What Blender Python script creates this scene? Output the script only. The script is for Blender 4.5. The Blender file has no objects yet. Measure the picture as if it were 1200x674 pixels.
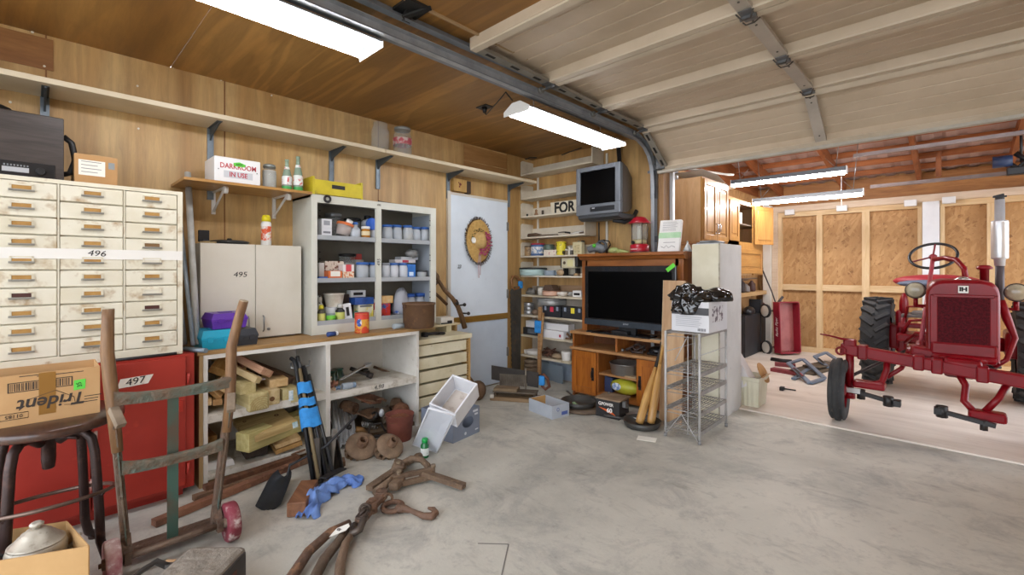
import bpy, bmesh, math, random
from mathutils import Matrix, Vector, Euler
random.seed(7)
PI = math.pi
C = bpy.context.scene.collection
V = Vector

# ---------- photo geometry: pixel rays of the 1200x674 frame onto real planes ----------
PSI = math.radians(43.92); FPX = 540.; HY = 316.; CX, CY, CZ = 3.775, -4.28, 1.30
FX, FY, RX, RY = -math.sin(PSI), math.cos(PSI), math.cos(PSI), math.sin(PSI)
def ray(px, py):
    s = (px-600)/FPX
    return FX+RX*s, FY+RY*s, (HY-py)/FPX
def onz(px, py, z=0.):
    d = ray(px, py); t = (z-CZ)/d[2]; return V((CX+t*d[0], CY+t*d[1], z))
def onx(px, py, x):
    d = ray(px, py); t = (x-CX)/d[0]; return V((x, CY+t*d[1], CZ+t*d[2]))
def ony(px, py, y):
    d = ray(px, py); t = (y-CY)/d[1]; return V((CX+t*d[0], y, CZ+t*d[2]))

# ---------- mesh building ----------
def T(x=0, y=0, z=0): return Matrix.Translation((x, y, z))
def R(a, ax): return Matrix.Rotation(a, 4, ax)
def S(x, y, z): return Matrix.Diagonal((x, y, z, 1))
def frame(o, xa, za):
    """matrix with origin o, local x along xa and local z near za"""
    x = V(xa).normalized(); z = V(za); y = z.cross(x).normalized(); z = x.cross(y).normalized()
    m = Matrix((x, y, z)).transposed().to_4x4(); m.translation = V(o); return m
class B:
    def __init__(s): s.bm = bmesh.new(); s.k = 0
    def face(s, vs, smooth=False):
        try:
            f = s.bm.faces.new(vs); f.material_index = s.k; f.smooth = smooth; return f
        except ValueError: return None
    def vs(s, pts, M=None): return [s.bm.verts.new(M @ V(p) if M else V(p)) for p in pts]
    def box(s, x0, x1, y0, y1, z0, z1, bev=0, M=None):
        v = s.vs([(x0,y0,z0),(x1,y0,z0),(x1,y1,z0),(x0,y1,z0),(x0,y0,z1),(x1,y0,z1),(x1,y1,z1),(x0,y1,z1)], M)
        fs = [s.face([v[i] for i in q]) for q in ((3,2,1,0),(4,5,6,7),(0,1,5,4),(1,2,6,5),(2,3,7,6),(3,0,4,7))]
        if bev:
            es = {e for f in fs for e in f.edges}
            r = bmesh.ops.bevel(s.bm, geom=list(es), offset=bev, segments=2, affect='EDGES', profile=.5)
            for f in r['faces']: f.material_index = s.k
        return s
    def cbox(s, c, sx, sy, sz, bev=0, M=None):
        return s.box(c[0]-sx/2, c[0]+sx/2, c[1]-sy/2, c[1]+sy/2, c[2]-sz/2, c[2]+sz/2, bev, M)
    def beam(s, p, q, w, h, up=(0,0,1), bev=0):
        """box from p to q, w wide and h high"""
        p, q = V(p), V(q); m = frame(p, q-p, up); L = (q-p).length
        return s.box(0, L, -w/2, w/2, -h/2, h/2, bev, m)
    def ring(s, c, xa, ya, r, n, ry=None):
        ry = r if ry is None else ry
        return [s.bm.verts.new(c + xa*(r*math.cos(2*PI*i/n)) + ya*(ry*math.sin(2*PI*i/n))) for i in range(n)]
    def bridge(s, a, b, smooth=True):
        n = len(a)
        for i in range(n): s.face([a[i], a[(i+1)%n], b[(i+1)%n], b[i]], smooth)
    def cyl(s, p, q, r, r2=None, n=12, cap=True):
        p, q = V(p), V(q); r2 = r if r2 is None else r2
        m = frame(p, q-p, (0,0,1) if abs((q-p).normalized().z) < .95 else (1,0,0))
        ya, za = m.col[1].to_3d(), m.col[2].to_3d()
        a, b = s.ring(p, ya, za, r, n), s.ring(q, ya, za, r2, n)
        s.bridge(a, b)
        if cap: s.face(a[::-1]); s.face(b)
        return s
    def tube(s, pts, r, n=8, closed=False, rs=None, cap=True, flat=None):
        pts = [V(p) for p in pts]; N = len(pts); rings = []
        up = None
        for i, p in enumerate(pts):
            if closed: t = (pts[(i+1)%N]-pts[i-1]).normalized()
            else: t = (pts[min(i+1,N-1)]-pts[max(i-1,0)]).normalized()
            if up is None: up = V((0,0,1)) if abs(t.z) < .9 else V((1,0,0))
            a = t.cross(up)
            if a.length < 1e-5: a = t.cross(V((1,0,.01)))
            a.normalize(); b = a.cross(t).normalized(); up = b
            rr = rs[i] if rs else r
            rings.append(s.ring(p, a, b, rr, n, rr*(flat or 1)))
        for i in range(N-1): s.bridge(rings[i], rings[i+1])
        if closed: s.bridge(rings[-1], rings[0])
        elif cap: s.face(rings[0][::-1]); s.face(rings[-1])
        return s
    def lathe(s, prof, n=20, M=None, cap=True, sy=1):
        M = M or Matrix(); rings = []
        for r, z in prof:
            rings.append([s.bm.verts.new(M @ V((max(r,1e-4)*math.cos(2*PI*i/n), sy*max(r,1e-4)*math.sin(2*PI*i/n), z))) for i in range(n)])
        for a, b in zip(rings, rings[1:]): s.bridge(a, b)
        if cap: s.face(rings[0][::-1]); s.face(rings[-1])
        return s
    def prism(s, poly, h, M=None, smooth=False):
        """polygon in local xy, extruded from z=0 to z=h"""
        a = s.vs([(x,y,0) for x,y in poly], M); b = s.vs([(x,y,h) for x,y in poly], M)
        s.face(a[::-1]); s.face(b)
        n = len(a)
        for i in range(n): s.face([a[i], a[(i+1)%n], b[(i+1)%n], b[i]], smooth)
        return s
    def strip(s, rows, smooth=True):
        """surface through rows of points"""
        rs = [s.vs(r) for r in rows]
        for a, b in zip(rs, rs[1:]):
            for i in range(len(a)-1): s.face([a[i], a[i+1], b[i+1], b[i]], smooth)
        return s
    def sphere(s, c, r, n=12, sz=(1,1,1), M=None):
        m = (M or Matrix()) @ T(*c) @ S(*sz)
        prof = [(r*math.sin(PI*i/8), -r*math.cos(PI*i/8)) for i in range(9)]
        return s.lathe(prof, n, m)
    def torus(s, c, R_, r, n=24, m=8, M=None, a0=0, a1=2*PI):
        M = (M or Matrix()) @ T(*c)
        full = abs(a1-a0-2*PI) < 1e-6; N = n if full else n+1
        pts = [M @ V((R_*math.cos(a0+(a1-a0)*i/n), R_*math.sin(a0+(a1-a0)*i/n), 0)) for i in range(N)]
        return s.tube(pts, r, m, closed=full)
    def shell(s, x0, x1, y0, y1, z0, z1, t, M=None, bot=True):
        """open-topped box with real wall thickness"""
        s.box(x0, x1, y0, y0+t, z0, z1, 0, M); s.box(x0, x1, y1-t, y1, z0, z1, 0, M)
        s.box(x0, x0+t, y0+t, y1-t, z0, z1, 0, M); s.box(x1-t, x1, y0+t, y1-t, z0, z1, 0, M)
        if bot: s.box(x0+t, x1-t, y0+t, y1-t, z0, z0+t, 0, M)
        return s
    def jitter(s, a, seed=1):
        rr = random.Random(seed)
        for v in s.bm.verts: v.co += V((rr.uniform(-a,a), rr.uniform(-a,a), rr.uniform(-a,a)))
        return s

ROOTM = {}
def tag(o, label=None, cat=None, group=None, kind=None):
    if label: o['label'] = label
    if cat: o['category'] = cat
    if group: o['group'] = group
    if kind: o['kind'] = kind
    return o
def thing(name, label, cat, loc=(0,0,0), rot=(0,0,0), group=None, M=None):
    o = bpy.data.objects.new(name, None); C.objects.link(o)
    o.empty_display_size = .05
    m = M if M is not None else T(*loc) @ Euler(rot).to_matrix().to_4x4()
    o.matrix_world = m; ROOTM[o] = m.copy()
    return tag(o, label, cat, group)
def put(name, b, mat, parent=None, world=False, label=None, smooth=None, bev=0, sub=0):
    """link a bmesh as ONE mesh object; world=True when its shape is given in world coordinates"""
    me = bpy.data.meshes.new(name)
    bmesh.ops.recalc_face_normals(b.bm, faces=b.bm.faces)
    b.bm.to_mesh(me); b.bm.free()
    for m in (mat if isinstance(mat, (list, tuple)) else [mat]): me.materials.append(m)
    o = bpy.data.objects.new(name, me); C.objects.link(o)
    if smooth: me.shade_smooth()
    if parent is not None:
        o.parent = parent
        M0 = ROOTM[parent]
        if world: me.transform(M0.inverted()); me.update()
        ROOTM[o] = M0
    if bev:
        md = o.modifiers.new('bevel', 'BEVEL'); md.width = bev; md.segments = 2; md.limit_method = 'ANGLE'
    if sub:
        md = o.modifiers.new('subd', 'SUBSURF'); md.levels = sub; md.render_levels = sub
    if label: o['label'] = label
    return o
def solo(name, b, mat, label, cat, group=None, **k):
    """a thing that is one mesh, given in world coordinates; its origin goes to its base"""
    o = put(name, b, mat, **k); me = o.data
    lo = [min(v.co[i] for v in me.vertices) for i in range(3)]; hi = [max(v.co[i] for v in me.vertices) for i in range(3)]
    c = V(((lo[0]+hi[0])/2, (lo[1]+hi[1])/2, lo[2]))
    me.transform(Matrix.Translation(-c)); o.location = c; ROOTM[o] = T(*c)
    return tag(o, label, cat, group)
def struct(name, b, mat, parent=None, **k):
    o = put(name, b, mat, parent, **k)
    if parent is None: o['kind'] = 'structure'
    return o
def dup(root, loc=None, rot=None, label=None, group=None, M=None):
    r = root.copy(); C.objects.link(r)
    if M is not None: r.matrix_world = M
    else:
        if loc is not None: r.location = loc
        if rot is not None: r.rotation_euler = rot
    if label: r['label'] = label
    if group: r['group'] = group
    for ch in list(root.children):
        c = ch.copy(); C.objects.link(c); c.parent = r
        for g in ch.children:
            d = g.copy(); C.objects.link(d); d.parent = c
    return r
def text(s, size, M, mat, parent, name='lettering', world=True, sx=1, shear=0, ext=.0006, font_bold=0):
    cu = bpy.data.curves.new('t', 'FONT'); cu.body = s; cu.size = size; cu.extrude = ext; cu.shear = shear
    cu.align_x = 'CENTER'; cu.align_y = 'CENTER'; cu.offset = font_bold; cu.resolution_u = 3
    to = bpy.data.objects.new('t', cu); C.objects.link(to)
    dg = bpy.context.evaluated_depsgraph_get()
    me = bpy.data.meshes.new_from_object(to.evaluated_get(dg)); bpy.data.objects.remove(to); bpy.data.curves.remove(cu)
    me.materials.clear(); me.materials.append(mat); me.name = name
    me.transform(M @ S(sx,1,1))
    o = bpy.data.objects.new(name, me); C.objects.link(o); o.parent = parent
    if world: me.transform(ROOTM[parent].inverted())
    ROOTM[o] = ROOTM[parent]
    return o
def FXp(x, y, z): return frame((x,y,z), (0,1,0), (1,0,0))      # writing on a face that looks along +x
def FYm(x, y, z): return frame((x,y,z), (1,0,0), (0,-1,0))     # writing on a face that looks along -y
def FZ(x, y, z, a=0): return T(x,y,z) @ R(a,'Z')

# ---------- materials ----------
def lin(h):
    h = h.lstrip('#'); r = []
    for i in (0,2,4):
        c = int(h[i:i+2],16)/255; r.append(c/12.92 if c <= .04045 else ((c+.055)/1.055)**2.4)
    return (*r, 1)
MATS = {}
def mk(name):
    m = bpy.data.materials.new(name); m.use_nodes = True
    nt = m.node_tree; return m, nt, nt.nodes['Principled BSDF']
def coords(nt, st=(1,1,1), rot=(0,0,0)):
    tc = nt.nodes.new('ShaderNodeTexCoord'); mp = nt.nodes.new('ShaderNodeMapping')
    oi = nt.nodes.new('ShaderNodeObjectInfo'); ad = nt.nodes.new('ShaderNodeVectorMath'); ad.operation = 'ADD'
    ml = nt.nodes.new('ShaderNodeMath'); ml.operation = 'MULTIPLY'; ml.inputs[1].default_value = 23.
    nt.links.new(oi.outputs['Random'], ml.inputs[0])
    nt.links.new(tc.outputs['Object'], ad.inputs[0]); nt.links.new(ml.outputs[0], ad.inputs[1])
    nt.links.new(ad.outputs[0], mp.inputs[0]); mp.inputs['Scale'].default_value = st; mp.inputs['Rotation'].default_value = rot
    return mp.outputs[0]
def noise(nt, vec, sc, det=4, rough=.55, dist=0):
    n = nt.nodes.new('ShaderNodeTexNoise'); n.inputs['Scale'].default_value = sc; n.inputs['Detail'].default_value = det
    n.inputs['Roughness'].default_value = rough; n.inputs['Distortion'].default_value = dist
    nt.links.new(vec, n.inputs['Vector']); return n.outputs['Fac']
def ramp(nt, fac, stops, interp='LINEAR'):
    r = nt.nodes.new('ShaderNodeValToRGB'); e = r.color_ramp; e.interpolation = interp
    while len(e.elements) < len(stops): e.elements.new(.5)
    for el, (p, c) in zip(e.elements, stops): el.position = p; el.color = lin(c) if isinstance(c, str) else (c,c,c,1)
    nt.links.new(fac, r.inputs[0]); return r.outputs[0]
def mix(nt, f, a, b, mode='MIX'):
    m = nt.nodes.new('ShaderNodeMix'); m.data_type = 'RGBA'; m.blend_type = mode
    if isinstance(f, (int,float)): m.inputs[0].default_value = f
    else: nt.links.new(f, m.inputs[0])
    for k, v in ((6,a),(7,b)):
        if isinstance(v, str): m.inputs[k].default_value = lin(v)
        else: nt.links.new(v, m.inputs[k])
    return m.outputs[2]
def bump(nt, bs, h, d=.1, st=.5):
    b = nt.nodes.new('ShaderNodeBump'); b.inputs['Distance'].default_value = d*.1; b.inputs['Strength'].default_value = st
    nt.links.new(h, b.inputs['Height']); nt.links.new(b.outputs[0], bs.inputs['Normal'])
def M(c, c2=None, r=.5, m=0, sc=6, th=(.42,.68), st=(1,1,1), bp=0, c3=None, sc3=40, th3=(.55,.75), spec=.5, coat=0):
    """plain or worn surface: colour c with patches of c2 and specks of c3"""
    key = ('M',c,c2,r,m,sc,th,st,bp,c3,sc3,th3,spec,coat)
    if key in MATS: return MATS[key]
    mt, nt, bs = mk('mat_'+c)
    bs.inputs['Base Color'].default_value = lin(c); bs.inputs['Roughness'].default_value = r; bs.inputs['Metallic'].default_value = m
    bs.inputs['Specular IOR Level'].default_value = spec; bs.inputs['Coat Weight'].default_value = coat
    if c2 or bp:
        vec = coords(nt, st); f = noise(nt, vec, sc, 5, .6)
        if c2:
            col = ramp(nt, f, [(th[0],c),(th[1],c2)])
            if c3: col = mix(nt, ramp(nt, noise(nt, vec, sc3, 4, .65), [(th3[0],0.),(th3[1],1.)]), col, c3)
            nt.links.new(col, bs.inputs['Base Color'])
        if bp: bump(nt, bs, noise(nt, vec, sc*5, 4), bp)
    MATS[key] = mt; return mt
def W(c, c2, ax='X', sc=3, r=.6, c3=None, fine=.5, stretch=9, coat=0):
    """wood with grain along an axis"""
    key = ('W',c,c2,ax,sc,r,c3,fine,stretch,coat)
    if key in MATS: return MATS[key]
    mt, nt, bs = mk('wood_'+c)
    st = {'X':(1,stretch,stretch),'Y':(stretch,1,stretch),'Z':(stretch,stretch,1)}[ax]
    vec = coords(nt, st)
    col = ramp(nt, noise(nt, vec, sc, 3, .6, .6), [(.35,c),(.65,c2)])
    g = ramp(nt, noise(nt, vec, sc*6, 5, .7), [(.3,.72),(.62,1.)])
    col = mix(nt, fine, col, g, 'MULTIPLY')
    if c3: col = mix(nt, ramp(nt, noise(nt, vec, sc*.35, 2), [(.5,0.),(.62,1.)]), col, c3)
    nt.links.new(col, bs.inputs['Base Color']); bs.inputs['Roughness'].default_value = r; bs.inputs['Coat Weight'].default_value = coat
    MATS[key] = mt; return mt
def clear(c='ffffff', a=.75, r=.05, key=None):
    """thin clear glass or plastic"""
    k = ('G',c,a,r)
    if k in MATS: return MATS[k]
    mt, nt, bs = mk('clear_'+c)
    tr = nt.nodes.new('ShaderNodeBsdfTransparent'); tr.inputs[0].default_value = lin(c)
    bs.inputs['Base Color'].default_value = lin(c); bs.inputs['Roughness'].default_value = r
    mx = nt.nodes.new('ShaderNodeMixShader'); mx.inputs[0].default_value = a
    nt.links.new(bs.outputs[0], mx.inputs[1]); nt.links.new(tr.outputs[0], mx.inputs[2])
    nt.links.new(mx.outputs[0], nt.nodes['Material Output'].inputs[0])
    MATS[k] = mt; return mt
def emit(c, s):
    mt, nt, bs = mk('lamp_'+c)
    bs.inputs['Base Color'].default_value = lin(c)
    bs.inputs['Emission Color'].default_value = lin(c); bs.inputs['Emission Strength'].default_value = s
    return mt
INK = M('1c1a1a', r=.7); WHITE = M('e8e6e0', r=.55); PAPER = M('e9e6dc', r=.8); BLACK = M('17171a', r=.45)
STEEL = M('9a9c9e', '7d7f80', r=.38, m=.85, sc=14); CHROME = M('c8c9ca', r=.2, m=1)
BROWNCARD = M('b98f5f', 'ab8050', r=.85, sc=4)
RUST = M('7d6049', '584231', r=.8, m=.05, sc=9, c3='96704f', sc3=30, bp=.3)
RUSTR = M('8c6047', '684534', r=.8, sc=8, c3='a37454', sc3=26, bp=.3)
DARKIRON = M('2c2b2c', '3d3633', r=.55, m=.4, sc=10)
RED = M('8f1220', '7c0d1a', r=.32, sc=5, coat=.4)
BLUETAPE = M('2f8fd8', '2579c0', r=.7, sc=25)
# ================= the room =================
def plywood(name, base, dark, light, ax, band=3.2, swirl=.35):
    mt, nt, bs = mk(name)
    st = (1,1,.10) if ax == 'Y' else (.10,1,1)
    vec = coords(nt, st)
    col = ramp(nt, noise(nt, vec, band, 2, .5, .3), [(.30,dark),(.45,base),(.62,light)])
    col = mix(nt, .8, col, ramp(nt, noise(nt, vec, 30, 6, .75, .4), [(.3,.74),(.6,1.05)]), 'MULTIPLY')
    # cathedral figure: bands of a slow noise
    f = noise(nt, coords(nt, tuple(q*.9+.02 for q in st)), 2.0, 2, .5, 1.2)
    w = nt.nodes.new('ShaderNodeMath'); w.operation = 'MULTIPLY'; w.inputs[1].default_value = 46.; nt.links.new(f, w.inputs[0])
    w2 = nt.nodes.new('ShaderNodeMath'); w2.operation = 'SINE'; nt.links.new(w.outputs[0], w2.inputs[0])
    col = mix(nt, swirl, col, ramp(nt, w2.outputs[0], [(.0,.72),(.6,1.0),(1.,1.08)]), 'MULTIPLY')
    col = mix(nt, ramp(nt, noise(nt, coords(nt), 1.6, 4, .6, 1.2), [(.5,0.),(.75,.4)]), col, dark)
    nt.links.new(col, bs.inputs['Base Color']); bs.inputs['Roughness'].default_value = .45
    return mt
PLY = plywood('plywood_wall', 'bd9760', '8f6636', 'd2b17a', 'Y')
PLYC = plywood('plywood_ceiling', '9f7238', '835927', 'b08347', 'X', 2.2, .5)
PLYX = plywood('plywood_back', 'b88f58', '8f6639', 'cba56c', 'Y', 2.6)

mt, nt, bs = mk('concrete')
vec = coords(nt)
col = ramp(nt, noise(nt, vec, .9, 6, .62, .6), [(.3,'a3a197'),(.5,'bebbb0'),(.72,'cecabe')])
col = mix(nt, ramp(nt, noise(nt, vec, 3.0, 7, .75, .5), [(.48,0.),(.70,.75)]), col, '8a8985')
col = mix(nt, ramp(nt, noise(nt, vec, 14, 5, .75), [(.55,0.),(.75,.5)]), col, '807d79')
col = mix(nt, ramp(nt, noise(nt, coords(nt, (1.2,4,1), (0,0,.5)), 1.5, 4, .7), [(.60,0.),(.74,.5)]), col, '76736d')
col = mix(nt, ramp(nt, noise(nt, vec, 5, 4, .7), [(.62,0.),(.75,.45)]), col, 'd6d0c4')
nt.links.new(col, bs.inputs['Base Color']); bs.inputs['Roughness'].default_value = .55
bump(nt, bs, noise(nt, vec, 60, 4), .05, .25)
CONC = mt
mt, nt, bs = mk('bay_floor')
vec = coords(nt, (.35,2.2,1))
col = ramp(nt, noise(nt, vec, 2.2, 5, .65, .5), [(.3,'d0c5b8'),(.5,'e2d8cc'),(.7,'ebe2d8')])
col = mix(nt, ramp(nt, noise(nt, coords(nt, (.5,1,1)), 3.2, 5, .7, .8), [(.58,0.),(.8,.5)]), col, 'a6937c')
nt.links.new(col, bs.inputs['Base Color']); bs.inputs['Roughness'].default_value = .5
BAYF = mt
mt, nt, bs = mk('strand_board')
tot = None
for k, (a, sc) in enumerate(((.5,17),(-.8,19),(1.5,16),(2.5,18))):
    v0 = coords(nt, (1,1,1), (a*.8,a,0)); mp2 = nt.nodes.new('ShaderNodeMapping'); mp2.inputs['Scale'].default_value = (.5,.5,2.2)
    nt.links.new(v0, mp2.inputs[0]); vo = nt.nodes.new('ShaderNodeTexVoronoi'); vo.inputs['Scale'].default_value = sc
    nt.links.new(mp2.outputs[0], vo.inputs['Vector'])
    c = ramp(nt, vo.outputs['Color'], [(.15,'8a623a'),(.5,'a97d4c'),(.85,'bf9664')])
    tot = c if tot is None else mix(nt, ramp(nt, vo.outputs['Color'], [(.35,0.),(.6,.9)]), tot, c)
col = mix(nt, ramp(nt, noise(nt, coords(nt, (1,1,1)), 30, 4, .8), [(.58,0.),(.75,.55)]), tot, '7d5330')
nt.links.new(col, bs.inputs['Base Color']); bs.inputs['Roughness'].default_value = .65
OSB = mt
PINE = W('dcc096','cfae7f','Z',2.5,.6,fine=.35); PINEX = W('dcc096','cfae7f','X',2.5,.6,fine=.35); PINEY = W('cfae7f','c09a66','Y',2.5,.6)
PINK = W('dcc6ae','d0b79b','X',2.5,.6,fine=.35)
RAFT = W('a86432','8a4c22','X',2.5,.65); RAFTY = W('9c5a2c','7f451f','Y',2.5,.65); RAFTZ = W('94562c','76401f','Z',2.5,.65)
CREAMSH = M('d9cbb0','cdbd9f', r=.5, sc=3)
SHWH = M('d8cfbd','c6bba6', r=.55, sc=4, c3='a89a84', sc3=22, th3=(.62,.8))

H = 2.65
struct('floor', B().box(-6,40,-40,.28,-.12,0), CONC)  # slab extended far outside, unseen, so no sky light reaches the ceiling from below
struct('floor', B().box(1.3,6.4,.28,4.3,-.12,.012), BAYF)
struct('floor', B().box(6.4,40,.28,12,-.12,0), CONC)  # unseen ground beyond the bay, added to block sky light from beneath
struct('wall_left', B().box(-.1,0,-5.9,.12,0,H), PLY)
struct('wall_back', B().box(0,1.70,0,.12,0,H), PLYX)
struct('wall_back', B().box(1.72,4.45,.0,.12,2.36,H).box(4.45,7.5,0,.12,0,H), PLYX)
struct('wall_right', B().box(7.5,7.6,-5.9,.12,0,2.65), PLY)
# ceiling sheets meet at narrow joints
struct('ceiling', B().box(0,2.44,-5.9,-3.647,H,H+.02), PLYC)
struct('ceiling', B().box(0,2.44,-3.643,0,H,H+.02), plywood('plywood_ceiling_swirl','a0733a','835a28','b28549','X',1.4,.8))
struct('ceiling', B().box(2.445,7.5,-5.9,0,H,H+.02), PLYC)
struct('trim_1', B().box(1.80,1.815,-5.85,-1.2,H-.012,H), M('a58a66', r=.6))
# patch sheet along the top of the left wall, horizontal grain
struct('trim_2', B().box(0,.006,-5.85,-4.20,2.45,H-.02), W('9a6a3a','86592e','Y',2.5,.5))
struct('trim_3', B().box(0,.006,-1.10,-.42,2.47,H-.015).box(0,.006,-1.10,-.42,2.345,2.462), W('a57a48','946a3a','Y',2.5,.5))
b = B()
for yy in (-4.23,-3.33,-2.11): b.box(0,.002,yy-.004,yy+.004,.8,H)
struct('trim_4', b, W('7a5028','8a5c30','Z',2,.5))
struct('trim_5', B().box(0,.012,-.45,-.25,0,H-.002), W('b08a54','a07a48','Z',2,.5))

b = B()
for px, py in ((38,38),(52,78),(59,41),(131,60),(161,101),(203,79),(162,151),(259,94),(318,112),(12,120)): p = onx(px,py,.0); b.cyl(p,p+V((.009,0,0)),.006,n=8)
struct('trim_23', b, M('dcd6c6',r=.4))
b = B()
for p_, q_ in (((560,637),(596,638)),((596,638),(588,674))): b.beam(onz(*p_,.0005),onz(*q_,.0005),.006,.002)
struct('trim_24', b, M('77736d',r=.8))
# white closet door in the left wall
DW = M('e0eaf4','d8e2ec', r=.45, sc=2.5, c3='b9bcc2', sc3=12, th3=(.66,.85))
d = thing('door_1', 'white flush door in the plywood wall with a straw hat hung on it', 'door', (0.01,-.88,0)); d['kind'] = 'structure'
put('upper_leaf', B().box(0,.024,-1.30,-.46,.80,2.075,.002), DW, d, True)
put('lower_leaf', B().box(0,.022,-1.30,-.46,.012,.735,.002), M('cfdbe8','c4d0de', r=.45, sc=2.5), d, True)
put('door_rail', B().box(0,.035,-1.30,-.455,.735,.80,.003), W('9a7430','83601f','Y',3,.35,coat=.3), d, True, label='amber varnished rail across the white door')
put('door_frame', B().box(0,.03,-1.335,-1.30,0,2.11).box(0,.028,-1.30,-.46,2.075,2.10), M('cfc9bd', r=.5), d, True)
for z in (.35,1.02,1.80):
    put('hinge', B().box(.024,.03,-.475,-.45,z-.05,z+.05).cyl((.03,-.455,z-.05),(.03,-.455,z+.05),.007,n=8), M('8d8a86',r=.4,m=.7), d, True)
text('23', .05, FXp(.0345,-1.19,1.33), INK, d, shear=.2)

# jamb of the wide doorway into the tractor bay
struct('trim_6', B().box(1.665,1.72,-.014,.16,0,2.36), W('9b7347','805a34','Z',2.5,.6))
struct('trim_7', B().box(1.70,1.755,.12,.16,0,2.36), M('c9ccd0', r=.4, m=.3))

# ---- tractor bay ----
struct('wall_bay_left', B().box(1.30,1.40,.12,4.3,0,2.5), OSB)
struct('wall_far', B().box(1.3,6.4,4.19,4.3,0,2.68), OSB)
b = B()
for x0, w in ((1.70,.05),(2.225,.075),(2.79,.085),(3.40,.045),(3.625,.045),(4.06,.075),(4.75,.08),(5.5,.08)):
    b.box(x0,x0+w,4.10,4.19,.09,2.14)
struct('trim_8', b, PINE)
b = B()
for x0, x1 in ((1.75,2.225),(2.30,2.79),(2.875,3.40),(3.67,4.06),(4.135,4.75)): b.box(x0,x1,4.12,4.19,.975,1.065)
struct('trim_9', b, PINEX)
struct('trim_10', B().box(1.62,6.35,4.10,4.19,2.14,2.215), PINEX)
struct('trim_11', B().box(1.60,6.35,4.05,4.19,2.215,2.31).box(1.62,1.70,4.05,4.10,.012,2.215), PINK)
struct('trim_12', B().box(1.6,6.35,4.10,4.19,.012,.09), PINEX)
struct('trim_13', B().box(1.50,1.615,4.0,4.19,.012,2.34,.004), M('e3ddd2','d8cfc2', r=.5, sc=3))
POSTW = M('e2e4e8','d6d9de', r=.4, sc=3)
b = B().box(3.449,3.62,4.06,4.13,.012,2.215,.004)
for k in range(14): b.cyl((3.50,4.06,.2+k*.145),(3.50,4.057,.2+k*.145),.008,n=8)
b.box(3.565,3.572,4.057,4.06,.02,2.21)
struct('trim_14', b, POSTW)
# roof of the bay: rises from the far wall, purlins over rafters
def roofz(y): return 2.55 + (4.1-y)*.155
b = B()
NR = 150
rows = []
for yy in (-.0,4.3):
    r_ = []
    for i in range(NR+1):
        x = 1.2+5.2*i/NR; r_.append((x, yy, roofz(yy)+.10+(.018 if (i//3)%2 else 0)))
    rows.append(r_)
b.strip(rows, False)
struct('ceiling', b, M('b49a92','a88a80', r=.5, sc=3))
b = B()
for k in range(10):
    y = .22+k*.40; z = roofz(y)
    b.box(1.2,6.4,y-.02,y+.02,z+.03,z+.10)
struct('trim_15', b, RAFT)
b = B()
for x in (1.75,2.58,3.42,4.25,5.1,5.95):
    b.beam((x,.0,roofz(0)-.01),(x,4.25,roofz(4.25)-.01),.045,.14)
struct('trim_16', b, RAFTY)
struct('trim_17', B().box(1.3,6.35,4.12,4.19,2.31,2.62), W('a8733c','8f5c2c','X',2.5,.6))
struct('trim_18', B().box(1.3,1.345,.12,4.19,2.4,2.6), RAFTY)
struct('trim_19', B().box(3.60,3.65,3.3,3.35,2.43,roofz(3.3)+.05), RAFTZ)
# short partition above the bay's left cabinets
struct('trim_20', B().box(1.2,1.40,.12,4.19,2.5,3.3), RAFTY)

# ---- light ----
TUBE = emit('fbfbff', 17)
TUBE2 = emit('fdf9f8', 40)
def shop_light(name, label, loc, rot, L, w, group, two=True, tm=TUBE):
    o = thing(name, label, 'ceiling light', loc, rot, group)
    hw = w/2
    sec = [(-hw,0.0),(-hw*.96,-.006),(-.03,.028),(.03,.028),(hw*.96,-.006),(hw,0.0),(.035,.045),(-.035,.045)]
    b = B().prism(sec, L, Matrix(((1,0,0,0),(0,0,1,-L/2),(0,1,0,0),(0,0,0,1))))
    put('reflector', b, M('5f6266', r=.5), o)
    for s in (-1,1):
        put('end_cap', B().prism([(-hw,-.035),(hw,-.035),(hw,.0),(.04,.05),(-.04,.05),(-hw,0)], .004, Matrix(((1,0,0,0),(0,0,1,s*L/2-.002),(0,1,0,0),(0,0,0,1)))), M('e8e8e6', r=.4), o)
        for x in ((-w*.27, w*.27) if two else (0,)):
            put('lamp_holder', B().box(x-.012,x+.012,s*(L/2-.012)-.008,s*(L/2-.012)+.008,-.03,.004), M('dcdcd8', r=.5), o)
    for x in ((-w*.27, w*.27) if two else (0,)):
        put('tube', B().cyl((x,-L/2+.02,-.016),(x,L/2-.02,-.016),.022 if two else .028,n=14), tm, o)
    return o
f1 = shop_light('fluorescent_light', 'white twin-tube shop light under the ceiling, cut off by the top edge of the photo', (1.49,-3.62,2.50), (0,0,0), 1.22, .25, 'twin-tube shop lights')
f2 = shop_light('fluorescent_light', 'white twin-tube shop light hung above the small grey television', (1.51,-1.235,2.45), (0,0,0), 1.30, .25, 'twin-tube shop lights')
for f, y in ((f1,-3.62),(f2,-1.235)):
    z0 = ROOTM[f].translation.z
    for s in (-1,1):
        put('hanger', B().tube([(1.50,y+s*.45,z0+.045),(1.50,y+s*.45,H)],.003,6), STEEL, f, True)
f3 = shop_light('fluorescent_light', 'long single-tube light hung from the bay rafters, nearer and higher of the two', (2.0,2.5,2.0), (0,0,PI/2), 1.2, .08, 'bay tube lights', False, TUBE2)
f4 = shop_light('fluorescent_light', 'long single-tube light hung in front of the far strand-board wall, lower of the two', (2.4,2.5,2.2), (0,0,PI/2), 1.2, .08, 'bay tube lights', False, TUBE2)
a, b_ = ony(863,214,1.9), ony(985,202,1.9); c_ = (a+b_)/2; f3.location = c_; f3.rotation_euler = (0,0,PI/2)
a, b_ = ony(882,236,2.5), ony(1013,227,2.5); c2_ = (a+b_)/2; f4.location = c2_
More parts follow.
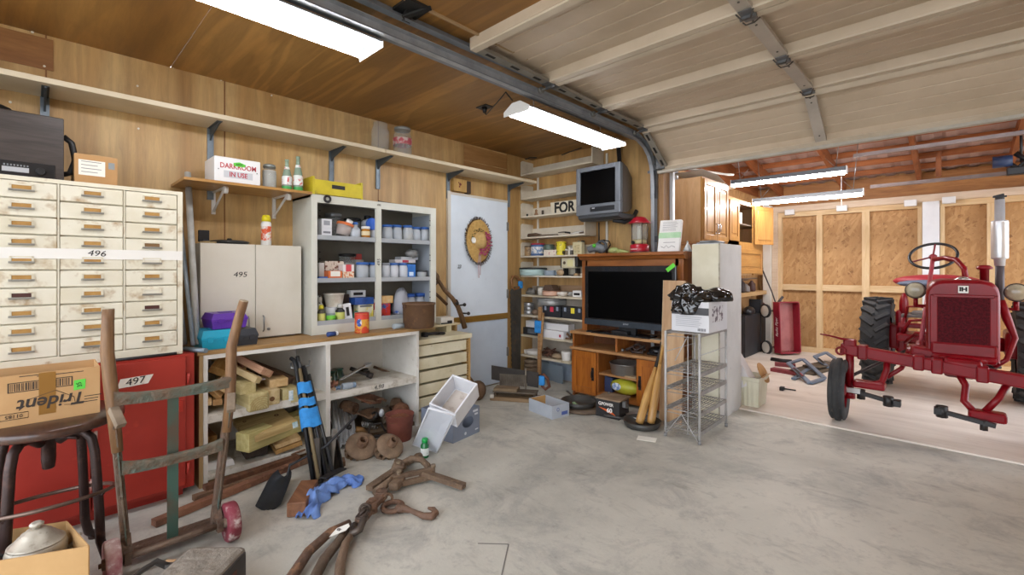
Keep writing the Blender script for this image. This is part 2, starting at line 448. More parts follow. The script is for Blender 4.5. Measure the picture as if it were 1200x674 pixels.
for f, c0 in ((f3,c_),(f4,c2_)):
    ROOTM[f] = T(*c0) @ R(PI/2,'Z')
    for s in (-1,1):
        p = V((c0.x+s*.5, c0.y, c0.z+.045))
        put('hanger', B().tube([p,(p.x+.05*s,p.y,roofz(p.y)+.05)],.004,6).tube([p,(p.x-.1*s,p.y,p.z+.12)],.003,6), STEEL, f, True)

w = bpy.data.worlds.new('World'); bpy.context.scene.world = w; w.use_nodes = True
bg = w.node_tree.nodes['Background']; bg.inputs[0].default_value = lin('eaf0fa'); bg.inputs[1].default_value = 3.0

cam = bpy.data.objects.new('Camera', bpy.data.cameras.new('Camera')); C.objects.link(cam)
cam.location = (CX,CY,CZ); cam.rotation_euler = (PI/2,0,PSI); cam.data.sensor_width = 36; cam.data.lens = 36*FPX/1200
cam.data.shift_y = -(337-HY)/1200; cam.data.clip_start = .05
sc = bpy.context.scene; sc.camera = cam
vs = sc.view_settings; vs.view_transform = 'Standard'; vs.look = 'None'; vs.gamma = 1; vs.exposure = .88; vs.use_curve_mapping = False
# ================= run of storage along the left wall =================
GREYM = M('7f8a93','6b757d', r=.45, m=.5, sc=10)
OFFW = M('dcd9cf','d2cec2', r=.45, sc=3)
WPAINT = M('dedbd3','cfcabf', r=.6, sc=5, c3='a59b8c', sc3=18, th3=(.64,.85))
DKIN = M('8c8678','77715f', r=.7, sc=4)
WORKTOP = W('b08b5a','94703f','Y',3,.55)

# --- long wall shelf in two boards, on bracket standards ---
def bracket(parent, y, dx=.25, top=2.29, drop=.16):
    b = B().box(0,.014,y-.013,y+.013,top-drop,top)
    b.box(.002,.018,y-.019,y-.013,top-drop,top).box(.002,.018,y+.013,y+.019,top-drop,top)
    put('bracket_standard', b, GREYM, parent, True)
    b = B().prism([(0.014,0),(dx,0),(dx,-.012),(.05,-.06),(.014,-.085)], .010, Matrix(((1,0,0,0),(0,0,1,y-.005),(0,1,0,top),(0,0,0,1))))
    b.box(.014,dx,y-.016,y+.016,top-.004,top)
    put('bracket_arm', b, M('4e555a', r=.5, m=.4), parent, True)
sh = thing('wall_shelf', 'long cream shelf board high on the left wall above the drawer cabinet', 'shelf', (.15,-4.7,2.29), group='long cream shelf boards')
put('board', B().box(.003,.30,-5.8,-2.215,2.29,2.32,.002), CREAMSH, sh, True)
for y, dr in ((-4.235,.42),(-3.42,.5),(-2.55,.28)): bracket(sh, y, top=2.29, drop=dr)
sh = thing('wall_shelf', 'long cream shelf board high on the left wall over the white door', 'shelf', (.15,-1.24,2.29), group='long cream shelf boards')
put('board', B().box(.003,.30,-2.21,-.262,2.29,2.32,.002), CREAMSH, sh, True)
for y in (-2.12,-1.32,-.43): bracket(sh, y, top=2.29, drop=.26)

# --- steel drawer cabinet 496 ---
IVORY = M('d9d2bd','cbc2a8', r=.5, sc=5, th=(.5,.75), c3='9c7a48', sc3=9, th3=(.58,.74))
IVORY2 = M('dcd6c3','d0c7ae', r=.5, sc=4, th=(.45,.75), c3='9a7642', sc3=7, th3=(.56,.74))
cab = thing('drawer_cabinet', 'ivory steel cabinet of small labelled drawers, rust-stained, marked 496 on a tape', 'cabinet', (.29,-4.1,.822))
xf = .60
b = B().box(.01,xf-.02,-4.46,-3.69,.822,1.74)
b.box(xf-.02,xf,-4.46,-3.69,1.722,1.742).box(xf-.02,xf,-4.46,-3.69,.822,.872)
for y0, y1 in ((-4.46,-4.44),(-4.198,-4.192),(-3.949,-3.943),(-3.714,-3.69)): b.box(xf-.02,xf,y0,y1,.872,1.722)
put('body', b, IVORY, cab, True)
NR = 10; dz = (1.722-.872)/NR
CARDT = M('b58a4a','a07438', r=.7, sc=20); CARDD = M('4a2620', r=.6); CARDW = M('dcd6c4', r=.7)
proto = {}
for ci, (y0, y1) in enumerate(((-4.438,-4.200),(-4.190,-3.951),(-3.941,-3.716))):
    for k in range(NR):
        z0 = 1.722-(k+1)*dz+.003; z1 = 1.722-k*dz-.003; ym = (y0+y1)/2; zm = (z0+z1)/2
        if ci not in proto:
            b = B().box(xf-.018,xf-.002,y0,y1,z0,z1,.004)
            me0 = put('drawer', b, IVORY2, cab, True); ROOTM[me0] = ROOTM[cab]
            b = B()
            yy0, yy1, q0, q1 = ym-.040, ym+.040, zm-.004, zm+.024
            b.box(xf-.002,xf+.003,yy0,yy1,q1-.005,q1).box(xf-.002,xf+.003,yy0,yy0+.007,q0,q1).box(xf-.002,xf+.003,yy1-.007,yy1,q0,q1)
            fr = put('label_holder', b, IVORY, me0, True)
            pl = put('pull', B().box(xf-.002,xf+.010,yy0-.003,yy1+.003,q0-.005,q0).box(xf+.008,xf+.010,yy0-.003,yy1+.003,q0-.006,q0+.004), M('a8a69e', r=.4, m=.5), me0, True)
            cd = put('card', B().box(xf-.002,xf,yy0+.008,yy1-.008,q0+.001,q1-.005), CARDT, me0, True)
            proto[ci] = (me0, fr, pl, cd, k)
        else:
            me0, fr, pl, cd, k0 = proto[ci]
            n = me0.copy(); C.objects.link(n); n.location = me0.location + V((0,0,-(k-k0)*dz))
            for q in (fr, pl): c = q.copy(); C.objects.link(c); c.parent = n
            c = cd.copy(); C.objects.link(c); c.parent = n
            spec = {(0,6):CARDD,(2,7):CARDD,(2,3):M('7a5a34',r=.7),(1,0):CARDW,(2,4):CARDW,(2,6):CARDW}.get((ci,k))
            if spec: c.material_slots[0].link = 'OBJECT'; c.material_slots[0].material = spec
tp = put('tape', B().box(xf-.001,xf+.0012,-4.46,-3.692,1.353,1.404), M('e6e3dc', r=.35), cab, True, label='white tape across the drawers')
text('496', .042, FXp(xf+.0016,-4.055,1.382) @ R(-.06,'Z'), INK, cab, shear=.15, sx=1.15)

# --- red steel cabinet under it ---
REDC = M('a93327','962a20', r=.42, sc=2, c3='c2452f', sc3=8, th3=(.62,.8))
rc = thing('metal_cabinet', 'red painted steel cabinet under the ivory drawers, marked 497 on white tape', 'cabinet', (.3,-4.2,0))
xr = .63
b = B().box(.01,xr-.02,-4.86,-3.637,.055,.818); b.box(0.02,xr-.08,-4.82,-3.68,.0,.055)
put('body', b, REDC, rc, True)
def rdoor(y0,y1,nm='door'):
    o = put(nm, B().box(xr-.019,xr,y0,y1,.075,.805,.004), REDC, rc, True); return o
d1 = rdoor(-4.072,-3.68); d2 = rdoor(-4.47,-4.08); rdoor(-4.85,-4.48)
for z in (.21,.45,.69):
    put('hinge', B().cyl((xr+.004,-4.076,z-.035),(xr+.004,-4.076,z+.035),.006,n=8).box(xr-.001,xr+.003,-4.098,-4.054,z-.03,z+.03), M('94261b','b8a79a', r=.5, sc=30), rc, True)
put('latch', B().box(xr,xr+.008,-3.73,-3.695,.50,.56).cyl((xr,-3.712,.53),(xr+.02,-3.712,.53),.008), M('b73325', r=.4), d1, True)
for z in (.17,.68): put('hinge', B().cyl((xr+.004,-3.668,z-.03),(xr+.004,-3.668,z+.03),.006,n=8).box(xr-.019,xr+.001,-3.676,-3.66,z-.03,z+.03), REDC, rc, True)
bt = B().prism([(-.075,-.03),(.055,-.022),(.078,.024),(-.06,.018)], .0012, FXp(xr,-3.905,.708))
put('tape', bt, PAPER, rc, True, label='white torn tape with 497 written on it')
text('497', .05, FXp(xr+.002,-3.905,.706) @ R(.10,'Z'), INK, rc, shear=.15, sx=1.1)
# bars lying along the red cabinet top
solo('steel_bar', B().tube([(.612,-4.02,.826),(.608,-3.72,.828)],.0075,8), DARKIRON, 'dark steel bar lying on the red cabinet in front of the drawers', 'bar')
solo('steel_pipe', B().tube([(.50,-3.66,.832),(.66,-3.59,.832)],.014,12), GREYM, 'short grey pipe end poking out between the red cabinet and the worktop', 'pipe')

# --- pipes leaning between the cabinets ---
for k, (p, q, r, nm, lb, mt_) in enumerate([
    ((.42,-3.583,.84),(.06,-3.562,1.95),.019,'steel_pipe','thick galvanized pipe leaning on the wall, right of the ivory drawers',M('c9cbc8','b0b2ae',r=.5,m=.2,sc=10)),
    ((.46,-3.612,.84),(.03,-3.60,1.66),.012,'steel_pipe','thin blue-grey pipe leaning against the wall beside the thick pipe',M('a3b0bb','8b98a2',r=.5,m=.2,sc=10)),
    ((.36,-3.632,.84),(.03,-3.628,1.42),.011,'steel_pipe','shortest thin pipe of the three leaning beside the ivory drawers',M('aab0b0','929898',r=.5,m=.2,sc=10))]):
    solo(nm, B().cyl(p,q,r,n=14,cap=True), mt_, lb, 'pipe')

# --- open counter 498 ---
ct = thing('storage_counter', 'long white open-shelved counter with a worn wooden top, marked 498', 'counter', (.29,-2.82,0))
x1 = .55
put('worktop', B().box(0,x1+.003,-3.61,-2.045,.788,.812,.002), WORKTOP, ct, True)
b = B().box(x1-.02,x1+.001,-3.578,-2.05,.762,.787)
put('front_rail', b, WPAINT, ct, True)
put('side_panel', B().box(.0,x1-.001,-3.60,-3.58,0,.787), W('b89b6d','a5875a','Z',3,.6), ct, True)
put('side_panel', B().box(.0,x1,-3.578,-3.556,.02,.762), WPAINT, ct, True)
put('side_panel', B().box(.0,x1,-2.074,-2.050,.0,.762), WPAINT, ct, True)
put('divider', B().box(.0,x1,-2.838,-2.805,.02,.762), WPAINT, ct, True)
put('back_panel', B().box(.0,.012,-3.556,-2.838,.03,.762).box(.0,.012,-2.805,-2.074,.03,.762), M('c9c4ba','bbb5a9', r=.65, sc=3), ct, True)
SHF = M('d6d2c8','c3bcad', r=.6, sc=6, c3='8f8168', sc3=12, th3=(.52,.78))
put('shelf', B().box(.012,x1,-3.556,-2.838,.377,.427), SHF, ct, True)
put('shelf', B().box(.012,x1,-3.556,-2.838,.036,.070), SHF, ct, True)
put('shelf', B().box(.012,x1,-2.805,-2.074,.362,.410), SHF, ct, True)
put('shelf', B().box(.012,x1-.03,-2.805,-2.074,.0,.03), W('6d5a45','594834','Y',3,.8), ct, True)
put('toe_kick', B().box(x1-.05,x1-.03,-3.58,-2.805,0,.036), W('8a6b45','6e5234','Y',3,.7), ct, True)
text('4.98', .045, FXp(x1+.001,-2.42,.388) @ R(.02,'Z'), INK, ct, shear=.15, sx=1.1)

# --- cupboard 495 ---
cb = thing('wall_cupboard', 'plain cream two-door cupboard standing on the counter, marked 495', 'cupboard', (.12,-3.21,.813))
CRM = M('dbd6c9','d2ccbd', r=.5, sc=2)
put('body', B().box(.0,.232,-3.53,-2.892,.822,1.475,.001).box(.02,.21,-3.5,-2.92,.813,.822), M('bdbbb4','b2b0a8', r=.5, sc=2), cb, True)
dl = put('door', B().box(.234,.252,-3.53,-3.207,.824,1.474,.0015), CRM, cb, True)
dr = put('door', B().box(.234,.252,-3.203,-2.892,.824,1.474,.0015), CRM, cb, True)
for dd, y in ((dl,-3.25),(dr,-3.155)):
    put('handle', B().tube([(.252,y,.865),(.272,y,.875),(.272,y,.965),(.252,y,.975)],.0045,8), STEEL, dd, True)
put('lock', B().cyl((.252,-3.12,.878),(.262,-3.12,.878),.010), STEEL, dr, True)
text('495', .05, FXp(.2525,-3.30,1.265), INK, cb, shear=.15, sx=1.15)

# --- bottle cabinet 495 (open steel cabinet) ---
oc = thing('open_cabinet', 'grey-white steel cabinet without doors, crowded with jars, pen marks on its centre post', 'cabinet', (.18,-2.30,.813))
OC = M('cfcfc4','c4c4b8', r=.45, sc=3, c3='a9a898', sc3=14, th3=(.66,.85)); OCI = M('a9adb0','9a9ea2', r=.5, sc=3)
xo = .36
b = B().box(.0,xo-.02,-2.86,-2.842,.813,1.855).box(.0,xo-.02,-1.752,-1.734,.813,1.855)
b.box(.0,xo-.02,-2.86,-1.734,1.838,1.856).box(0,xo-.02,-2.842,-1.752,.85,.868)
b.box(xo-.02,xo,-2.862,-2.818,.813,1.858).box(xo-.02,xo,-1.792,-1.733,.813,1.858)
b.box(xo-.02,xo,-2.818,-1.792,1.80,1.858).box(xo-.02,xo,-2.818,-1.792,.813,.882)
put('shell', b, OC, oc, True)
put('centre_post', B().box(xo-.02,xo+.001,-2.336,-2.288,.882,1.80), OC, oc, True)
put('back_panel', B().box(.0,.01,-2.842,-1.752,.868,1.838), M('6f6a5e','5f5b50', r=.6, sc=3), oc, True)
for z in (1.232,1.556):
    for y0, y1 in ((-2.818,-2.336),(-2.288,-1.792)):
        put('shelf', B().box(.012,xo-.012,y0+.002,y1-.002,z-.014,z).box(xo-.016,xo-.004,y0+.002,y1-.002,z-.03,z+.004), OCI, oc, True)
for y0, y1 in ((-2.818,-2.336),(-2.288,-1.792)):
    put('shelf', B().box(.012,xo-.02,y0+.002,y1-.002,.882,.897).box(xo-.02,xo-.006,y0+.002,y1-.002,.882,.915), OCI, oc, True)
put('side_lining', B().box(.012,xo-.02,-1.757,-1.752,.897,1.80), M('9fa6ae', r=.5), oc, True)
for y0 in (-2.80,-1.80):
    b = B()
    for z in (1.05,1.10,1.38,1.43,1.70,1.74): b.cyl((xo,y0,z),(xo+.0015,y0,z),.006,n=8)
    put('slot_holes', b, BLACK, oc, True)
text('495', .04, FXp(xo+.0016,-2.312,1.36) @ R(PI/2,'Z'), INK, oc, shear=.1)
text('495', .024, FXp(xo+.0006,-2.31,1.83), INK, oc, shear=.1)

# --- hanging plywood shelf with white brackets ---
ps = thing('plywood_shelf', 'short varnished plywood shelf on white brackets above the cream cupboard', 'shelf', (.19,-3.26,1.85))
put('board', B().box(.003,.39,-3.645,-2.868,1.850,1.868,.001), W('b98a4c','a17439','Y',2.5,.4,coat=.3), ps, True)
for y in (-3.40,-3.0):
    b = B().box(0,.012,y-.012,y+.012,1.69,1.85).box(.0,.30,y-.008,y+.008,1.838,1.849)
    b.beam((.01,y,1.71),(.27,y,1.838),.010,.014)
    put('bracket', b, M('d9d6d0', r=.4), ps, True)
    put('bracket_tip', B().cyl((.30,y-.012,1.826),(.30,y+.012,1.826),.024,n=14), M('d9d6d0', r=.4), ps, True)

# --- cream flat-drawer unit ---
IVY = M('d8d0b4','cabf9c', r=.55, sc=5, c3='9d8a60', sc3=16, th3=(.64,.84))
fu = thing('flat_drawer_unit', 'low cream unit of shallow flat drawers beside the white door', 'cabinet', (.26,-1.74,0))
put('carcass', B().box(.0,.47,-2.04,-2.02,.0,.68).box(.0,.012,-2.02,-1.46,.02,.68).box(0,.47,-2.02,-1.46,.0,.03), IVY, fu, True)
put('top_board', B().box(.0,.515,-2.044,-1.432,.662,.705,.003), IVY, fu, True)
b = B().box(.0,.50,-1.466,-1.440,.0,.662)
put('side_post', b, W('c6a066','b08b52','Z',3,.6), fu, True)
b = B()
for k in range(26): b.box(.485,.502,-1.490,-1.466,.02+k*.0245,.032+k*.0245)
put('runner_notches', b, W('c6a066','9c7a45','Z',3,.6), fu, True)
for k in range(6):
    z1_ = .648-k*.112; z0_ = z1_-.086
    yoff = (.0,.004,.010,.004,.0,.006)[k]
    put('drawer', B().box(.05,.48+yoff,-2.014,-1.492,z0_,z1_,.003).box(.48+yoff,.498+yoff,-2.018,-1.488,z0_-.004,z1_+.002,.003), IVY, fu, True)

# ===== things standing on these =====
def boxthing(name, label, cat, loc, rz, sx, sy, sz, mat, group=None, bev=.002):
    """closed carton: one mesh plus whatever labels are added by the caller"""
    o = thing(name, label, cat, loc, (0,0,rz), group)
    put('carton', B().box(-sx/2,sx/2,-sy/2,sy/2,0,sz,bev), mat, o)
    return o
def jar(name, label, cat, loc, r, h, body, lid=None, fill=None, neck=.8, lidh=.018, group=None, fillh=.6, M0=None, shoulder=.82, paper=None):
    o = thing(name, label, cat, loc, group=group, M=M0)
    lh = lidh if lid else 0
    put('body', B().lathe([(r*.9,0),(r,.006),(r,(h-lh)*shoulder*.92),(r*neck,(h-lh)*(shoulder+.1)),(r*neck,h-lh)], 14), body, o)
    if fill: put('contents', B().lathe([(r*.86,.004),(r*.94,.012),(r*.94,h*fillh),(r*.3,h*fillh+.006)], 12), fill, o)
    if lid: put('lid', B().lathe([(r*neck*1.08,h-lh-.002),(r*neck*1.08,h-.003),(r*neck*.9,h)], 14), lid, o)
    if paper: put('paper_label', B().lathe([(r*1.012,h*.22),(r*1.012,h*.58)], 14, cap=False), paper, o)
    return o
GLASS = clear('f4f7f7', .86); PLAST = clear('e8edf2', .55, .25)

# radio / speaker box and carton on top of the drawer cabinet
rb = thing('radio_receiver', 'dark walnut-cased radio receiver standing on the ivory drawer cabinet', 'radio', (.3,-4.45,1.742))
put('case', B().box(.10,.50,-4.80,-4.172,1.742,2.07,.006), W('4a4340','3a3432','Y',4,.35), rb, True)
fp = put('front_panel', B().box(.50,.508,-4.72,-4.205,1.748,1.825,.002), M('1d1e21', r=.3), rb, True)
for y in (-4.255,-4.425,-4.60):
    put('knob', B().cyl((.508,y,1.785),(.528,y,1.785),.019,.016,16).box(.528,.530,y-.002,y+.002,1.785,1.80), BLACK, fp, True)
put('dial_window', B().box(.508,.510,-4.385,-4.295,1.772,1.795), M('b9bcc0', r=.2), fp, True)
b = B()
for k in range(8): b.box(.508,.511,-4.38+k*.011,-4.374+k*.011,1.80,1.808)
put('push_buttons', b, M('7f8387', r=.4), fp, True)
put('strap_handle', B().tube([(.40,-4.172,2.0),(.40,-4.140,1.97),(.40,-4.125,1.88),(.40,-4.145,1.81),(.40,-4.172,1.80)],.007,8,flat=2), BLACK, rb, True)
o = solo('round_ornament', B().torus((.2,-4.50,2.11),.12,.035,20,8,R(0,'Z')).lathe([(.09,2.072),(.10,2.16),(.06,2.20)],16,T(.2,-4.50,0)), BLACK, 'round black object on the walnut radio, cut off by the left edge', 'ornament')
cx = boxthing('cardboard_carton', 'small brown carton with a white shipping label on the ivory drawers', 'box', (.40,-4.05,1.742), .03, .16, .172, .165, BROWNCARD)
put('shipping_label', B().box(.080,.0812,-.070,.035,.055,.135), PAPER, cx)
b = B()
for k in range(4): b.box(.0812,.0816,-.06,.02-.015*(k%2),.125-k*.018,.128-k*.018)
put('printing', b, M('6a6a6a', r=.7), cx)
put('stamp', B().box(.080,.0812,.048,.074,.10,.135), M('8a8f90', r=.7), cx)
put('tape', B().box(-.081,.081,-.02,.02,.1645,.166), M('c9a877', r=.3), cx)

# jars on the long shelf
jar('glass_jar', 'empty wide glass jar on the long shelf, left of the lidded one', 'jar', (.19,-2.20,2.32), .075,.245, GLASS, None, neck=.8, shoulder=.78)
jj = jar('glass_jar', 'glass jar with a grey lid and a red label on the long shelf', 'jar', (.20,-1.985,2.32), .082,.25, GLASS, M('8b8f90', r=.4, m=.4), neck=.82, lidh=.025, shoulder=.8)
put('paper_label', B().lathe([(.0835,.09),(.0835,.15)],14,cap=False), M('c9b5ae','b7525c', r=.7, sc=25, th=(.45,.55)), jj)

# sign box
sg = thing('darkroom_sign_box', 'white metal lamp box reading DARKROOM IN USE on the plywood shelf', 'sign', (.26,-3.345,1.868))
put('housing', B().box(.12,.36,-3.478,-3.207,1.868,2.032,.004), M('e4e4e4', r=.35), sg, True)
REDI = M('b3303c', r=.6)
text('DARKROOM', .046, FXp(.3605,-3.34,1.975), REDI, sg, sx=.82, font_bold=.0008)
put('text_band', B().box(.36,.3604,-3.425,-3.255,1.90,1.945), M('c3c6ca', r=.5), sg, True)
text('IN USE', .044, FXp(.3612,-3.34,1.922), REDI, sg, sx=.82, font_bold=.0008)
put('green_sticker', B().prism([(-.03,-.012),(.03,-.012),(.04,.004),(.0,.017),(-.035,.008)],.001, FXp(.3612,-3.335,1.992)), M('5cc43c', r=.6), sg, True)
text('4495', .02, FXp(.3626,-3.335,1.992), INK, sg)
put('screw', B().cyl((.36,-3.455,1.95),(.363,-3.455,1.95),.004,n=8).cyl((.36,-3.228,1.95),(.363,-3.228,1.95),.004,n=8), STEEL, sg, True)
put('top_cap', B().lathe([(.035,2.032),(.035,2.048),(.026,2.055)],14,T(.22,-3.31,0)), BLACK, sg, True)
jar('glass_jar', 'tall glass jar with a grey metal lid beside the white sign box', 'jar', (.27,-3.12,1.868), .046,.175, GLASS, M('8f9490', r=.35, m=.6), fill=M('b5b2aa', r=.6), fillh=.75, neck=.82, lidh=.022)
solo('glass_stopper', B().sphere((.2,-3.052,1.886),.018), GLASS, 'small glass ball beside the bottles on the plywood shelf', 'stopper')
def soda(y, h, lb, x=.30):
    o = thing('soda_bottle', lb, 'bottle', (x,y,1.868), group='soda bottles on the plywood shelf')
    r = .033
    put('glass', B().lathe([(r*.9,0),(r,.01),(r*.97,h*.28),(r,h*.42),(r*.75,h*.6),(r*.42,h*.78),(r*.38,h*.95),(r*.44,h*.955),(r*.44,h)],16), clear('b9d0bd',.55,.08), o)
    put('printed_label', B().lathe([(r*1.0,h*.18),(r*1.03,h*.26),(r*1.03,h*.42),(r*.95,h*.46)],16,cap=False), M('e1e4e0','cf5a58', r=.5, sc=42, th=(.56,.62)), o)
    put('neck_label', B().lathe([(r*.62,h*.68),(r*.48,h*.76)],16,cap=False), M('e1e4e0','cf5a58', r=.5, sc=42, th=(.54,.6)), o)
    put('green_base_print', B().lathe([(r*1.01,h*.02),(r*1.01,h*.13)],16,cap=False), M('3fa04a', r=.5), o)
soda(-3.012,.225,'shorter white-labelled soda bottle on the plywood shelf')
soda(-2.934,.260,'taller white-labelled soda bottle next to the yellow crate')
# yellow crate (bottle carrier box)
yc = thing('yellow_crate', 'chipped yellow wooden bottle crate on top of the open steel cabinet', 'crate', (.2,-2.66,1.858))
YEL = M('cdbb2a','b8a51f', r=.55, sc=6, c3='6c5f22', sc3=14, th3=(.62,.8))
put('side_board', B().box(.33,.345,-2.83,-2.46,1.860,1.975,.002), YEL, yc, True)
put('wear_edge', B().box(.345,.3465,-2.83,-2.46,1.861,1.868), M('6c5f22','8f8130',r=.7,sc=30), yc, True)
b = B()
for k in range(2): b.box(.08,.095,-2.83,-2.46,1.862+k*.062,1.918+k*.062)
put('side_board', b, YEL, yc, True)
put('end_board', B().box(.08,.345,-2.845,-2.83,1.860,1.995), YEL, yc, True); put('end_board', B().box(.08,.345,-2.46,-2.445,1.860,1.995), YEL, yc, True)
put('bottom_board', B().box(.085,.34,-2.83,-2.46,1.859,1.868), W('9a7f47','84692f','Y',3,.7), yc, True)
put('hand_slot', B().box(.345,.3465,-2.70,-2.595,1.918,1.948,.0005), BLACK, yc, True)
solo('steel_washer', B().tube([V((.368,-2.745+.022*math.cos(2*PI*i/20),1.832+.022*math.sin(2*PI*i/20))) for i in range(20)],.009,8,closed=True), DARKIRON, 'dark rubber ring hung on the top rail of the open cabinet', 'ring')
solo('steel_rod', B().tube([(.30,-2.28,1.872),(.26,-2.23,1.875),(.25,-2.0,1.868),(.27,-1.93,1.864)],.006,8), DARKIRON, 'dark bent rod lying on top of the open cabinet, right of the crate', 'rod')

# on top of the cream cupboard
bt = thing('black_device', 'small black square device standing on the cream cupboard', 'device', (.14,-3.485,1.476))
put('screen_box', B().box(.12,.145,-3.517,-3.455,1.485,1.565,.004), BLACK, bt, True)
put('stand', B().lathe([(.03,1.476),(.022,1.49),(.012,1.50)],12,T(.145,-3.475,0)), M('3a3d42', r=.4), bt, True)
solo('rubber_scraps', B().tube([(.19,-3.52,1.481),(.2,-3.49,1.484),(.21,-3.46,1.481),(.2,-3.43,1.483)],.006,6).tube([(.2,-3.51,1.482),(.22,-3.47,1.481)],.005,6), M('b59a6d',r=.8), 'tan scraps at the foot of the black device on the cupboard', 'scraps')
pl = thing('pan_lid', 'flat dark metal pan lid lying on the cream cupboard', 'lid', (.13,-3.33,1.476))
put('dish', B().lathe([(.09,1.477),(.115,1.480),(.125,1.492),(.123,1.496),(.09,1.503),(.02,1.505)],24,T(.118,-3.33,0)), M('4c4d4e','3f4041', r=.35, m=.6, sc=8), pl, True)
put('knob', B().lathe([(.012,1.504),(.016,1.512),(.012,1.518)],10,T(.118,-3.33,0)), BLACK, pl, True)
sp = thing('spray_can', 'white and orange spray can with a yellow cap on the cream cupboard', 'spray can', (.19,-3.115,1.476))
put('can', B().lathe([(.031,0),(.034,.004),(.034,.155),(.026,.172)],18), M('e3e1dc', r=.3), sp)
put('printed_label', B().lathe([(.0345,.03),(.0345,.135)],18,cap=False), M('e0dcd4','d8572b', r=.4, sc=22, th=(.46,.54), c3='e4b13c', sc3=30, th3=(.6,.65)), sp)
put('cap', B().lathe([(.030,.170),(.029,.195),(.022,.215),(.012,.218)],16).box(.0,.035,-.01,.01,.198,.212), M('e2d21e', r=.4), sp)

# boxes on the counter
def latchbox(name, label, loc, rz, sx, sy, h, col, grp=None):
    o = thing(name, label, 'case', loc, (0,0,rz), grp)
    m = M(col, r=.35)
    b = B(); t = .92
    v0 = [(-sx/2*t,-sy/2*t,0),(sx/2*t,-sy/2*t,0),(sx/2*t,sy/2*t,0),(-sx/2*t,sy/2*t,0)]
    v1 = [(-sx/2,-sy/2,h*.52),(sx/2,-sy/2,h*.52),(sx/2,sy/2,h*.52),(-sx/2,sy/2,h*.52)]
    a = b.vs(v0); c = b.vs(v1); b.face(a[::-1]); b.bridge(a, c, False); b.face(c)
    put('base', b, m, o)
    b = B(); a = b.vs([(x*1.03,y*1.03,h*.53) for x,y,_ in v1]); c = b.vs([(x*1.03,y*1.03,h*.62) for x,y,_ in v1]); e = b.vs([(x*.86,y*.86,h) for x,y,_ in v1])
    b.face(a[::-1]); b.bridge(a, c, False); b.bridge(c, e, False); b.face(e)
    put('lid', b, m, o)
    for s in (-.25,.25): put('latch', B().box(sx/2*1.0,sx/2*1.05,s*sy-.015,s*sy+.015,h*.38,h*.66), m, o)
    put('lid_handle', B().box(-sx*.12,sx*.12,-sy*.18,sy*.18,h,h*1.04,.004), M(col, r=.45), o)
    return o
latchbox('tackle_box', 'turquoise plastic case on the counter corner under the purple case', (.40,-3.495,.812), .02, .24, .175, .115, '1899b8')
latchbox('tackle_box', 'charcoal plastic case on the counter behind the hand truck handle', (.37,-3.335,.812), .02, .24, .145, .105, '34373d')
latchbox('tackle_box', 'purple plastic case stacked on the turquoise case', (.38,-3.425,.930), .05, .20, .20, .095, '5c2f9c')
bl = thing('blue_cylinder', 'small blue roll with a white end lying on the counter front', 'roll', (.5,-2.76,.812))
put('roll', B().cyl((.49,-2.80,.829),(.485,-2.74,.829),.017), M('27437f', r=.5), bl, True)
put('white_end', B().cyl((.485,-2.74,.829),(.483,-2.722,.829),.0165), M('dfe0e4', r=.5), bl, True)
oc_ = thing('salt_canister', 'orange and yellow cardboard canister on the counter before the open cabinet', 'canister', (.46,-2.515,.812))
put('drum', B().lathe([(.053,0),(.054,.006),(.054,.145),(.053,.15)],22), M('d8a23a','cf4a2c', r=.45, sc=14, th=(.46,.52)), oc_)
put('top_band', B().lathe([(.0547,.105),(.0547,.145)],22,cap=False), M('cf4130', r=.5), oc_)
put('badge', B().prism([(.02*math.cos(2*PI*i/14),.03*math.sin(2*PI*i/14)) for i in range(14)],.002, T(.036,-.040,.082) @ R(-.85,'Z') @ FXp(0,0,0)), M('2b4aa0','dfdcd2', r=.5, sc=40, th=(.52,.58)), oc_)
put('lid', B().lathe([(.055,.147),(.055,.154),(.05,.156)],22), M('c8402e', r=.4), oc_)
pb = thing('plastic_bottle', 'clear plastic bottle with a white cap lying on the counter', 'bottle', (.47,-2.17,.812))
put('body', B().cyl((.475,-2.245,.836),(.465,-2.14,.836),.022,n=14).cyl((.465,-2.14,.836),(.463,-2.115,.836),.022,.012,14), clear('cfdbe2',.5,.12), pb, True)
put('cap', B().cyl((.463,-2.115,.836),(.461,-2.09,.836),.014,n=12), M('e6e6e4', r=.4), pb, True)
pt = thing('cooking_pot', 'rusty brown cast cooking pot on the end of the worktop', 'pot', (.505,-2.02,.812))
put('pot_body', B().lathe([(.120,.0),(.130,.012),(.133,.19),(.140,.196),(.140,.208),(.125,.208),(.122,.03),(.02,.02)],32,cap=False), M('6e5138','5a4130', r=.6, m=.2, sc=5, c3='86613f', sc3=16), pt)
put('pot_floor', B().lathe([(.002,.0),(.12,.0),(.121,.03),(.002,.026)],32,cap=False), M('5a4130', r=.7), pt)
put('bail_ear', B().box(-.02,.02,.132,.147,.17,.2).box(-.02,.02,-.147,-.132,.17,.2), M('5a4130', r=.6), pt)
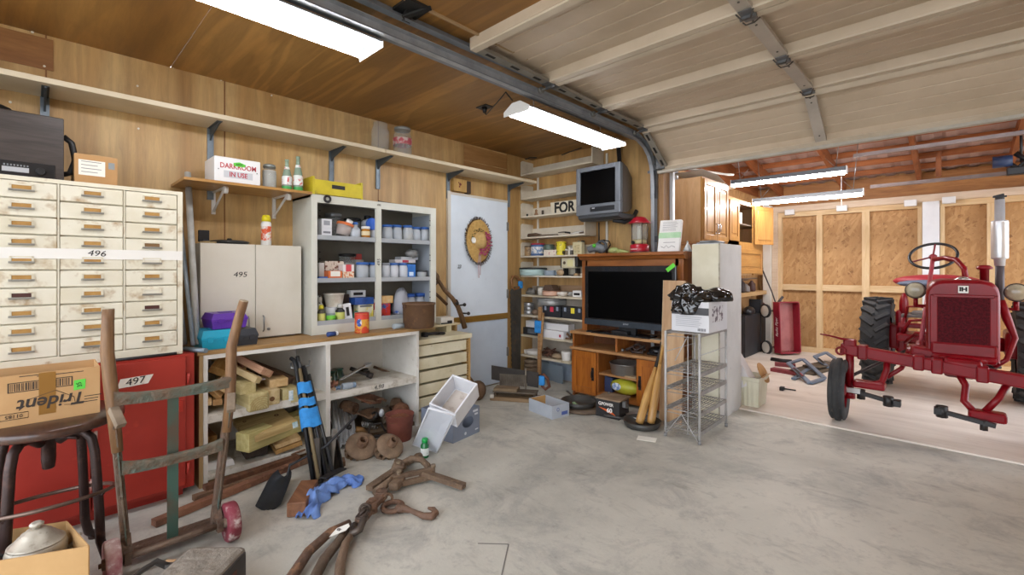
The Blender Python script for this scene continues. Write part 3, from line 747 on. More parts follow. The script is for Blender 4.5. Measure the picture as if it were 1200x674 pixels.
# little step with a block behind the pot
bs_ = thing('wood_step', 'small cream wooden step on the flat-drawer unit behind the pot', 'step', (.2,-1.58,.705))
put('plank', B().box(.08,.30,-1.74,-1.40,.765,.783,.002), M('cdbf9d','bda982', r=.6, sc=5), bs_, True)
put('support', B().box(.10,.28,-1.55,-1.49,.705,.765), M('cfc6a4', r=.6), bs_, True); put('support', B().box(.10,.28,-1.44,-1.42,.705,.765), W('b8955f','a3814c','Z',3,.6), bs_, True)
solo('white_block', B().box(.17,.28,-1.615,-1.46,.783,.846,.003), M('dedad0', r=.6), 'white plastic block on the small step by the door', 'block')
solo('battery_clip', B().box(.285,.298,-1.62,-1.50,.784,.796,.003).box(.285,.30,-1.545,-1.495,.784,.814,.003), BLACK, 'small black clip lying before the white block on the step', 'clip')
solo('dark_bracket', B().box(.16,.19,-1.69,-1.675,.784,.93).beam((.175,-1.682,.93),(.12,-1.69,1.03),.012,.012), DARKIRON, 'thin dark bracket standing behind the rusty pot', 'bracket')
solo('black_clamp', B().box(.36,.42,-1.90,-1.86,.705,.745,.004).tube([(.39,-1.86,.725),(.40,-1.78,.727),(.39,-1.72,.721)],.014,8).torus((.40,-1.70,.72),.025,.010), DARKIRON, 'black iron clamp under the overhanging pot on the flat-drawer unit', 'clamp')

# wooden horse hames leaning by the door
hm = thing('wooden_hame', 'curved wooden hame with iron fittings leaning beside the white door', 'harness hame', (.2,-1.35,.705))
pts = [(.10,-1.56,1.31),(.12,-1.545,1.22),(.17,-1.49,1.10),(.19,-1.41,1.02),(.18,-1.33,.93),(.17,-1.27,.82),(.17,-1.23,.705)]
put('curved_staff', B().tube(pts,.02,10,rs=[.012,.016,.02,.021,.024,.026,.027]), W('77593a','5c4228','Z',4,.6), hm, True)
put('iron_ring', B().tube([(.08+.0*i,-1.545+.05*math.cos(i*PI/8),1.21+.055*math.sin(i*PI/8)) for i in range(16)],.014,8,closed=True), W('6b4e33','523a24','Z',4,.6), hm, True)
put('iron_band', B().cyl((.185,-1.37,.985),(.18,-1.345,.955),.028,n=12), DARKIRON, hm, True)
put('ball_stud', B().cyl((.18,-1.33,.94),(.21,-1.275,.945),.008,n=8).sphere((.213,-1.27,.946),.018).cyl((.175,-1.29,.86),(.205,-1.225,.855),.008,n=8).sphere((.21,-1.215,.854),.018), DARKIRON, hm, True)
pts2 = [(.06,-1.60,1.18),(.07,-1.575,1.10),(.10,-1.50,1.03),(.12,-1.42,.95)]
put('second_staff', B().tube(pts2,.016,8), W('6b4e33','523a24','Z',4,.6), hm, True)
# wooden spindle block above door
cl = thing('wall_plaque', 'small wooden block with a painted flower and a black back, hung above the white door', 'ornament', (.02,-1.18,2.13))
a0 = onx(525,230,.02); 
put('plaque', B().box(.0,.05,-1.275,-1.10,2.115,2.245,.003), W('c09a58','a98245','Z',3,.5), cl, True)
put('painted_flower', B().cyl((.05,-1.19,2.19),(.0515,-1.19,2.19),.016,n=8).cyl((.05,-1.20,2.165),(.0515,-1.20,2.165),.010,n=8).cyl((.05,-1.21,2.205),(.0515,-1.21,2.205),.008,n=8), M('6b2a24', r=.6), cl, True)
put('black_back', B().box(.0,.048,-1.095,-1.04,2.108,2.238,.004), M('3a2a20', r=.5), cl, True)

# straw hat on the door
ht = thing('straw_hat', 'straw sun hat with a dark fringe and pink flowers hung on the white door', 'hat', M=frame((.04,-.93,1.61),(0,1,0),(1,0,.06)))
STRAW = M('d2ab66','bd9450', r=.8, sc=30, bp=.4)
n = 40
b = B(); rows = []
for r_, z_ in ((.205,.005),(.17,.012),(.12,.02),(.085,.024),(.001,.026)):
    rows.append([(r_*.86*math.cos(2*PI*i/n)*(1+.02*math.sin(3*2*PI*i/n)), r_*1.18*math.sin(2*PI*i/n), z_+(.010*math.sin(2*2*PI*i/n) if r_>.1 else 0)) for i in range(n+1)])
b.strip(rows); 
rows2 = [[(x,y,z-.006) for x,y,z in rw] for rw in rows]
b.strip(rows2); put('straw_body', b, STRAW, ht)
put('crown', B().lathe([(.086,.022),(.080,.038),(.072,.062),(.052,.078),(.02,.084),(.0,.085)],28,S(.92,1.1,1),cap=False), M('dcb878','c9a262',r=.8,sc=30,bp=.4), ht)
b = B(); rr = random.Random(3)
for i in range(150):
    a = 2*PI*i/150; x, y = .205*.86*math.cos(a), .205*1.18*math.sin(a); d = rr.uniform(.015,.032); a2 = a+rr.uniform(-.5,.5)
    b.tube([(x*.94,y*.94,.006),(x+d*math.cos(a2),y+d*math.sin(a2),.008+rr.uniform(-.004,.01))],.0028,4)
put('fringe', b, M('3b2a22', r=.8), ht)
b = B()
for i in range(80):
    a = rr.uniform(-1.9,.95); q = rr.uniform(.09,.155)
    b.sphere((q*.9*math.cos(a)+.01,q*1.05*math.sin(a),.038+rr.uniform(0,.022)), rr.uniform(.007,.013), 6)
put('pink_flowers', b, M('9e2f55','c46a86', r=.7, sc=30), ht)
b = B()
for i in range(6): b.sphere((-.095+.018*math.cos(i*PI/3),.0+.018*math.sin(i*PI/3),.035),.018,8,(1,1,.5))
put('white_flower', b, M('ece8e0', r=.6), ht)
b = B()
for i in range(22):
    a = rr.uniform(1.0,2.9); q = rr.uniform(.095,.13); b.sphere((q*.9*math.cos(a),q*1.05*math.sin(a),.03),.008,6,(1.4,.7,.5))
put('dried_leaves', b, M('6d6236', r=.8), ht)
put('ribbon', B().strip([[(-.022,-.15,.022),(-.012,-.15,.024)],[(-.025,-.25,.006),(-.013,-.25,.008)],[(-.02,-.40,.002),(-.008,-.40,.004)]],False).strip([[(-.002,-.15,.022),(.008,-.15,.024)],[(.005,-.25,.006),(.016,-.25,.008)],[(.0,-.37,.002),(.011,-.37,.004)]],False), M('b9a3a8', r=.6), ht)
def att(px, py, t):
    d = ray(px, py); return V((CX+t*d[0], CY+t*d[1], CZ+t*d[2]))
# ================= jars, bottles and cartons inside the open cabinet =================
BLUELID = M('2f5fa8', r=.4); GREYLID = M('8b8f92', r=.35, m=.5); MILK = clear('e4e8ee', .30, .3)
ROW = {1:1.5565, 2:1.2325, 3:.8975}
def cy(px, x): return onx(px, 300, x).y
def cbx(name, lab, cat, px0, px1, row, dz, h, x, dx, mat, group=None, rz=0, tilt=0, band=None):
    """carton standing on a cabinet shelf, its front at depth x"""
    y0, y1 = cy(px0, x), cy(px1, x); o = thing(name, lab, cat, (x-dx/2,(y0+y1)/2,ROW[row]+dz), (tilt,0,rz), group)
    put('carton', B().box(-dx/2,dx/2,-(y1-y0)/2,(y1-y0)/2,0,h,.0015), mat, o)
    if band:
        put('printed_panel', B().box(dx/2,dx/2+.0008,-(y1-y0)*band[1]/2,(y1-y0)*band[1]/2,h*band[2],h*band[3]), band[0], o)
    return o
cbx('small_carton','lower of two small white cartons stacked at the left end of the top cabinet shelf','box',377,389,1,0,.062,.30,.09,M('d9dadd', r=.6),band=(M('7d8086',r=.6),.7,.35,.6))
cbx('small_carton','upper of two small white cartons stacked at the left end of the top cabinet shelf','box',377,389,1,.063,.070,.30,.09,M('dcdde0', r=.6),band=(M('9a9da3',r=.6),.6,.3,.8))
jar('glass_jar','wide glass jar with a grey lid behind the two small cartons','jar',(.12,cy(391,.12),ROW[1]),.065,.20,GLASS,GREYLID,neck=.9,lidh=.03)
tb = thing('clear_tub','clear tub with an orange rim tipped on the top cabinet shelf','tub',M=T(.27,cy(401,.27),ROW[1]+.012) @ R(-.28,'X'))
put('tub', B().lathe([(.05,0),(.062,.085)],18), clear('d9cfc9',.45,.2), tb)
put('orange_rim', B().lathe([(.064,.082),(.066,.084),(.066,.102),(.05,.104)],18), M('d4703a', r=.5), tb)
put('white_cap', B().cyl((.03,.01,.104),(.045,.01,.128),.026,n=16), M('e8e8e6', r=.4), tb)
put('contents', B().lathe([(.048,.006),(.056,.055)],14), M('c9b9b4', r=.7, c2='a86a68', sc=30), tb)
jar('glass_jar','large glass jar with a black lid at the back of the top cabinet shelf','jar',(.12,cy(413,.12),ROW[1]),.07,.175,GLASS,BLACK,neck=.92,lidh=.02, fill=M('a8a39b',r=.8), fillh=.4)
jar('plastic_bottle','clear square bottle with a blue cap on the top cabinet shelf','bottle',(.29,cy(416,.29),ROW[1]),.042,.125,PLAST,BLUELID,neck=.5,shoulder=.7,fill=M('c6c9cd',r=.7),fillh=.5)
jar('glass_jar','tall clear jar with a dark cap behind the amber bottle','jar',(.10,cy(431,.10),ROW[1]),.05,.21,GLASS,M('23262c',r=.4),neck=.6,lidh=.03)
jar('pill_bottle','amber pill bottle with a white cap on the top cabinet shelf','bottle',(.31,cy(428.5,.31),ROW[1]),.036,.095,clear('c9862c',.35,.1),M('e8e6e2',r=.4),neck=.9,lidh=.02,fill=M('8a5a22',r=.6),fillh=.55,paper=M('d9c9a4',r=.7))
o = jar('plastic_jar','clear jar lying with its round blue lid facing out on the top shelf','jar',(0,0,0),.05,.11,PLAST,M('2e62c4',r=.4),neck=.95,lidh=.02,M0=T(.16,cy(433,.22),ROW[1]+.125) @ R(PI/2,'Y'))
jar('plastic_jar','white frosted jar under the blue-lidded lying jar, beside the centre post','jar',(.26,cy(438,.26),ROW[1]),.04,.072,MILK,None,neck=.9,fill=M('b5b0a8',r=.8))
kin = ['first','second','third','fourth','fifth']
for k, px in enumerate((453,465,477,487,497)):
    jar('plastic_jar', kin[k]+' blue-lidded clear jar from the centre post, top cabinet shelf', 'jar', (.27-.01*(k%2),cy(px,.26),ROW[1]), .046,.128+.004*(k%3), PLAST, BLUELID, neck=.86,lidh=.02,fill=M(('b9bcbc','aeb1b4','cbb98e','8f9498','c3c6c8')[k],r=.7,c2='7d8388',sc=60,th=(.5,.6)),fillh=(.62,.6,.42,.66,.7)[k], group='blue-lidded jars on the top cabinet shelf')
# row 2 left
cbx('small_carton','narrow white carton at the left end of the middle cabinet shelf','box',374,380,2,0,.12,.24,.12,M('d5d3cd',r=.6))
cbx('patterned_carton','cream carton with brown printed pattern on the middle cabinet shelf','box',381,403,2,0,.135,.21,.10,M('d8cbbb','7a4a3a', r=.7, sc=36, th=(.53,.57)))
cbx('small_carton','orange carton with a white band at the front of the middle shelf','box',385,401,2,0,.058,.31,.08,M('d9713c', r=.6),band=(PAPER,.7,.25,.95))
cbx('small_carton','white and pink carton on top of the red-printed one, middle shelf','box',402,415,2,.052,.055,.30,.08,M('e0d9d6', r=.6),band=(M('d24a52',r=.6),.5,.0,1.))
cbx('small_carton','cream carton printed in orange under the white and pink one','box',402,415,2,0,.051,.30,.08,M('e2d2b8','d4703a', r=.6, sc=40, th=(.5,.55)))
jar('glass_jar','big glass jar with a black lid behind the cartons, middle shelf','jar',(.11,cy(407,.11),ROW[2]),.07,.20,GLASS,BLACK,neck=.94,lidh=.022,fill=M('9f9a90',r=.8))
cbx('red_carton','small red carton lying high at the back of the middle shelf','box',415,424,2,.15,.05,.13,.08,M('a5332c',r=.6))
solo('round_tin', B().lathe([(.05,0),(.05,.15),(.03,.151)],14,T(.12,cy(419,.12),ROW[2])), M('a39c94',r=.7), 'grey round tin at the back of the middle shelf under the red carton', 'tin')
cbx('blue_tray','thin blue tray at the left corner of the middle cabinet shelf','tray',374,384,2,0,.014,.325,.05,M('2c55a0',r=.5))
for k, (px, lb) in enumerate(((424.5,'larger blue-lidded jar of hardware left of the centre post, middle shelf'),(437.5,'smaller blue-lidded jar of hardware against the centre post, middle shelf'))):
    jar('plastic_jar', lb, 'jar', (.28,cy(px,.28),ROW[2]), .052-.012*k,.128,PLAST,BLUELID,neck=.9,lidh=.02,fill=M('9aa2a8','6a7176',r=.6,sc=60,th=(.5,.6)),fillh=.72)
for k, (px, c) in enumerate(((451.5,'b4b7b8'),(461.5,'c9aeac'),(472,'bfc3ca'))):
    jar('plastic_jar', kin[k]+' frosted jar right of the centre post, middle cabinet shelf','jar',(.27,cy(px,.27),ROW[2]),.041,.125,MILK,M('3b68ae' if k else '8d9298',r=.4),neck=.88,lidh=.018,fill=M(c,r=.7),fillh=.7, group='frosted jars on the middle cabinet shelf')
cbx('blue_carton','bright blue carton standing on the middle cabinet shelf','box',477,487,2,0,.115,.29,.07,M('2f78c8','2262ad',r=.5),band=(M('cfe0f0',r=.5),.5,.1,.4))
jar('glass_jar','squat clear jar of brass bits at the right end of the middle shelf','jar',(.27,cy(494,.27),ROW[2]),.048,.062,PLAST,M('33363a',r=.4),neck=.98,lidh=.014,fill=M('8f8a70','56543f',r=.6,sc=70,th=(.5,.6)),fillh=.6)
cbx('stacked_cartons','flat white carton lying on the frosted jars, middle shelf','box',463,487,2,.128,.028,.22,.10,M('d9d8d6','c9bfc0',r=.6),band=(M('b23a48',r=.6),.3,.1,.9))
cbx('flat_carton','second flat grey carton on the pile under the shelf','box',470,490,2,.157,.026,.2,.10,M('bfc1c4',r=.6))
b = B().sphere((.2,cy(483,.2),ROW[2]+.215),.05,10,(1,1.3,.75)).jitter(.009,3)
solo('plastic_bag', b, clear('cfcfce',.5,.2), 'crumpled clear plastic bag on the flat cartons, middle shelf', 'bag')
# row 3 left
def capbot(lb, px, x, r, h, body, capc, lab=None, row=3, dz=0):
    o = thing('squeeze_bottle', lb, 'bottle', (x,cy(px,x),ROW[row]+dz))
    put('body', B().lathe([(r*.92,0),(r,.008),(r,h*.6),(r*.55,h*.72),(r*.5,h*.76)],14), body, o)
    put('cap', B().lathe([(r*.62,h*.76),(r*.6,h*.92),(r*.3,h)],12), M(capc,r=.4), o)
    if lab: put('paper_label', B().lathe([(r*1.01,h*.1),(r*1.01,h*.52)],14,cap=False), M(lab,r=.5), o)
capbot('clear bottle with a yellow collar at the left end of the bottom cabinet shelf',376.5,.30,.03,.135,M('4a4636',r=.4),'d9cf3a','d3ce72')
capbot('white bottle behind the yellow-collared one, bottom cabinet shelf',374.5,.22,.03,.20,M('b9b8b0',r=.5),'c9c8c2')
pc = thing('paint_can', 'white plastic pail without lid on top of the white cup, bottom shelf', 'pail', (.22,cy(391.5,.22),ROW[3]+.11))
put('pail', B().lathe([(.06,.0),(.076,.095),(.08,.097),(.08,.105),(.073,.105),(.06,.01),(.01,.01)],22,cap=False).lathe([(.001,.0),(.06,.0)],22,cap=False), M('d8d3c9','b9a58a',r=.5,sc=9), pc)
put('contents', B().lathe([(.001,.07),(.07,.072)],18,cap=False), M('a98e66',r=.8), pc)
jar('white_cup','white round tub under the open pail, bottom shelf','tub',(.23,cy(388,.23),ROW[3]),.048,.108,M('cfd0d4',r=.5),None,neck=1.0,paper=M('a5abba',r=.5))
jar('green_tub','neon green tub at the front of the bottom cabinet shelf','tub',(.305,cy(388,.305),ROW[3]),.037,.048,M('6fc43c',r=.5),None,neck=1.0,paper=M('3f8a2c','b6d63a',r=.5,sc=30))
capbot('black bottle with a pale green label on the bottom cabinet shelf',398.5,.29,.036,.135,M('25262a',r=.4),'bfbdb8','c5c96a')
jar('glass_jar','clear jar standing right of the black bottle, bottom shelf','jar',(.20,cy(402,.20),ROW[3]),.04,.12,GLASS,None,neck=.9,fill=M('c5a878',r=.7))
w_ = cbx('white_carton','white carton with a black window tilted on the bottom shelf','box',404,413.5,3,.006,.125,.30,.045,M('dfe0e3',r=.5),tilt=.14)
put('black_window', B().box(.0225,.0235,-.012,.012,.03,.10), BLACK, w_)
cbx('brown_carton','dark brown carton at the back of the bottom cabinet shelf','box',402,416,3,0,.20,.17,.09,M('4a3a32',r=.7))
w_ = cbx('white_carton','white carton with a black printed bar on the dark brown carton','box',411,428.5,3,.175,.055,.20,.07,M('d9dadc',r=.5))
put('black_bar', B().box(.035,.036,-.042,.042,.015,.038), BLACK, w_)
cbx('blue_packet','navy blue packet lying on the yellow carton, bottom shelf','packet',416,438,3,.115,.058,.27,.10,M('27509a','1c3a78',r=.4,sc=20))
cbx('yellow_carton','yellow and white carton on the bottom cabinet shelf','box',420,437.5,3,0,.112,.27,.08,M('dccb55','e0dcc2',r=.5,sc=9,th=(.48,.55)),band=(M('6c6f76',r=.5),.8,.84,.97))
solo('green_bottle', B().lathe([(.02,0),(.022,.01),(.022,.055),(.01,.07)],12,T(.29,cy(417.5,.29),ROW[3])), M('2d7a68',r=.4), 'little green bottle squeezed beside the yellow carton', 'bottle')
cbx('printed_cartons','white and red striped carton against the centre post, bottom shelf','box',438.5,443,3,0,.15,.25,.09,M('dcd5ce','b8473c',r=.6,sc=22,th=(.5,.56)))
# row 3 right
cbx('red_carton','red and blue printed carton right of the centre post, bottom shelf','box',449,457.5,3,0,.115,.28,.08,M('c9382c','3a63a8',r=.5,sc=14,th=(.52,.56)))
cbx('orange_carton','pale orange carton on top of the red and blue one, bottom shelf','box',448,460.5,3,.116,.062,.28,.09,M('dba65c','d9c49a',r=.6,sc=16))
b = B(); 
b.lathe([(.055,0),(.075,.05),(.07,.13),(.045,.20),(.02,.235)],14,T(.24,cy(469,.24),ROW[3])).jitter(.012,5)
bag = thing('plastic_bag','tall crumpled clear bag with blue print on the bottom cabinet shelf','bag',(.24,cy(469,.24),ROW[3]))
put('bag_skin', b, clear('cfd2da',.42,.2), bag, True)
put('contents', B().sphere((.25,cy(468,.25),ROW[3]+.04),.04,10,(1,1.3,.9)), M('3a62b0','d3d6dc',r=.5,sc=24,th=(.5,.55)), bag, True)
for k, px in enumerate((480,492)):
    jar('plastic_jar', ('left','right')[k]+' one of two blue-lidded jars standing behind the rusty pot','jar',(.18,cy(px,.18),ROW[3]+.0),.052,.185,PLAST,M('2f5fb4',r=.4),neck=.9,lidh=.03,fill=M('b9bec4',r=.7),fillh=.7,group='blue-lidded jars behind the pot')

# ================= lumber on the counter shelves =================
PTW = W('cbbd8a','b3a26c','X',3,.7); PTW2 = W('d6c193','c0a672','X',3,.7); OLDW = W('b8915c','977145','X',3,.75); FIRW = W('d8b988','c49f6a','X',3,.7)
LG = 'lumber offcuts on the counter shelves'
def lumber(lab, px, py, xp, w, h, L, back, mat, roll=0, nm='lumber_offcut', cat='lumber', bev=.003):
    p = onx(px, py, xp); d = V(back).normalized()
    m = frame(p, d, (0,0,1)) @ R(roll,'X')
    o = thing(nm, lab, cat, M=m, group=LG)
    put('timber', B().box(0,L,-w/2,w/2,-h/2,h/2,bev), mat, o)
    return o
o = lumber('squared timber with a ringed round-cornered end jutting from the upper counter shelf', 304,471,.585,.125,.115,.50,(-1,-.10,.0),PTW, bev=.012)
b = B()
for k in range(1,7):
    pts = [(-.0006,-.015+.0135*k*math.cos(a),-.05+.0135*k*math.sin(a)) for a in [PI*i/12 for i in range(13)]]
    pts = [p for p in pts if abs(p[1])<.056 and abs(p[2])<.052]
    if len(pts)>2: b.tube(pts,.0014,4)
put('growth_rings', b, M('a98a4e', r=.8), o)
o = lumber('square timber block with a dark knot, right of the ringed timber', 318,466,.56,.105,.100,.44,(-1,.02,.0),PTW2)
put('knot', B().cyl((-.001,-.005,-.01),(.002,-.005,-.01),.016,n=10), M('6d4a2a',r=.8), o)
o = lumber('greenish timber block with a blue and white tag stapled on its end', 341,464,.55,.105,.10,.42,(-1,.02,.0),PTW)
put('stapled_tag', B().box(-.0015,.0,-.014,.014,-.032,.036), M('dfe6ea','6aa4b8',r=.6,sc=30), o)
lumber('pale offcut lying on top of the blue-tagged block', 327,449,.50,.115,.055,.34,(-1,.05,.02),FIRW)
lumber('pale board with a reddish end sloping over the pile', 313,437,.52,.10,.045,.40,(-.9,-.35,.28),W('cfa887','b9866a','X',3,.7), roll=.5)
lumber('long thin yellow batten sloping down the middle of the pile', 303,446,.55,.045,.04,.42,(-.85,-.40,.30),PTW2, roll=.3)
lumber('short greenish block above the ringed timber', 291,455,.54,.095,.07,.40,(-1,-.1,.03),PTW)
lumber('brown board leaning at the left end of the upper counter shelf', 250,462,.50,.09,.03,.40,(-.7,.55,.25),OLDW, roll=.9)
lumber('second brown board crossing the leaning one on the upper shelf', 262,457,.52,.06,.03,.36,(-.8,.30,.3),FIRW, roll=.8)
lumber('rough golden slab at the top left of the lumber pile', 256,436,.40,.11,.05,.28,(-.8,.5,.2),W('c29a5e','a87c42','X',3,.7), roll=.5)
lumber('short pale stub low at the left of the upper shelf', 243,472,.53,.045,.04,.25,(-1,.1,0),FIRW)
lumber('short brown stub beside the pale one at the left of the shelf', 255,472,.53,.05,.035,.25,(-1,.2,0),OLDW)
lg = thing('firewood_log','bark-brown split log lying on top of the lumber pile','log',M=frame(onx(341,447,.42),(-.75,-.62,.33),(0,0,1)),group=None)
put('log_body', B().tube([(0,0,0),(.12,.006,.004),(.3,0,0),(.38,.004,0)],.05,10,rs=[.044,.05,.05,.044],flat=.85).jitter(.004,2), W('5d412a','422c1b','X',4,.8), lg)
lumber('small reddish stub next to the split log on the pile', 280,433,.35,.06,.05,.2,(-1,0,0),W('a06a52','8a543e','X',3,.7))
solo('leaflet', B().box(.36,.50,-3.34,-3.22,.575,.582), M('d4cfe2',r=.7), 'white and lilac leaflet lying on the lumber pile', 'leaflet')
# lower shelf
lumber('long thick yellow-green beam lying along the lower counter shelf', 284,519,.555,.115,.115,.66,(-.38,.92,.01),W('d3c98c','bdb06e','X',3,.7))
o = lumber('wide knotty plank lying across the beam on the lower shelf', 321,507,.60,.30,.045,.42,(-1,.06,.05),W('cdb27a','a98d58','Y',2.5,.7), roll=-.16)
put('tag', B().box(-.0015,0,-.148,-.115,-.02,.02), M('cfdfe0','86b7c0',r=.6,sc=30), o)
for kx, ky, ka in ((.10,.05,.022),(.22,-.08,.018),(.30,.10,.014)): put('knot', B().lathe([(ka,0),(ka*.3,.0012)],12,T(kx,ky,.0222) @ S(1.7,1,1),cap=False), M('7d5c36','5d4226',r=.8,sc=30), o)
lumber('upper of two pale boards at the right of the lower shelf', 338,519,.55,.16,.028,.38,(-.95,.1,.05),FIRW, roll=-.16)
lumber('lower of two pale boards at the right of the lower shelf', 339,525,.555,.17,.03,.38,(-.95,.1,.05),W('b98f55','a27a42','X',3,.7), roll=-.16)
lumber('thin brown board under the pale boards on the lower shelf', 341,533,.55,.19,.014,.36,(-1,.1,.02),W('7a5638','63442a','X',3,.7), roll=-.1)
lumber('dark charred block beneath the long beam', 301,529,.50,.13,.07,.3,(-1,.1,0),W('3f3228','2e241c','X',3,.8))
lumber('tan timber stub at the far left of the lower counter shelf', 246,519,.35,.08,.08,.28,(-1,0,0),OLDW)
fs = thing('folded_sheet','white folded plastic sheet standing at the left of the lower shelf','sheet',(.4,-3.48,.07))
put('sheet', B().strip([[(.50,-3.55,.075),(.50,-3.40,.072)],[(.46,-3.545,.105),(.46,-3.40,.095)],[(.28,-3.53,.11),(.30,-3.42,.10)]],False).strip([[(.50,-3.55,.072),(.50,-3.40,.070)],[(.28,-3.53,.072),(.30,-3.42,.071)]],False), M('dad8d6',r=.5), fs, True)

# ================= upper right counter shelf =================
for k, (px, x, lb) in enumerate(((396,.16,'green glass insulator cup standing on the counter shelf 498'),(377,.16,'second green glass cup half hidden by the counter divider'))):
    px_ = px if k==0 else 391.5
    p = onx(px_, 430, x+.06*0) if k==0 else onx(388.5,430,.20)
    o = thing('glass_insulator', lb, 'insulator', (p.x,p.y,.41))
    put('glass', B().lathe([(.055,0),(.052,.02),(.04,.06),(.036,.075),(.03,.08)],18), M('1f4a3c', r=.12, coat=.6), o)
    put('rim', B().lathe([(.043,.078),(.043,.088),(.03,.09)],16), M('2d5a4c', r=.12, coat=.5), o)
wr = thing('adjustable_wrench','long bright chrome wrench propped on the counter shelf 498','wrench',M=frame(onx(399,445,.47),onx(431,427,.30)-onx(399,445,.47),(0,0,1)))
Lw = (onx(431,427,.30)-onx(399,445,.47)).length
put('handle', B().box(0,Lw-.03,-.013,.013,-.006,.006,.003), M('c3c6c8', r=.25, m=.8), wr)
put('jaw', B().prism([(Lw-.05,-.014),(Lw-.01,-.03),(Lw+.03,-.02),(Lw+.025,-.006),(Lw-.005,-.006),(Lw-.005,.006),(Lw+.03,.008),(Lw+.03,.02),(Lw-.02,.026)],.016,T(0,0,-.008)), M('b5b8ba', r=.28, m=.8), wr)
gp = thing('gear_puller','black iron puller with two bars under the chrome wrench','puller',M=frame(onx(408,431,.22),onx(434,440,.36)-onx(408,431,.22),(0,0,1)))
put('body', B().cyl((.02,0,.0),(.20,0,0),.016,n=12).cyl((.17,0,0),(.21,0,0),.024,n=12), DARKIRON, gp)
put('bar', B().beam((.06,-.06,.01),(.13,.09,.012),.018,.012).beam((.10,-.09,.012),(.16,.05,.012),.014,.010), DARKIRON, gp)
solo('iron_rod', B().cyl(onx(438,430,.10),onx(457,437,.22),.011,n=10), RUST, 'short rusty rod lying at the back of counter shelf 498', 'rod')
jar('clear_bottle','clear bottle lying at the front of counter shelf 498','bottle',(0,0,0),.024,.10,clear('c9d3dc',.5,.1),clear('8fa6bf',.3,.2),neck=.8,lidh=.02,M0=frame(onx(401,453,.5),(.15,1,0),(0,0,1)) @ R(PI/2,'Y'))
for k, (px, py, c, lb) in enumerate(((386,445,'b7a58f','cream bobbin in the heap of small fittings beside the counter divider'),(389,451,'6d3f30','brown cap in the heap of small fittings'),(392,455,'b79c82','tan bobbin at the front of the heap of small fittings'),(395,447,'8a5c46','copper coloured fitting at the back of the heap'),(398,452,'5c7590','blue-grey fitting at the right of the heap'),(388.5,455,'d2c6b4','white bobbin at the left front of the heap'))):
    p = onx(px, py, .47)
    solo('fitting', B().lathe([(.018,0),(.020,.006),(.012,.012),(.012,.022),(.019,.028),(.017,.034)],10,T(p.x,p.y,max(.411,p.z-.015)) @ R(.4*k,'X')) , M(c,r=.5), lb, 'fitting', 'small fittings heaped beside the divider')

# ================= rusty iron heaped under the counter =================
def rx(px, py, x): return onx(px, py, x)
IG = 'rusty iron parts heaped under the counter'
al = M('b9bbbc','9a9c9e',r=.5,m=.3,sc=12)
for k, (px, py, qx, qy) in enumerate(((397,524,389,480),(402,520,395,477),(408,516,402,474),(396,510,391,470),(414,512,410,479))):
    p, q = rx(px,py,.60), rx(qx,qy,.30)
    m = frame(p, q-p, (1,0,.3)); L = (q-p).length
    sec = [(-.018,-.01),(.018,-.01),(.018,.012),(.014,.012),(.014,-.006),(-.014,-.006),(-.014,.012),(-.018,.012)]
    o = put('channel_offcut', B().prism(sec, L, Matrix(((0,0,1,0),(1,0,0,0),(0,1,0,0),(0,0,0,1)))), al); o.matrix_world = m
    tag(o, ['leftmost','second','third','uppermost','rightmost'][k]+' grey metal channel of the bundle in the counter\'s lower bay', 'channel', 'grey metal channels under the counter')
def casting(lb, c, r, h, ax, mat=RUST, hole=.6, flange=0):
    m = frame(c, ax, (0,0,1)) @ R(PI/2,'Y')
    b = B().lathe([(r*hole,0),(r,0),(r,h*.8),(r*.9,h),(r*hole,h),(r*hole,0)],18,m,cap=False)
    if flange: b.lathe([(r*hole,h*.3),(r+flange,h*.3),(r+flange,h*.5),(r*hole,h*.5)],18,m,cap=False)
    return solo('iron_casting', b, mat, lb, 'casting', IG)
casting('open-ended rusty pipe sleeve facing out in the heap under the counter', rx(416,479,.42), .045,.12,(-.8,-.3,.1), hole=.62)
casting('large rusty flanged sleeve at the right of the heap under the counter', rx(470,485,.45), .05,.11,(-.7,.35,.25), RUSTR, hole=.6, flange=.022)
casting('rusty collar leaning above the red bucket', rx(463,478,.36), .05,.07,(-.5,.5,.6), RUST, hole=.7)
casting('dark iron ring deep in the heap beside the sleeve', rx(432,470,.30), .06,.04,(-.4,.1,.9), RUST, hole=.65)
def plate(lb, pts, th, mat, nm='iron_plate'):
    b = B(); n = V(pts[1])-V(pts[0]); n = n.cross(V(pts[2])-V(pts[0])).normalized()*th
    a = b.vs(pts); c = b.vs([V(p)+n for p in pts]); b.face(a); b.face(c[::-1]); b.bridge(a, c, False)
    return solo(nm, b, mat, lb, 'iron plate', IG)
plate('curved rusty plough share across the top of the heap', [rx(414,466,.40),rx(433,474,.45),rx(446,473,.45),rx(448,467,.38),rx(432,462,.32)], .01, RUSTR)
plate('wide rusty plate under the plough share', [rx(418,483,.42),rx(430,479,.36),rx(444,478,.36),rx(446,484,.44),rx(434,490,.46)], .012, RUST)
plate('tall grey-brown plate standing in the middle of the heap', [rx(447,478,.40),rx(455,474,.34),rx(459,490,.44),rx(450,496,.46)], .012, M('6f6353','55493c',r=.7,sc=9))
plate('dark angled plate behind the sleeve in the heap', [rx(424,480,.30),rx(438,476,.28),rx(440,492,.4),rx(426,496,.42)], .01, M('5d5850','45403a',r=.65,m=.3,sc=9))
plate('dark flat bar sticking up at the right of the heap', [rx(477,492,.58),rx(486,482,.50),rx(487,485,.5),rx(478,498,.58)], .008, DARKIRON)
plate('dark pointed blade lying before the red bucket', [rx(458,516,.66),rx(479,502,.64),rx(481,508,.66),rx(466,518,.70)], .008, DARKIRON)
b = B(); pts = []
p, q = rx(424,497,.55), rx(441,500,.52)
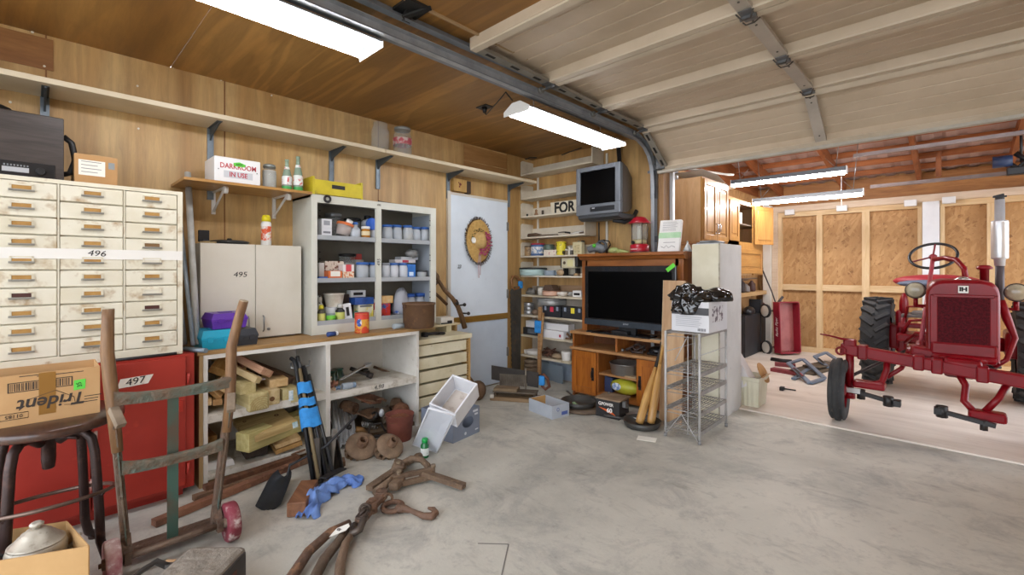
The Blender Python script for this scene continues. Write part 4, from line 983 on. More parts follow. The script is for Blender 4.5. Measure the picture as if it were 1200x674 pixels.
for i in range(73):
    t = i/72; a = t*2*PI*6; c = p.lerp(q, t); pts.append(c+V((.018*math.cos(a),0,.018*math.sin(a))))
solo('coil_spring', b.tube(pts,.005,6), M('a3a4a2',r=.35,m=.8), 'shiny coil spring in the middle of the heap under the counter', 'spring')
solo('grey_finial', B().sphere(rx(447,484,.5),.022,10,(1,1,1.4)), M('b9bfc4',r=.4,m=.3), 'pale grey knob standing out of the rusty heap', 'knob')
solo('brass_elbow', B().tube([rx(417,503,.6),rx(424,504,.62),rx(428,509,.62)],.022,10), M('7d5a2c','5f4220',r=.6,m=.3,sc=9), 'brownish elbow below the coil spring in the heap', 'elbow', IG)
solo('iron_bracket', B().tube([rx(432,508,.6),rx(434,498,.56),rx(446,496,.55),rx(452,506,.6)],.008,6).tube([rx(438,512,.6),rx(452,510,.62)],.012,6), DARKIRON, 'bent dark bracket under the coil spring', 'bracket', IG)
solo('iron_strap', B().tube([rx(440,470,.42),rx(447,467,.40),rx(453,470,.42)],.010,8).tube([rx(428,468,.45),rx(440,471,.46)],.008,6), RUST, 'bent rusty strap on top of the heap', 'strap', IG)
solo('iron_crank', B().tube([rx(456,500,.58),rx(466,490,.5),rx(474,488,.48)],.012,8).cyl(rx(474,496,.5),rx(481,492,.48),.02,n=10), RUST, 'rusty crank end at the right of the heap, over the bucket', 'crank', IG)
for k, (px, py, x, r_, lb) in enumerate(((408,500,.55,.02,'round dark nut low in the heap by the channels'),(420,512,.62,.022,'small rusty cup at the foot of the heap'),(446,515,.62,.025,'brown lump between the two toothed hubs'),(452,490,.5,.018,'small rusty nut beside the pale knob'),(438,486,.45,.03,'rusty boss in the centre of the heap'))):
    solo('iron_nut', B().lathe([(r_*.5,0),(r_,0),(r_,r_*.9),(r_*.5,r_*.9),(r_*.5,0)],8,frame(rx(px,py,x),(.3,.6,.7),(0,1,0)),cap=False), RUST if k%2 else DARKIRON, lb, 'iron nut', IG)
bk = thing('rusty_bucket','rust-red bucket with scrap in it at the right end of the counter','bucket',(.70,-2.33,.0))
put('pail', B().lathe([(.085,0),(.09,.01),(.105,.19),(.11,.195),(.104,.195),(.088,.02),(.01,.02)],22,T(.70,-2.33,0),cap=False).lathe([(.001,0),(.085,0)],22,T(.70,-2.33,0),cap=False), M('7d4436','5f3026',r=.7,sc=6), bk, True)
put('scrap_fill', B().lathe([(.10,.15),(.06,.18),(.01,.19)],16,T(.70,-2.33,0)).jitter(.008,9), M('7a4a30','55362a',r=.8,sc=20), bk, True)
for k, (px, py, x, lb) in enumerate(((424,541,.90,'larger toothed rusty hub lying before the counter, left one'),(457,541,1.0,'toothed rusty hub lying in front of the red bucket, right one'))):
    base = onz(px+1, py-6) ; base.x -= .02
    ax = V((.60,-.12,.80)).normalized() if k==0 else V((.66,.05,.76)).normalized()
    m = frame(base+V((0,0,.06)), ax, (0,0,1)) @ R(PI/2,'Y')
    o = thing('cast_hub', lb, 'hub', M=m, group='toothed iron hubs')
    r_ = .108 if k==0 else .096
    put('disc', B().lathe([(r_*.9,0.0),(r_,.008),(r_,.02),(r_*.75,.034),(r_*.3,.036)],28), M('87705a','6b5745',r=.85,sc=8,c3='997f62',sc3=20), o)
    put('boss', B().lathe([(r_*.36,.03),(r_*.32,.09),(r_*.22,.09),(r_*.22,.03)],16,cap=False), RUST, o)
    b = B()
    for i in range(14):
        a = 2*PI*i/14; b.box(r_*.70,r_*.98,-.009,.009,-.045,.004,.003,R(a,'Z'))
    b.lathe([(r_*.66,-.06),(r_*.95,-.06),(r_*.95,-.04),(r_*.66,-.04),(r_*.66,-.06)],28,cap=False)
    put('toothed_ring', b, M('7d644c','5f4b3a',r=.8,sc=9), o)
solo('iron_plate', B().box(-.10,.10,-.04,.04,0,.035,.004,T(.80,-2.93,.0) @ R(1.2,'Z')), RUST, 'rusty flat block on the floor left of the hubs', 'iron plate')
# ================= hand truck =================
ht = thing('hand_truck', 'old iron and wood hand truck with red wheels standing before the red cabinet', 'hand truck', (1.19,-3.84,0))
GRN = M('55685f','6d5a49',r=.6,m=.3,sc=5,th=(.4,.6),c3='6e4a34',sc3=16,bp=.3); HWOOD = W('8a6744','6e4e31','Z',4,.55)
OLDIRON = M('6d5a4b','554538',r=.65,m=.15,sc=6,c3='77573f',sc3=18,bp=.3)
def rail(bot, mid, bend, top):
    w = put('rail', B().beam(bot, mid, .030, .042, (1,0,0), .003), OLDIRON, ht, True)
    put('handle', B().tube([V(bot).lerp(V(mid),.70)+V((.018,0,0)), mid, V(mid).lerp(V(bend),.5), bend, V(bend).lerp(V(top),.6)+V((0,0,.01)), top], .022, 12, rs=[.020,.024,.025,.024,.0215,.021]), HWOOD, ht, True)
    put('green_strap', B().beam(V(bot).lerp(V(mid),.03)+V((.018,0,0)), V(bot).lerp(V(mid),.92)+V((.018,0,0)), .005, .036, (1,0,0)), GRN, ht, True, label='worn green-painted iron strap')
    dv = (V(top)-V(bend)).normalized(); put('handle_end', B().cyl(V(top)-dv*.001, V(top)+dv*.003, .0205, n=14), W('b3a48c','98886f','Z',3,.7), ht, True, label='pale worn wooden handle end')
    for t in (.08,.40,.66,.86):
        p = V(bot).lerp(V(mid), t); put('bolt', B().cyl(p+V((.018,0,0)), p+V((.03,0,0)), .010, n=8), OLDIRON, ht, True)
Lb, Lm, Lt = (1.20,-4.00,.06), (1.175,-4.045,.72), (1.165,-4.058,1.13)
Rb, Rm, Rt = (1.18,-3.672,.06), (1.20,-3.607,.70), (1.245,-3.560,1.145)
rail(Lb, Lm, (1.17,-4.062,.95), Lt); rail(Rb, Rm, (1.20,-3.602,.92), Rt)
def xbar(z, y0, y1, x):
    n = 12; rows = []
    for i in range(n+1):
        t = i/n; y = y0+(y1-y0)*t; s = abs(2*t-1)**3; h = .030+.022*s
        rows.append([(x+.016,y,z+.008*s-.0),(x+.020,y,z+.012*s+.020),(x+.016,y,z+.02*s+.026),(x+.002,y,z+.02*s+.027)])
    b = B().strip(rows); b.strip([[(a-.004,c,d) for a,c,d in r] for r in rows])
    b.strip([[(x+.016,r[0][1],r[0][2]-.018),(x+.017,r[0][1],r[0][2])] for r in rows])
    return put('crossbar', b, GRN, ht, True)
xbar(.735,-4.045,-3.605,1.205); xbar(.435,-4.02,-3.645,1.205)
put('centre_bar', B().beam((1.172,-3.835,.055),(1.185,-3.835,.75),.042,.008,(1,0,0)), M('3f5a4e','56483a',r=.6,m=.2,sc=6), ht, True, label='dark green flat iron bar')
for p, s in ((Lm,1),(Rm,-1)):
    put('stop_block', B().beam(V(p)+V((.02,0,-.01)), V(p)+V((.085,.02*s,-.075)), .035,.028,(0,0,1),.003), M('8a7a66','6a5948',r=.7,sc=8), ht, True)
put('toe_plate', B().box(1.06,1.17,-3.985,-3.655,.038,.048,.002).box(1.155,1.175,-4.01,-3.645,.036,.062,.002), OLDIRON, ht, True)
put('axle_bar', B().cyl((1.262,-4.06,.09),(1.262,-3.62,.09),.011,n=10).box(1.225,1.25,-4.02,-3.66,.066,.09,.003), OLDIRON, ht, True)
for y in (-4.005,-3.668): put('axle_bracket', B().beam((1.20,y,.16),(1.262,y,.075),.035,.012,(1,0,0)).box(1.245,1.278,y-.012,y+.012,.06,.11), OLDIRON, ht, True)
for y, s in ((-4.055,-1),(-3.622,1)):
    wl = put('wheel', B().lathe([(.03,-.02),(.082,-.026),(.088,-.02),(.0895,0),(.088,.02),(.082,.026),(.03,.02)],28,T(1.262,y,.0895) @ R(PI/2,'X')), M('7e2f3c','b89f98',r=.6,sc=6,th=(.45,.65),c3='d3c8c2',sc3=24), ht, True, label='red painted worn iron wheel')
    put('hub_cap', B().cyl((1.262,y-.032,.0895),(1.262,y+.032,.0895),.022,n=14).cyl((1.262,y-.042,.0895),(1.262,y+.042,.0895),.010,n=8), OLDIRON, wl, True)

# ================= stool with the chewing-gum carton =================
sc_ = V((.967,-4.235,0)); SZ = .672
st = thing('work_stool', 'dark iron stool with a round wooden seat, foot ring and bent legs', 'stool', sc_)
SIR = M('3b2a26','2a1e1c',r=.4,m=.4,sc=6,c3='5a4038',sc3=20)
put('seat', B().lathe([(.10,SZ-.045),(.235,SZ-.042),(.25,SZ-.034),(.252,SZ-.012),(.242,SZ-.002),(.10,SZ)],40), W('54382b','3d2820','X',3,.35,coat=.3), st)
put('screw', B().lathe([(.014,.445),(.020,.45),(.024,.49),(.024,.60),(.05,.605),(.05,.63)],16), SIR, st)
put('seat_plate', B().lathe([(.09,SZ-.075),(.12,SZ-.06),(.12,SZ-.045)],20).box(-.13,.13,-.02,.02,SZ-.07,SZ-.05).cyl((0,0,.585),(.08,.09,.575),.009,n=8), SIR, st)
RING = .315
for k in range(4):
    a = PI/4+k*PI/2+.12; c, s = math.cos(a), math.sin(a)
    pts = [(.04,.565),(.09,.60),(.135,.60),(.165,.57),(.178,.51),(.186,.40),(.195,.25),(.20,.12),(.222,.05),(.262,.012)]
    lg_ = put('leg', B().tube([(r_*c,r_*s,z) for r_,z in pts],.018,10), SIR, st)
    put('foot', B().lathe([(.026,0),(.026,.012),(.018,.024)],12,T(.264*c,.264*s,0)), SIR, lg_)
    put('ring_bracket', B().tube([(.185*c,.185*s,.29+.04*c),(.20*c,.20*s,.285+.04*c),(.212*c,.212*s,.30+.045*c)],.007,6), SIR, lg_)
put('foot_ring', B().tube([(.214*math.cos(2*PI*i/48),.214*math.sin(2*PI*i/48),.307+.045*math.cos(2*PI*i/48)) for i in range(48)],.0085,8,closed=True), M('6f5b50','54433a',r=.4,m=.5,sc=8), st)
tc = thing('cardboard_carton', 'open brown carton printed upside down, with a green sticker, on the stool seat', 'box', (.97,-4.25,SZ))
x0c, x1c, y0c, y1c, z0c, z1c = .83, 1.06, -4.53, -4.077, SZ, .875
KRAFT = M('c49c6c','b78d5c',r=.85,sc=3)
bb = B()
bb.box(x0c,x0c+.004,y0c,y1c,z0c,z1c).box(x1c-.004,x1c,y0c,y1c,z0c,z1c).box(x0c+.004,x1c-.004,y0c,y0c+.004,z0c,z1c).box(x0c+.004,x1c-.004,y1c-.004,y1c,z0c,z1c).box(x0c+.004,x1c-.004,y0c+.004,y1c-.004,z0c,z0c+.004)
put('carton', bb, KRAFT, tc, True)
CI = M('3a322c', r=.8); ym = -4.225
text('Trident', .070, FXp(x1c+.001,-4.222,.752) @ R(PI,'Z'), CI, tc, sx=.95, shear=.2, font_bold=.0014)
text('01185', .02, FXp(x1c+.001,-4.335,.712) @ R(PI,'Z'), CI, tc)
put('code_frame', B().tube([(x1c+.001,-4.375,.70),(x1c+.001,-4.295,.70),(x1c+.001,-4.295,.724),(x1c+.001,-4.375,.724)],.0012,4,closed=True), CI, tc, True)
b = B(); b.tube([(x1c+.001,-4.19,.73),(x1c+.001,-4.155,.725),(x1c+.001,-4.16,.757),(x1c+.001,-4.215,.795),(x1c+.001,-4.30,.77)],.0011,4)
put('printed_outline', b, CI, tc, True)
b = B(); yy = -4.345
b.box(x1c,x1c+.0008,-4.352,-4.165,.843,.846).box(x1c,x1c+.0008,-4.352,-4.165,.806,.809).box(x1c,x1c+.0008,-4.352,-4.348,.806,.846).box(x1c,x1c+.0008,-4.168,-4.164,.806,.846)
rr = random.Random(4)
while yy < -4.175:
    w_ = rr.choice((.0018,.003,.0045)); b.box(x1c,x1c+.0008,yy,yy+w_,.811,.841); yy += w_+rr.choice((.002,.003,.004))
put('printed_bars', b, CI, tc, True)
put('tape', B().box(x1c,x1c+.0012,-4.265,-4.215,z0c+.03,.874), clear('b07f3c',.35,.3), tc, True)
put('green_sticker', B().prism([(-.018,-.022),(.018,-.020),(.020,.022),(-.017,.020)],.001,FXp(x1c+.0004,-4.143,.806)), M('5fd04a',r=.6), tc, True)
text('35', .022, FXp(x1c+.0018,-4.143,.806) @ R(PI/2+.2,'Z'), INK, tc)
b = B()
for k, (y_, z_, l_) in enumerate(((-4.10,.752,.055),(-4.105,.740,.045),(-4.11,.729,.05),(-4.20,.862,.14),(-4.29,.868,.06))): b.box(x1c,x1c+.0007,y_-l_/2,y_+l_/2,z_-.0016,z_+.0016)
put('printed_pattern', b, CI, tc, True)
solo('dark_folder', B().box(.86,1.04,-4.50,-4.20,SZ+.006,SZ+.15), M('4a3c33',r=.8), 'dark folder inside the open carton on the stool', 'folder')

# ================= lower left carton with the urn =================
kb = thing('cardboard_box', 'open brown cardboard box beneath the stool with a metal kettle in it', 'box', (1.3,-4.3,0))
P = [onz(104,640,.27), onz(78,611,.27)]
fr, bk_ = P; e1 = (bk_-fr).normalized(); e2 = V((e1.y,-e1.x,0)) if V((e1.y,-e1.x,0)).y < 0 else V((-e1.y,e1.x,0))
D_ = (onz(0,657,.27)-fr).normalized(); ef = V((D_.x,D_.y,0))*.44; es = bk_-fr
def wall_(p, q, h=.27):
    return bb.beam((p.x,p.y,h/2),(q.x,q.y,h/2),.005,h)
bb = B(); c0, c1, c2, c3 = fr, fr+ef, fr+ef+es, fr+es
for p_, q_ in ((c0,c1),(c1,c2),(c2,c3),(c3,c0)): wall_(p_,q_)
a_ = bb.vs([(p.x,p.y,.002) for p in (c0,c1,c2,c3)]); bb.face(a_)
put('carton', bb, M('bd9765','b08a58',r=.85,sc=3), kb, True)
urn = thing('metal_urn', 'tarnished metal kettle with stepped lid standing in the cardboard box', 'kettle', (1.2,-4.3,0))
u_c = att(43,640,1.76); urn.location = (u_c.x,u_c.y,.081); urn.scale = (.78,.78,.66); ROOTM[urn] = T(u_c.x,u_c.y,.081)
solo('packing_block', B().box(u_c.x-.07,u_c.x+.07,u_c.y-.07,u_c.y+.07,.006,.08), KRAFT, 'brown packing block under the kettle inside the cardboard box', 'packing')
URN = M('b8b1a2','958d7e',r=.45,m=.4,sc=7,c3='6e675c',sc3=22)
put('body', B().lathe([(.09,0),(.10,.01),(.108,.15),(.112,.235),(.106,.262),(.098,.27)],36), URN, urn)
put('lid', B().lathe([(.104,.266),(.104,.274),(.094,.276),(.084,.294),(.078,.295),(.070,.312),(.060,.314),(.056,.330),(.046,.332),(.036,.348),(.02,.350)],36), URN, urn)
put('lid_knob', B().lathe([(.014,.348),(.013,.358),(.026,.366),(.027,.378),(.016,.388)],18), URN, urn)
put('handle', B().tube([(-.02,-.10,.24),(-.02,-.135,.25),(-.02,-.15,.20),(-.02,-.135,.12),(-.02,-.105,.10)],.013,10), BLACK, urn)
put('spout', B().tube([(0,.10,.16),(0,.135,.20),(.0,.145,.235),(0,.16,.245)],.012,10,rs=[.016,.013,.011,.009]), URN, urn)

# ================= grey leather case =================
A_ = onz(291,638,.165); u = V((-.79,-.613,0)).normalized(); v = V((.613,-.79,0)).normalized()
v = V((.70,-.714,0)).normalized(); u = V((-.714,-.70,0)).normalized()
cm = Matrix((u, v, V((0,0,1)))).transposed().to_4x4(); cm.translation = V((A_.x,A_.y,0))
cs = thing('leather_case', 'scuffed grey-brown leather case lying on the floor by the hand truck wheel', 'suitcase', M=cm)
LEA = M('8a8277','6a6258',r=.55,sc=5,c3='8b8071',sc3=18,bp=.3)
put('body', B().box(0,.24,0,.46,.0,.165,.025), LEA, cs)
put('edge_binding', B().box(-.004,.012,.02,.44,.02,.15,.006).box(.02,.22,-.004,.010,.02,.15,.006), M('2f2b29',r=.5,sc=8,c2='4a4340'), cs)
put('corner_patch', B().box(-.006,-.001,.09,.15,.02,.12).box(.05,.10,-.007,-.002,.03,.12), M('5a3a32','3b2a26',r=.7,sc=20), cs)
put('carry_handle', B().tube([(.258,.10,.14),(.295,.11,.165),(.30,.17,.17),(.30,.25,.17),(.295,.31,.165),(.258,.32,.14)],.009,8,flat=1.6).box(.238,.262,.09,.11,.12,.15).box(.238,.262,.31,.33,.12,.15), M('3d3a38',r=.45), cs)
put('paper_tag', B().box(.262,.30,.045,.075,.13,.133), M('c09a72',r=.8), cs)

# ================= tools on the floor by the counter =================
for k, (p, q, w_, h_, lb, m_) in enumerate([
    ((.86,-3.86,.02),(.60,-2.92,.02),.05,.034,'long rusty channel iron lying on the floor in front of the counter',RUSTR),
    ((.70,-3.66,.018),(.635,-2.98,.018),.045,.03,'second rusty channel iron on the floor, nearer to the counter',RUST),
    ((.665,-3.60,.045),(.60,-3.05,.045),.05,.03,'thin brown rail lying against the counter foot',W('6f4a33','553624','X',3,.7))]):
    solo('channel_iron', B().beam(p,q,w_,h_,(0,0,1),.002), m_, lb, 'channel iron')
# bundle of rods with blue tape
TP = V((.60,-3.035,.655)); FT = V((1.02,-3.07,.012)); dd = (FT-TP).normalized()
bn = thing('rod_bundle', 'bundle of black pipes bound with blue tape leaning on the counter divider', 'pipes', (1.0,-3.06,0))
b = B(); sd = V((0,1,0)); nd = dd.cross(sd).normalized()
for k, (a, c, t0, t1, r_) in enumerate([(-.030,.0,.0,1.0,.0135),(-.004,.004,.0,1.0,.013),(.024,.0,.03,.98,.013),(-.016,.020,.04,.97,.011),(.012,.022,.02,.99,.010),(.040,.010,.10,.96,.011),(-.01,-.018,.06,1.0,.009)]):
    sp_ = 1+.9*1
    p = TP.lerp(FT,t0)+sd*a+nd*c; q = TP.lerp(FT,t1)+sd*a*1.7+nd*c*1.2
    q.z = max(q.z,.014)
    pts = [p, q] if k not in (0,1) else [p+V((-.06,.015*(k-.5),.045)), p+V((-.03,.0,.035)), p, q]
    put('rod', B().tube(pts, r_, 10), (M('2a2c2f',r=.4,m=.5),M('38393b',r=.4,m=.5),M('55564f',r=.45,m=.5),M('7a6a4c',r=.6),M('2f3033',r=.4,m=.5),M('4a4b4c',r=.4,m=.6),M('8a7c60',r=.6))[k], bn, True)
for t0, t1, s0 in ((.17,.27,.046),(.31,.38,.052),(.40,.56,.060)):
    p, q = TP.lerp(FT,t0), TP.lerp(FT,t1); m = frame(p, q-p, sd); L = (q-p).length
    b = B(); n = 18; rows = []
    for xx in (0,L): rows.append([m @ V((xx+.006*math.sin(3*2*PI*i/n),(.042+.004*math.sin(5*2*PI*i/n))*math.sin(2*PI*i/n)-.0,s0*(1+xx*.8)*math.cos(2*PI*i/n))) for i in range(n+1)])
    b.strip(rows); put('blue_tape', b, BLUETAPE, bn, True, label='wrap of bright blue tape')
put('clip', B().tube([TP+V((-.03,-.05,.02)),TP+V((.0,-.06,-.01)),TP+V((0,.06,-.01)),TP+V((-.02,.07,.02))],.005,6), STEEL, bn, True)
# iron channel pieces leaning in front of it
solo('iron_chisel', B().beam((1.02,-3.03,.0),(.86,-2.92,.26),.035,.012,(1,0,0),.003), M('8f8c86','6e6a63',r=.5,m=.5,sc=9), 'short flat grey bar leaning among the bundled pipes', 'bar')
b = B(); m = frame((.99,-3.05,.0),(-.35,.12,1),(1,0.3,0))
b.prism([(-.05,-.03),(.05,-.03),(.05,.03),(.043,.03),(.043,-.022),(-.043,-.022),(-.043,.03),(-.05,.03)],.26,m @ Matrix(((0,0,1,0),(1,0,0,0),(0,1,0,0),(0,0,0,1))))
solo('iron_channel', b, M('5b5650','3f3b37',r=.5,m=.5,sc=7), 'wide dark iron channel standing at the foot of the pipe bundle', 'channel')
b = B(); m = frame((.93,-2.94,.0),(-.40,-.05,1),(1,.1,0))
b.prism([(-.045,-.025),(.045,-.025),(.045,.025),(.039,.025),(.039,-.018),(-.039,-.018),(-.039,.025),(-.045,.025)],.20,m @ Matrix(((0,0,1,0),(1,0,0,0),(0,1,0,0),(0,0,0,1))))
solo('iron_channel', b, M('4d4740','35312d',r=.5,m=.5,sc=7), 'second dark iron channel right of the first, before the metal channels', 'channel')
# ash shovel
sv = thing('ash_shovel', 'small black ash shovel with a long thin handle propped over the pipe bundle', 'shovel', (1.03,-3.35,0))
o0, e0 = V((.88,-3.24,.05)), V((1.10,-3.40,.0)); ax = (e0-o0).normalized(); sdv = V((-ax.y,ax.x,0)).normalized()
b = B(); rows = []
for i in range(9):
    t = i/8; wv = .060*(math.sin(PI*min(1,t*1.3+.12))**.6 if t<.35 else 1.0+.08*t); c = o0.lerp(e0,t)
    rows.append([c+sdv*(wv*s)+V((0,0,.045*abs(s)**2.2*(1-.3*t)+.012*(1-t))) for s in (-1,-.85,-.5,0,.5,.85,1)])
b.strip(rows); b.strip([[p-V((0,0,.004)) for p in r] for r in rows])
put('scoop', b, M('3b3f44','2c2f33',r=.4,m=.5,sc=6), sv, True)
put('handle', B().tube([o0+V((.02,.01,.012)), o0+V((-.02,.04,.06)), V((.95,-3.02,.20)), V((1.0,-2.84,.36))],.0085,8), M('37383b',r=.45,m=.5), sv, True)
# wood block
solo('wood_block', B().beam((1.285,-3.325,.04),(1.065,-3.165,.04),.095,.075,(0,0,1),.006), W('8b5f40','6d452c','X',3,.6), 'reddish brown wooden block lying under the blue rag', 'wood block')
solo('flat_steel', B().beam((1.10,-3.10,.075),(1.0,-2.93,.05),.05,.008), DARKIRON, 'dark flat blade lying across the end of the wooden block', 'blade')
# blue rag
b = B(); rows = []; rr = random.Random(11)
path = [(1.345,-3.30,.02),(1.29,-3.25,.045),(1.23,-3.22,.07),(1.20,-3.165,.06),(1.155,-3.12,.05),(1.13,-3.05,.045),(1.12,-2.98,.04),(1.14,-2.93,.03),(1.175,-2.89,.012)]
for i in range(41):
    t = i/40*(len(path)-1); k = min(int(t),len(path)-2); f = t-k; p = V(path[k]).lerp(V(path[k+1]),f); d_ = (V(path[k+1])-V(path[k])).normalized(); s_ = V((-d_.y,d_.x,0))
    wv = .05+.012*math.sin(i*.9)+.01*math.sin(i*.37); hgt = p.z
    rows.append([(p.x+s_.x*wv*q, p.y+s_.y*wv*q, max(.004, hgt*(1-abs(q)**2*.85)*(1+.3*math.sin(i*.8+q*3))+.014*math.sin(q*9+i*.55)+.006)) for q in [j/7-1 for j in range(15)]])
b.strip(rows); b.strip([[V(p)-V((0,0,.003)) for p in r] for r in rows])
solo('blue_rag', b, M('5878b8','6f90cc',r=.85,sc=6,th=(.45,.6)), 'crumpled blue shop rag draped over the wooden block on the floor', 'rag')

# rusty clamp of jointed bars
tn = thing('iron_yoke', 'jointed assembly of rusty flat bars lying on the floor, left of the green bottle', 'iron fitting', (1.35,-2.7,0))
TR = M('75604c','594738',r=.8,m=.05,sc=7,c3='8a6f52',sc3=20,bp=.3)
b_ = lambda p,q,w_,h_: B().beam(p,q,w_,h_,(0,0,1),.004)
put('long_bar', b_((1.40,-2.62,.05),(1.69,-2.52,.022),.05,.03), TR, tn, True)
put('long_bar', b_((1.325,-2.93,.03),(1.20,-2.62,.035),.05,.03), TR, tn, True)
put('round_handle', B().tube([(1.40,-2.93,.03),(1.36,-2.82,.045),(1.33,-2.72,.06)],.02,12,rs=[.026,.021,.022]), TR, tn, True)
put('curved_arm', B().tube([(1.20,-2.63,.03),(1.15,-2.52,.02),(1.11,-2.45,.02),(1.13,-2.40,.02)],.018,8,rs=[.016,.018,.020,.02]), TR, tn, True)
put('curved_arm', B().tube([(1.23,-2.66,.06),(1.23,-2.58,.075),(1.29,-2.54,.07),(1.38,-2.555,.06),(1.42,-2.60,.055)],.02,8), TR, tn, True)
put('link_bar', b_((1.36,-2.80,.06),(1.44,-2.55,.062),.03,.028), TR, tn, True)
put('link_bar', b_((1.40,-2.79,.03),(1.46,-2.58,.03),.03,.03), TR, tn, True)
put('clevis', B().box(-.035,.035,-.05,.05,-.03,.035,.008,T(1.245,-2.69,.055) @ R(.9,'Z') @ R(.4,'Y')), TR, tn, True)
put('clevis', B().box(-.06,.06,-.03,.03,-.022,.022,.010,T(1.40,-2.79,.04) @ R(-1.0,'Z')), TR, tn, True)
for p in ((1.44,-2.56,.075),(1.37,-2.76,.08),(1.27,-2.70,.085)):
    put('bolt', B().cyl(p,V(p)+V((0,0,.016)),.016,n=6).cyl(V(p)-V((0,0,.05)),p,.012,n=10), M('8b7a63','6a5641',r=.6,m=.3,sc=12), tn, True)

# ice-tong like tool with swivel hook in the foreground
hk = thing('lifting_tongs', 'long rusty lifting tongs with chain links and a hook, in the foreground', 'tongs', (1.75,-3.2,0))
HB = M('725644','574336',r=.65,m=.1,sc=5,c3='9c7354',sc3=18,bp=.3)
put('long_arm', B().tube([(1.64,-3.21,.05),(1.72,-3.30,.045),(1.79,-3.40,.035),(1.90,-3.50,.03),(2.02,-3.58,.028)],.019,10,rs=[.014,.02,.023,.023,.022]), M('6b5949','524438',r=.65,m=.1,sc=5,bp=.3), hk, True)
put('long_arm', B().tube([(1.60,-3.19,.04),(1.63,-3.30,.05),(1.70,-3.43,.045),(1.81,-3.55,.03),(1.95,-3.64,.026)],.019,10,rs=[.016,.02,.022,.024,.022]), HB, hk, True)
put('inner_arm', B().tube([(1.67,-3.19,.045),(1.76,-3.29,.04),(1.86,-3.36,.028),(1.97,-3.42,.025),(2.10,-3.48,.024)],.017,10,rs=[.012,.019,.022,.021,.02]), M('7c6652','634f3e',r=.65,m=.1,sc=6,bp=.3), hk, True)
put('shank', B().beam((1.66,-3.17,.055),(1.485,-2.945,.05),.05,.034,(0,0,1),.008), HB, hk, True)
put('shank_end', B().cyl((1.48,-2.94,.032),(1.48,-2.94,.074),.032,n=16), HB, hk, True)
put('pivot_bolt', B().cyl((1.57,-3.05,.03),(1.57,-3.05,.085),.03,n=14).cyl((1.57,-3.05,.085),(1.57,-3.05,.098),.018,n=8), HB, hk, True)
for k, (p, a) in enumerate((((1.50,-2.955,.045),.3),((1.525,-2.93,.04),1.2))):
    put('chain_link', B().torus((0,0,0),.026,.008,16,6,T(*p) @ R(a,'Z') @ R(1.1*k+.5,'X')), RUST, hk, True)
put('ring', B().torus((1.585,-2.935,.02),.052,.014,26,10), HB, hk, True)
hkp = [(1.63,-2.92,.022),(1.66,-2.905,.024),(1.70,-2.895,.024),(1.74,-2.885,.022),(1.785,-2.875,.02),(1.815,-2.85,.02),(1.808,-2.815,.022),(1.775,-2.805,.026),(1.752,-2.825,.032)]
put('hook', B().tube(hkp,.015,10,rs=[.028,.02,.013,.014,.017,.020,.018,.013,.006]), HB, hk, True)
put('swivel_eye', B().sphere((1.635,-2.92,.024),.03,12,(1,1,.7)), HB, hk, True)
b = B()
for k in range(5): b.torus((0,0,0),.026,.007,16,6,T(1.60+.018*k*.7,-3.10-.012*k,.07+.01*(k%2)) @ R(k*.9,'Z') @ R(.6+k*.7,'X'))
put('chain', b, M('55463b','3b312a',r=.55,m=.4,sc=9), hk, True)
put('shackle', B().tube([(1.65,-3.13,.065),(1.70,-3.17,.075),(1.735,-3.205,.065),(1.72,-3.235,.05),(1.68,-3.215,.045),(1.655,-3.19,.05)],.017,10,closed=False), M('5a5048','40372f',r=.45,m=.5,sc=7), hk, True)
put('paper_tag', B().prism([(-.03,-.045),(.025,-.05),(.035,.04),(.01,.055),(-.02,.045)],.002,T(1.665,-3.275,.062) @ R(-.6,'Z') @ R(.35,'X')), PAPER, hk, True)
text('434', .022, T(1.665,-3.275,.0655) @ R(-.6,'Z') @ R(.35,'X') @ R(.6,'Z'), INK, hk)

# green-capped bottle
gb = thing('green_bottle', 'small green bottle with white label and green cap standing on the floor', 'bottle', (1.125,-2.40,0))
put('body', B().lathe([(.025,0),(.028,.005),(.028,.085),(.018,.10),(.016,.108)],18), M('1f6b3a',r=.2), gb)
put('paper_label', B().lathe([(.0285,.018),(.0285,.068)],18,cap=False), M('dfe4e0','9fbfa8',r=.6,sc=30,th=(.55,.65)), gb)
put('cap', B().lathe([(.021,.105),(.021,.128),(.018,.131)],18), M('1fa34c',r=.35), gb)

# grey carton with an oval hole, white bin and its lid propped on it
F0, R0, L0 = onz(531,520), onz(562,506), onz(497,500)
e1 = (R0-F0).normalized(); e2 = V((-e1.y,e1.x,0)); 
if e2.x > 0: e2 = -e2
gm = Matrix((e1, e2, V((0,0,1)))).transposed().to_4x4(); gm.translation = F0
Lg = (R0-F0).length; Dg = .34; HgB = .21
gx = thing('grey_carton', 'blue-grey carton with an oval hand hole on the floor beside the cream drawers', 'box', M=gm)
GC = M('7c8595','707988',r=.7,sc=3)
b = B(); b.box(.004,Lg-.004,Dg-.004,Dg,0,HgB).box(0,.004,0,Dg,0,HgB).box(Lg-.004,Lg,0,Dg,0,HgB).box(.004,Lg-.004,.004,Dg-.004,0,.004)
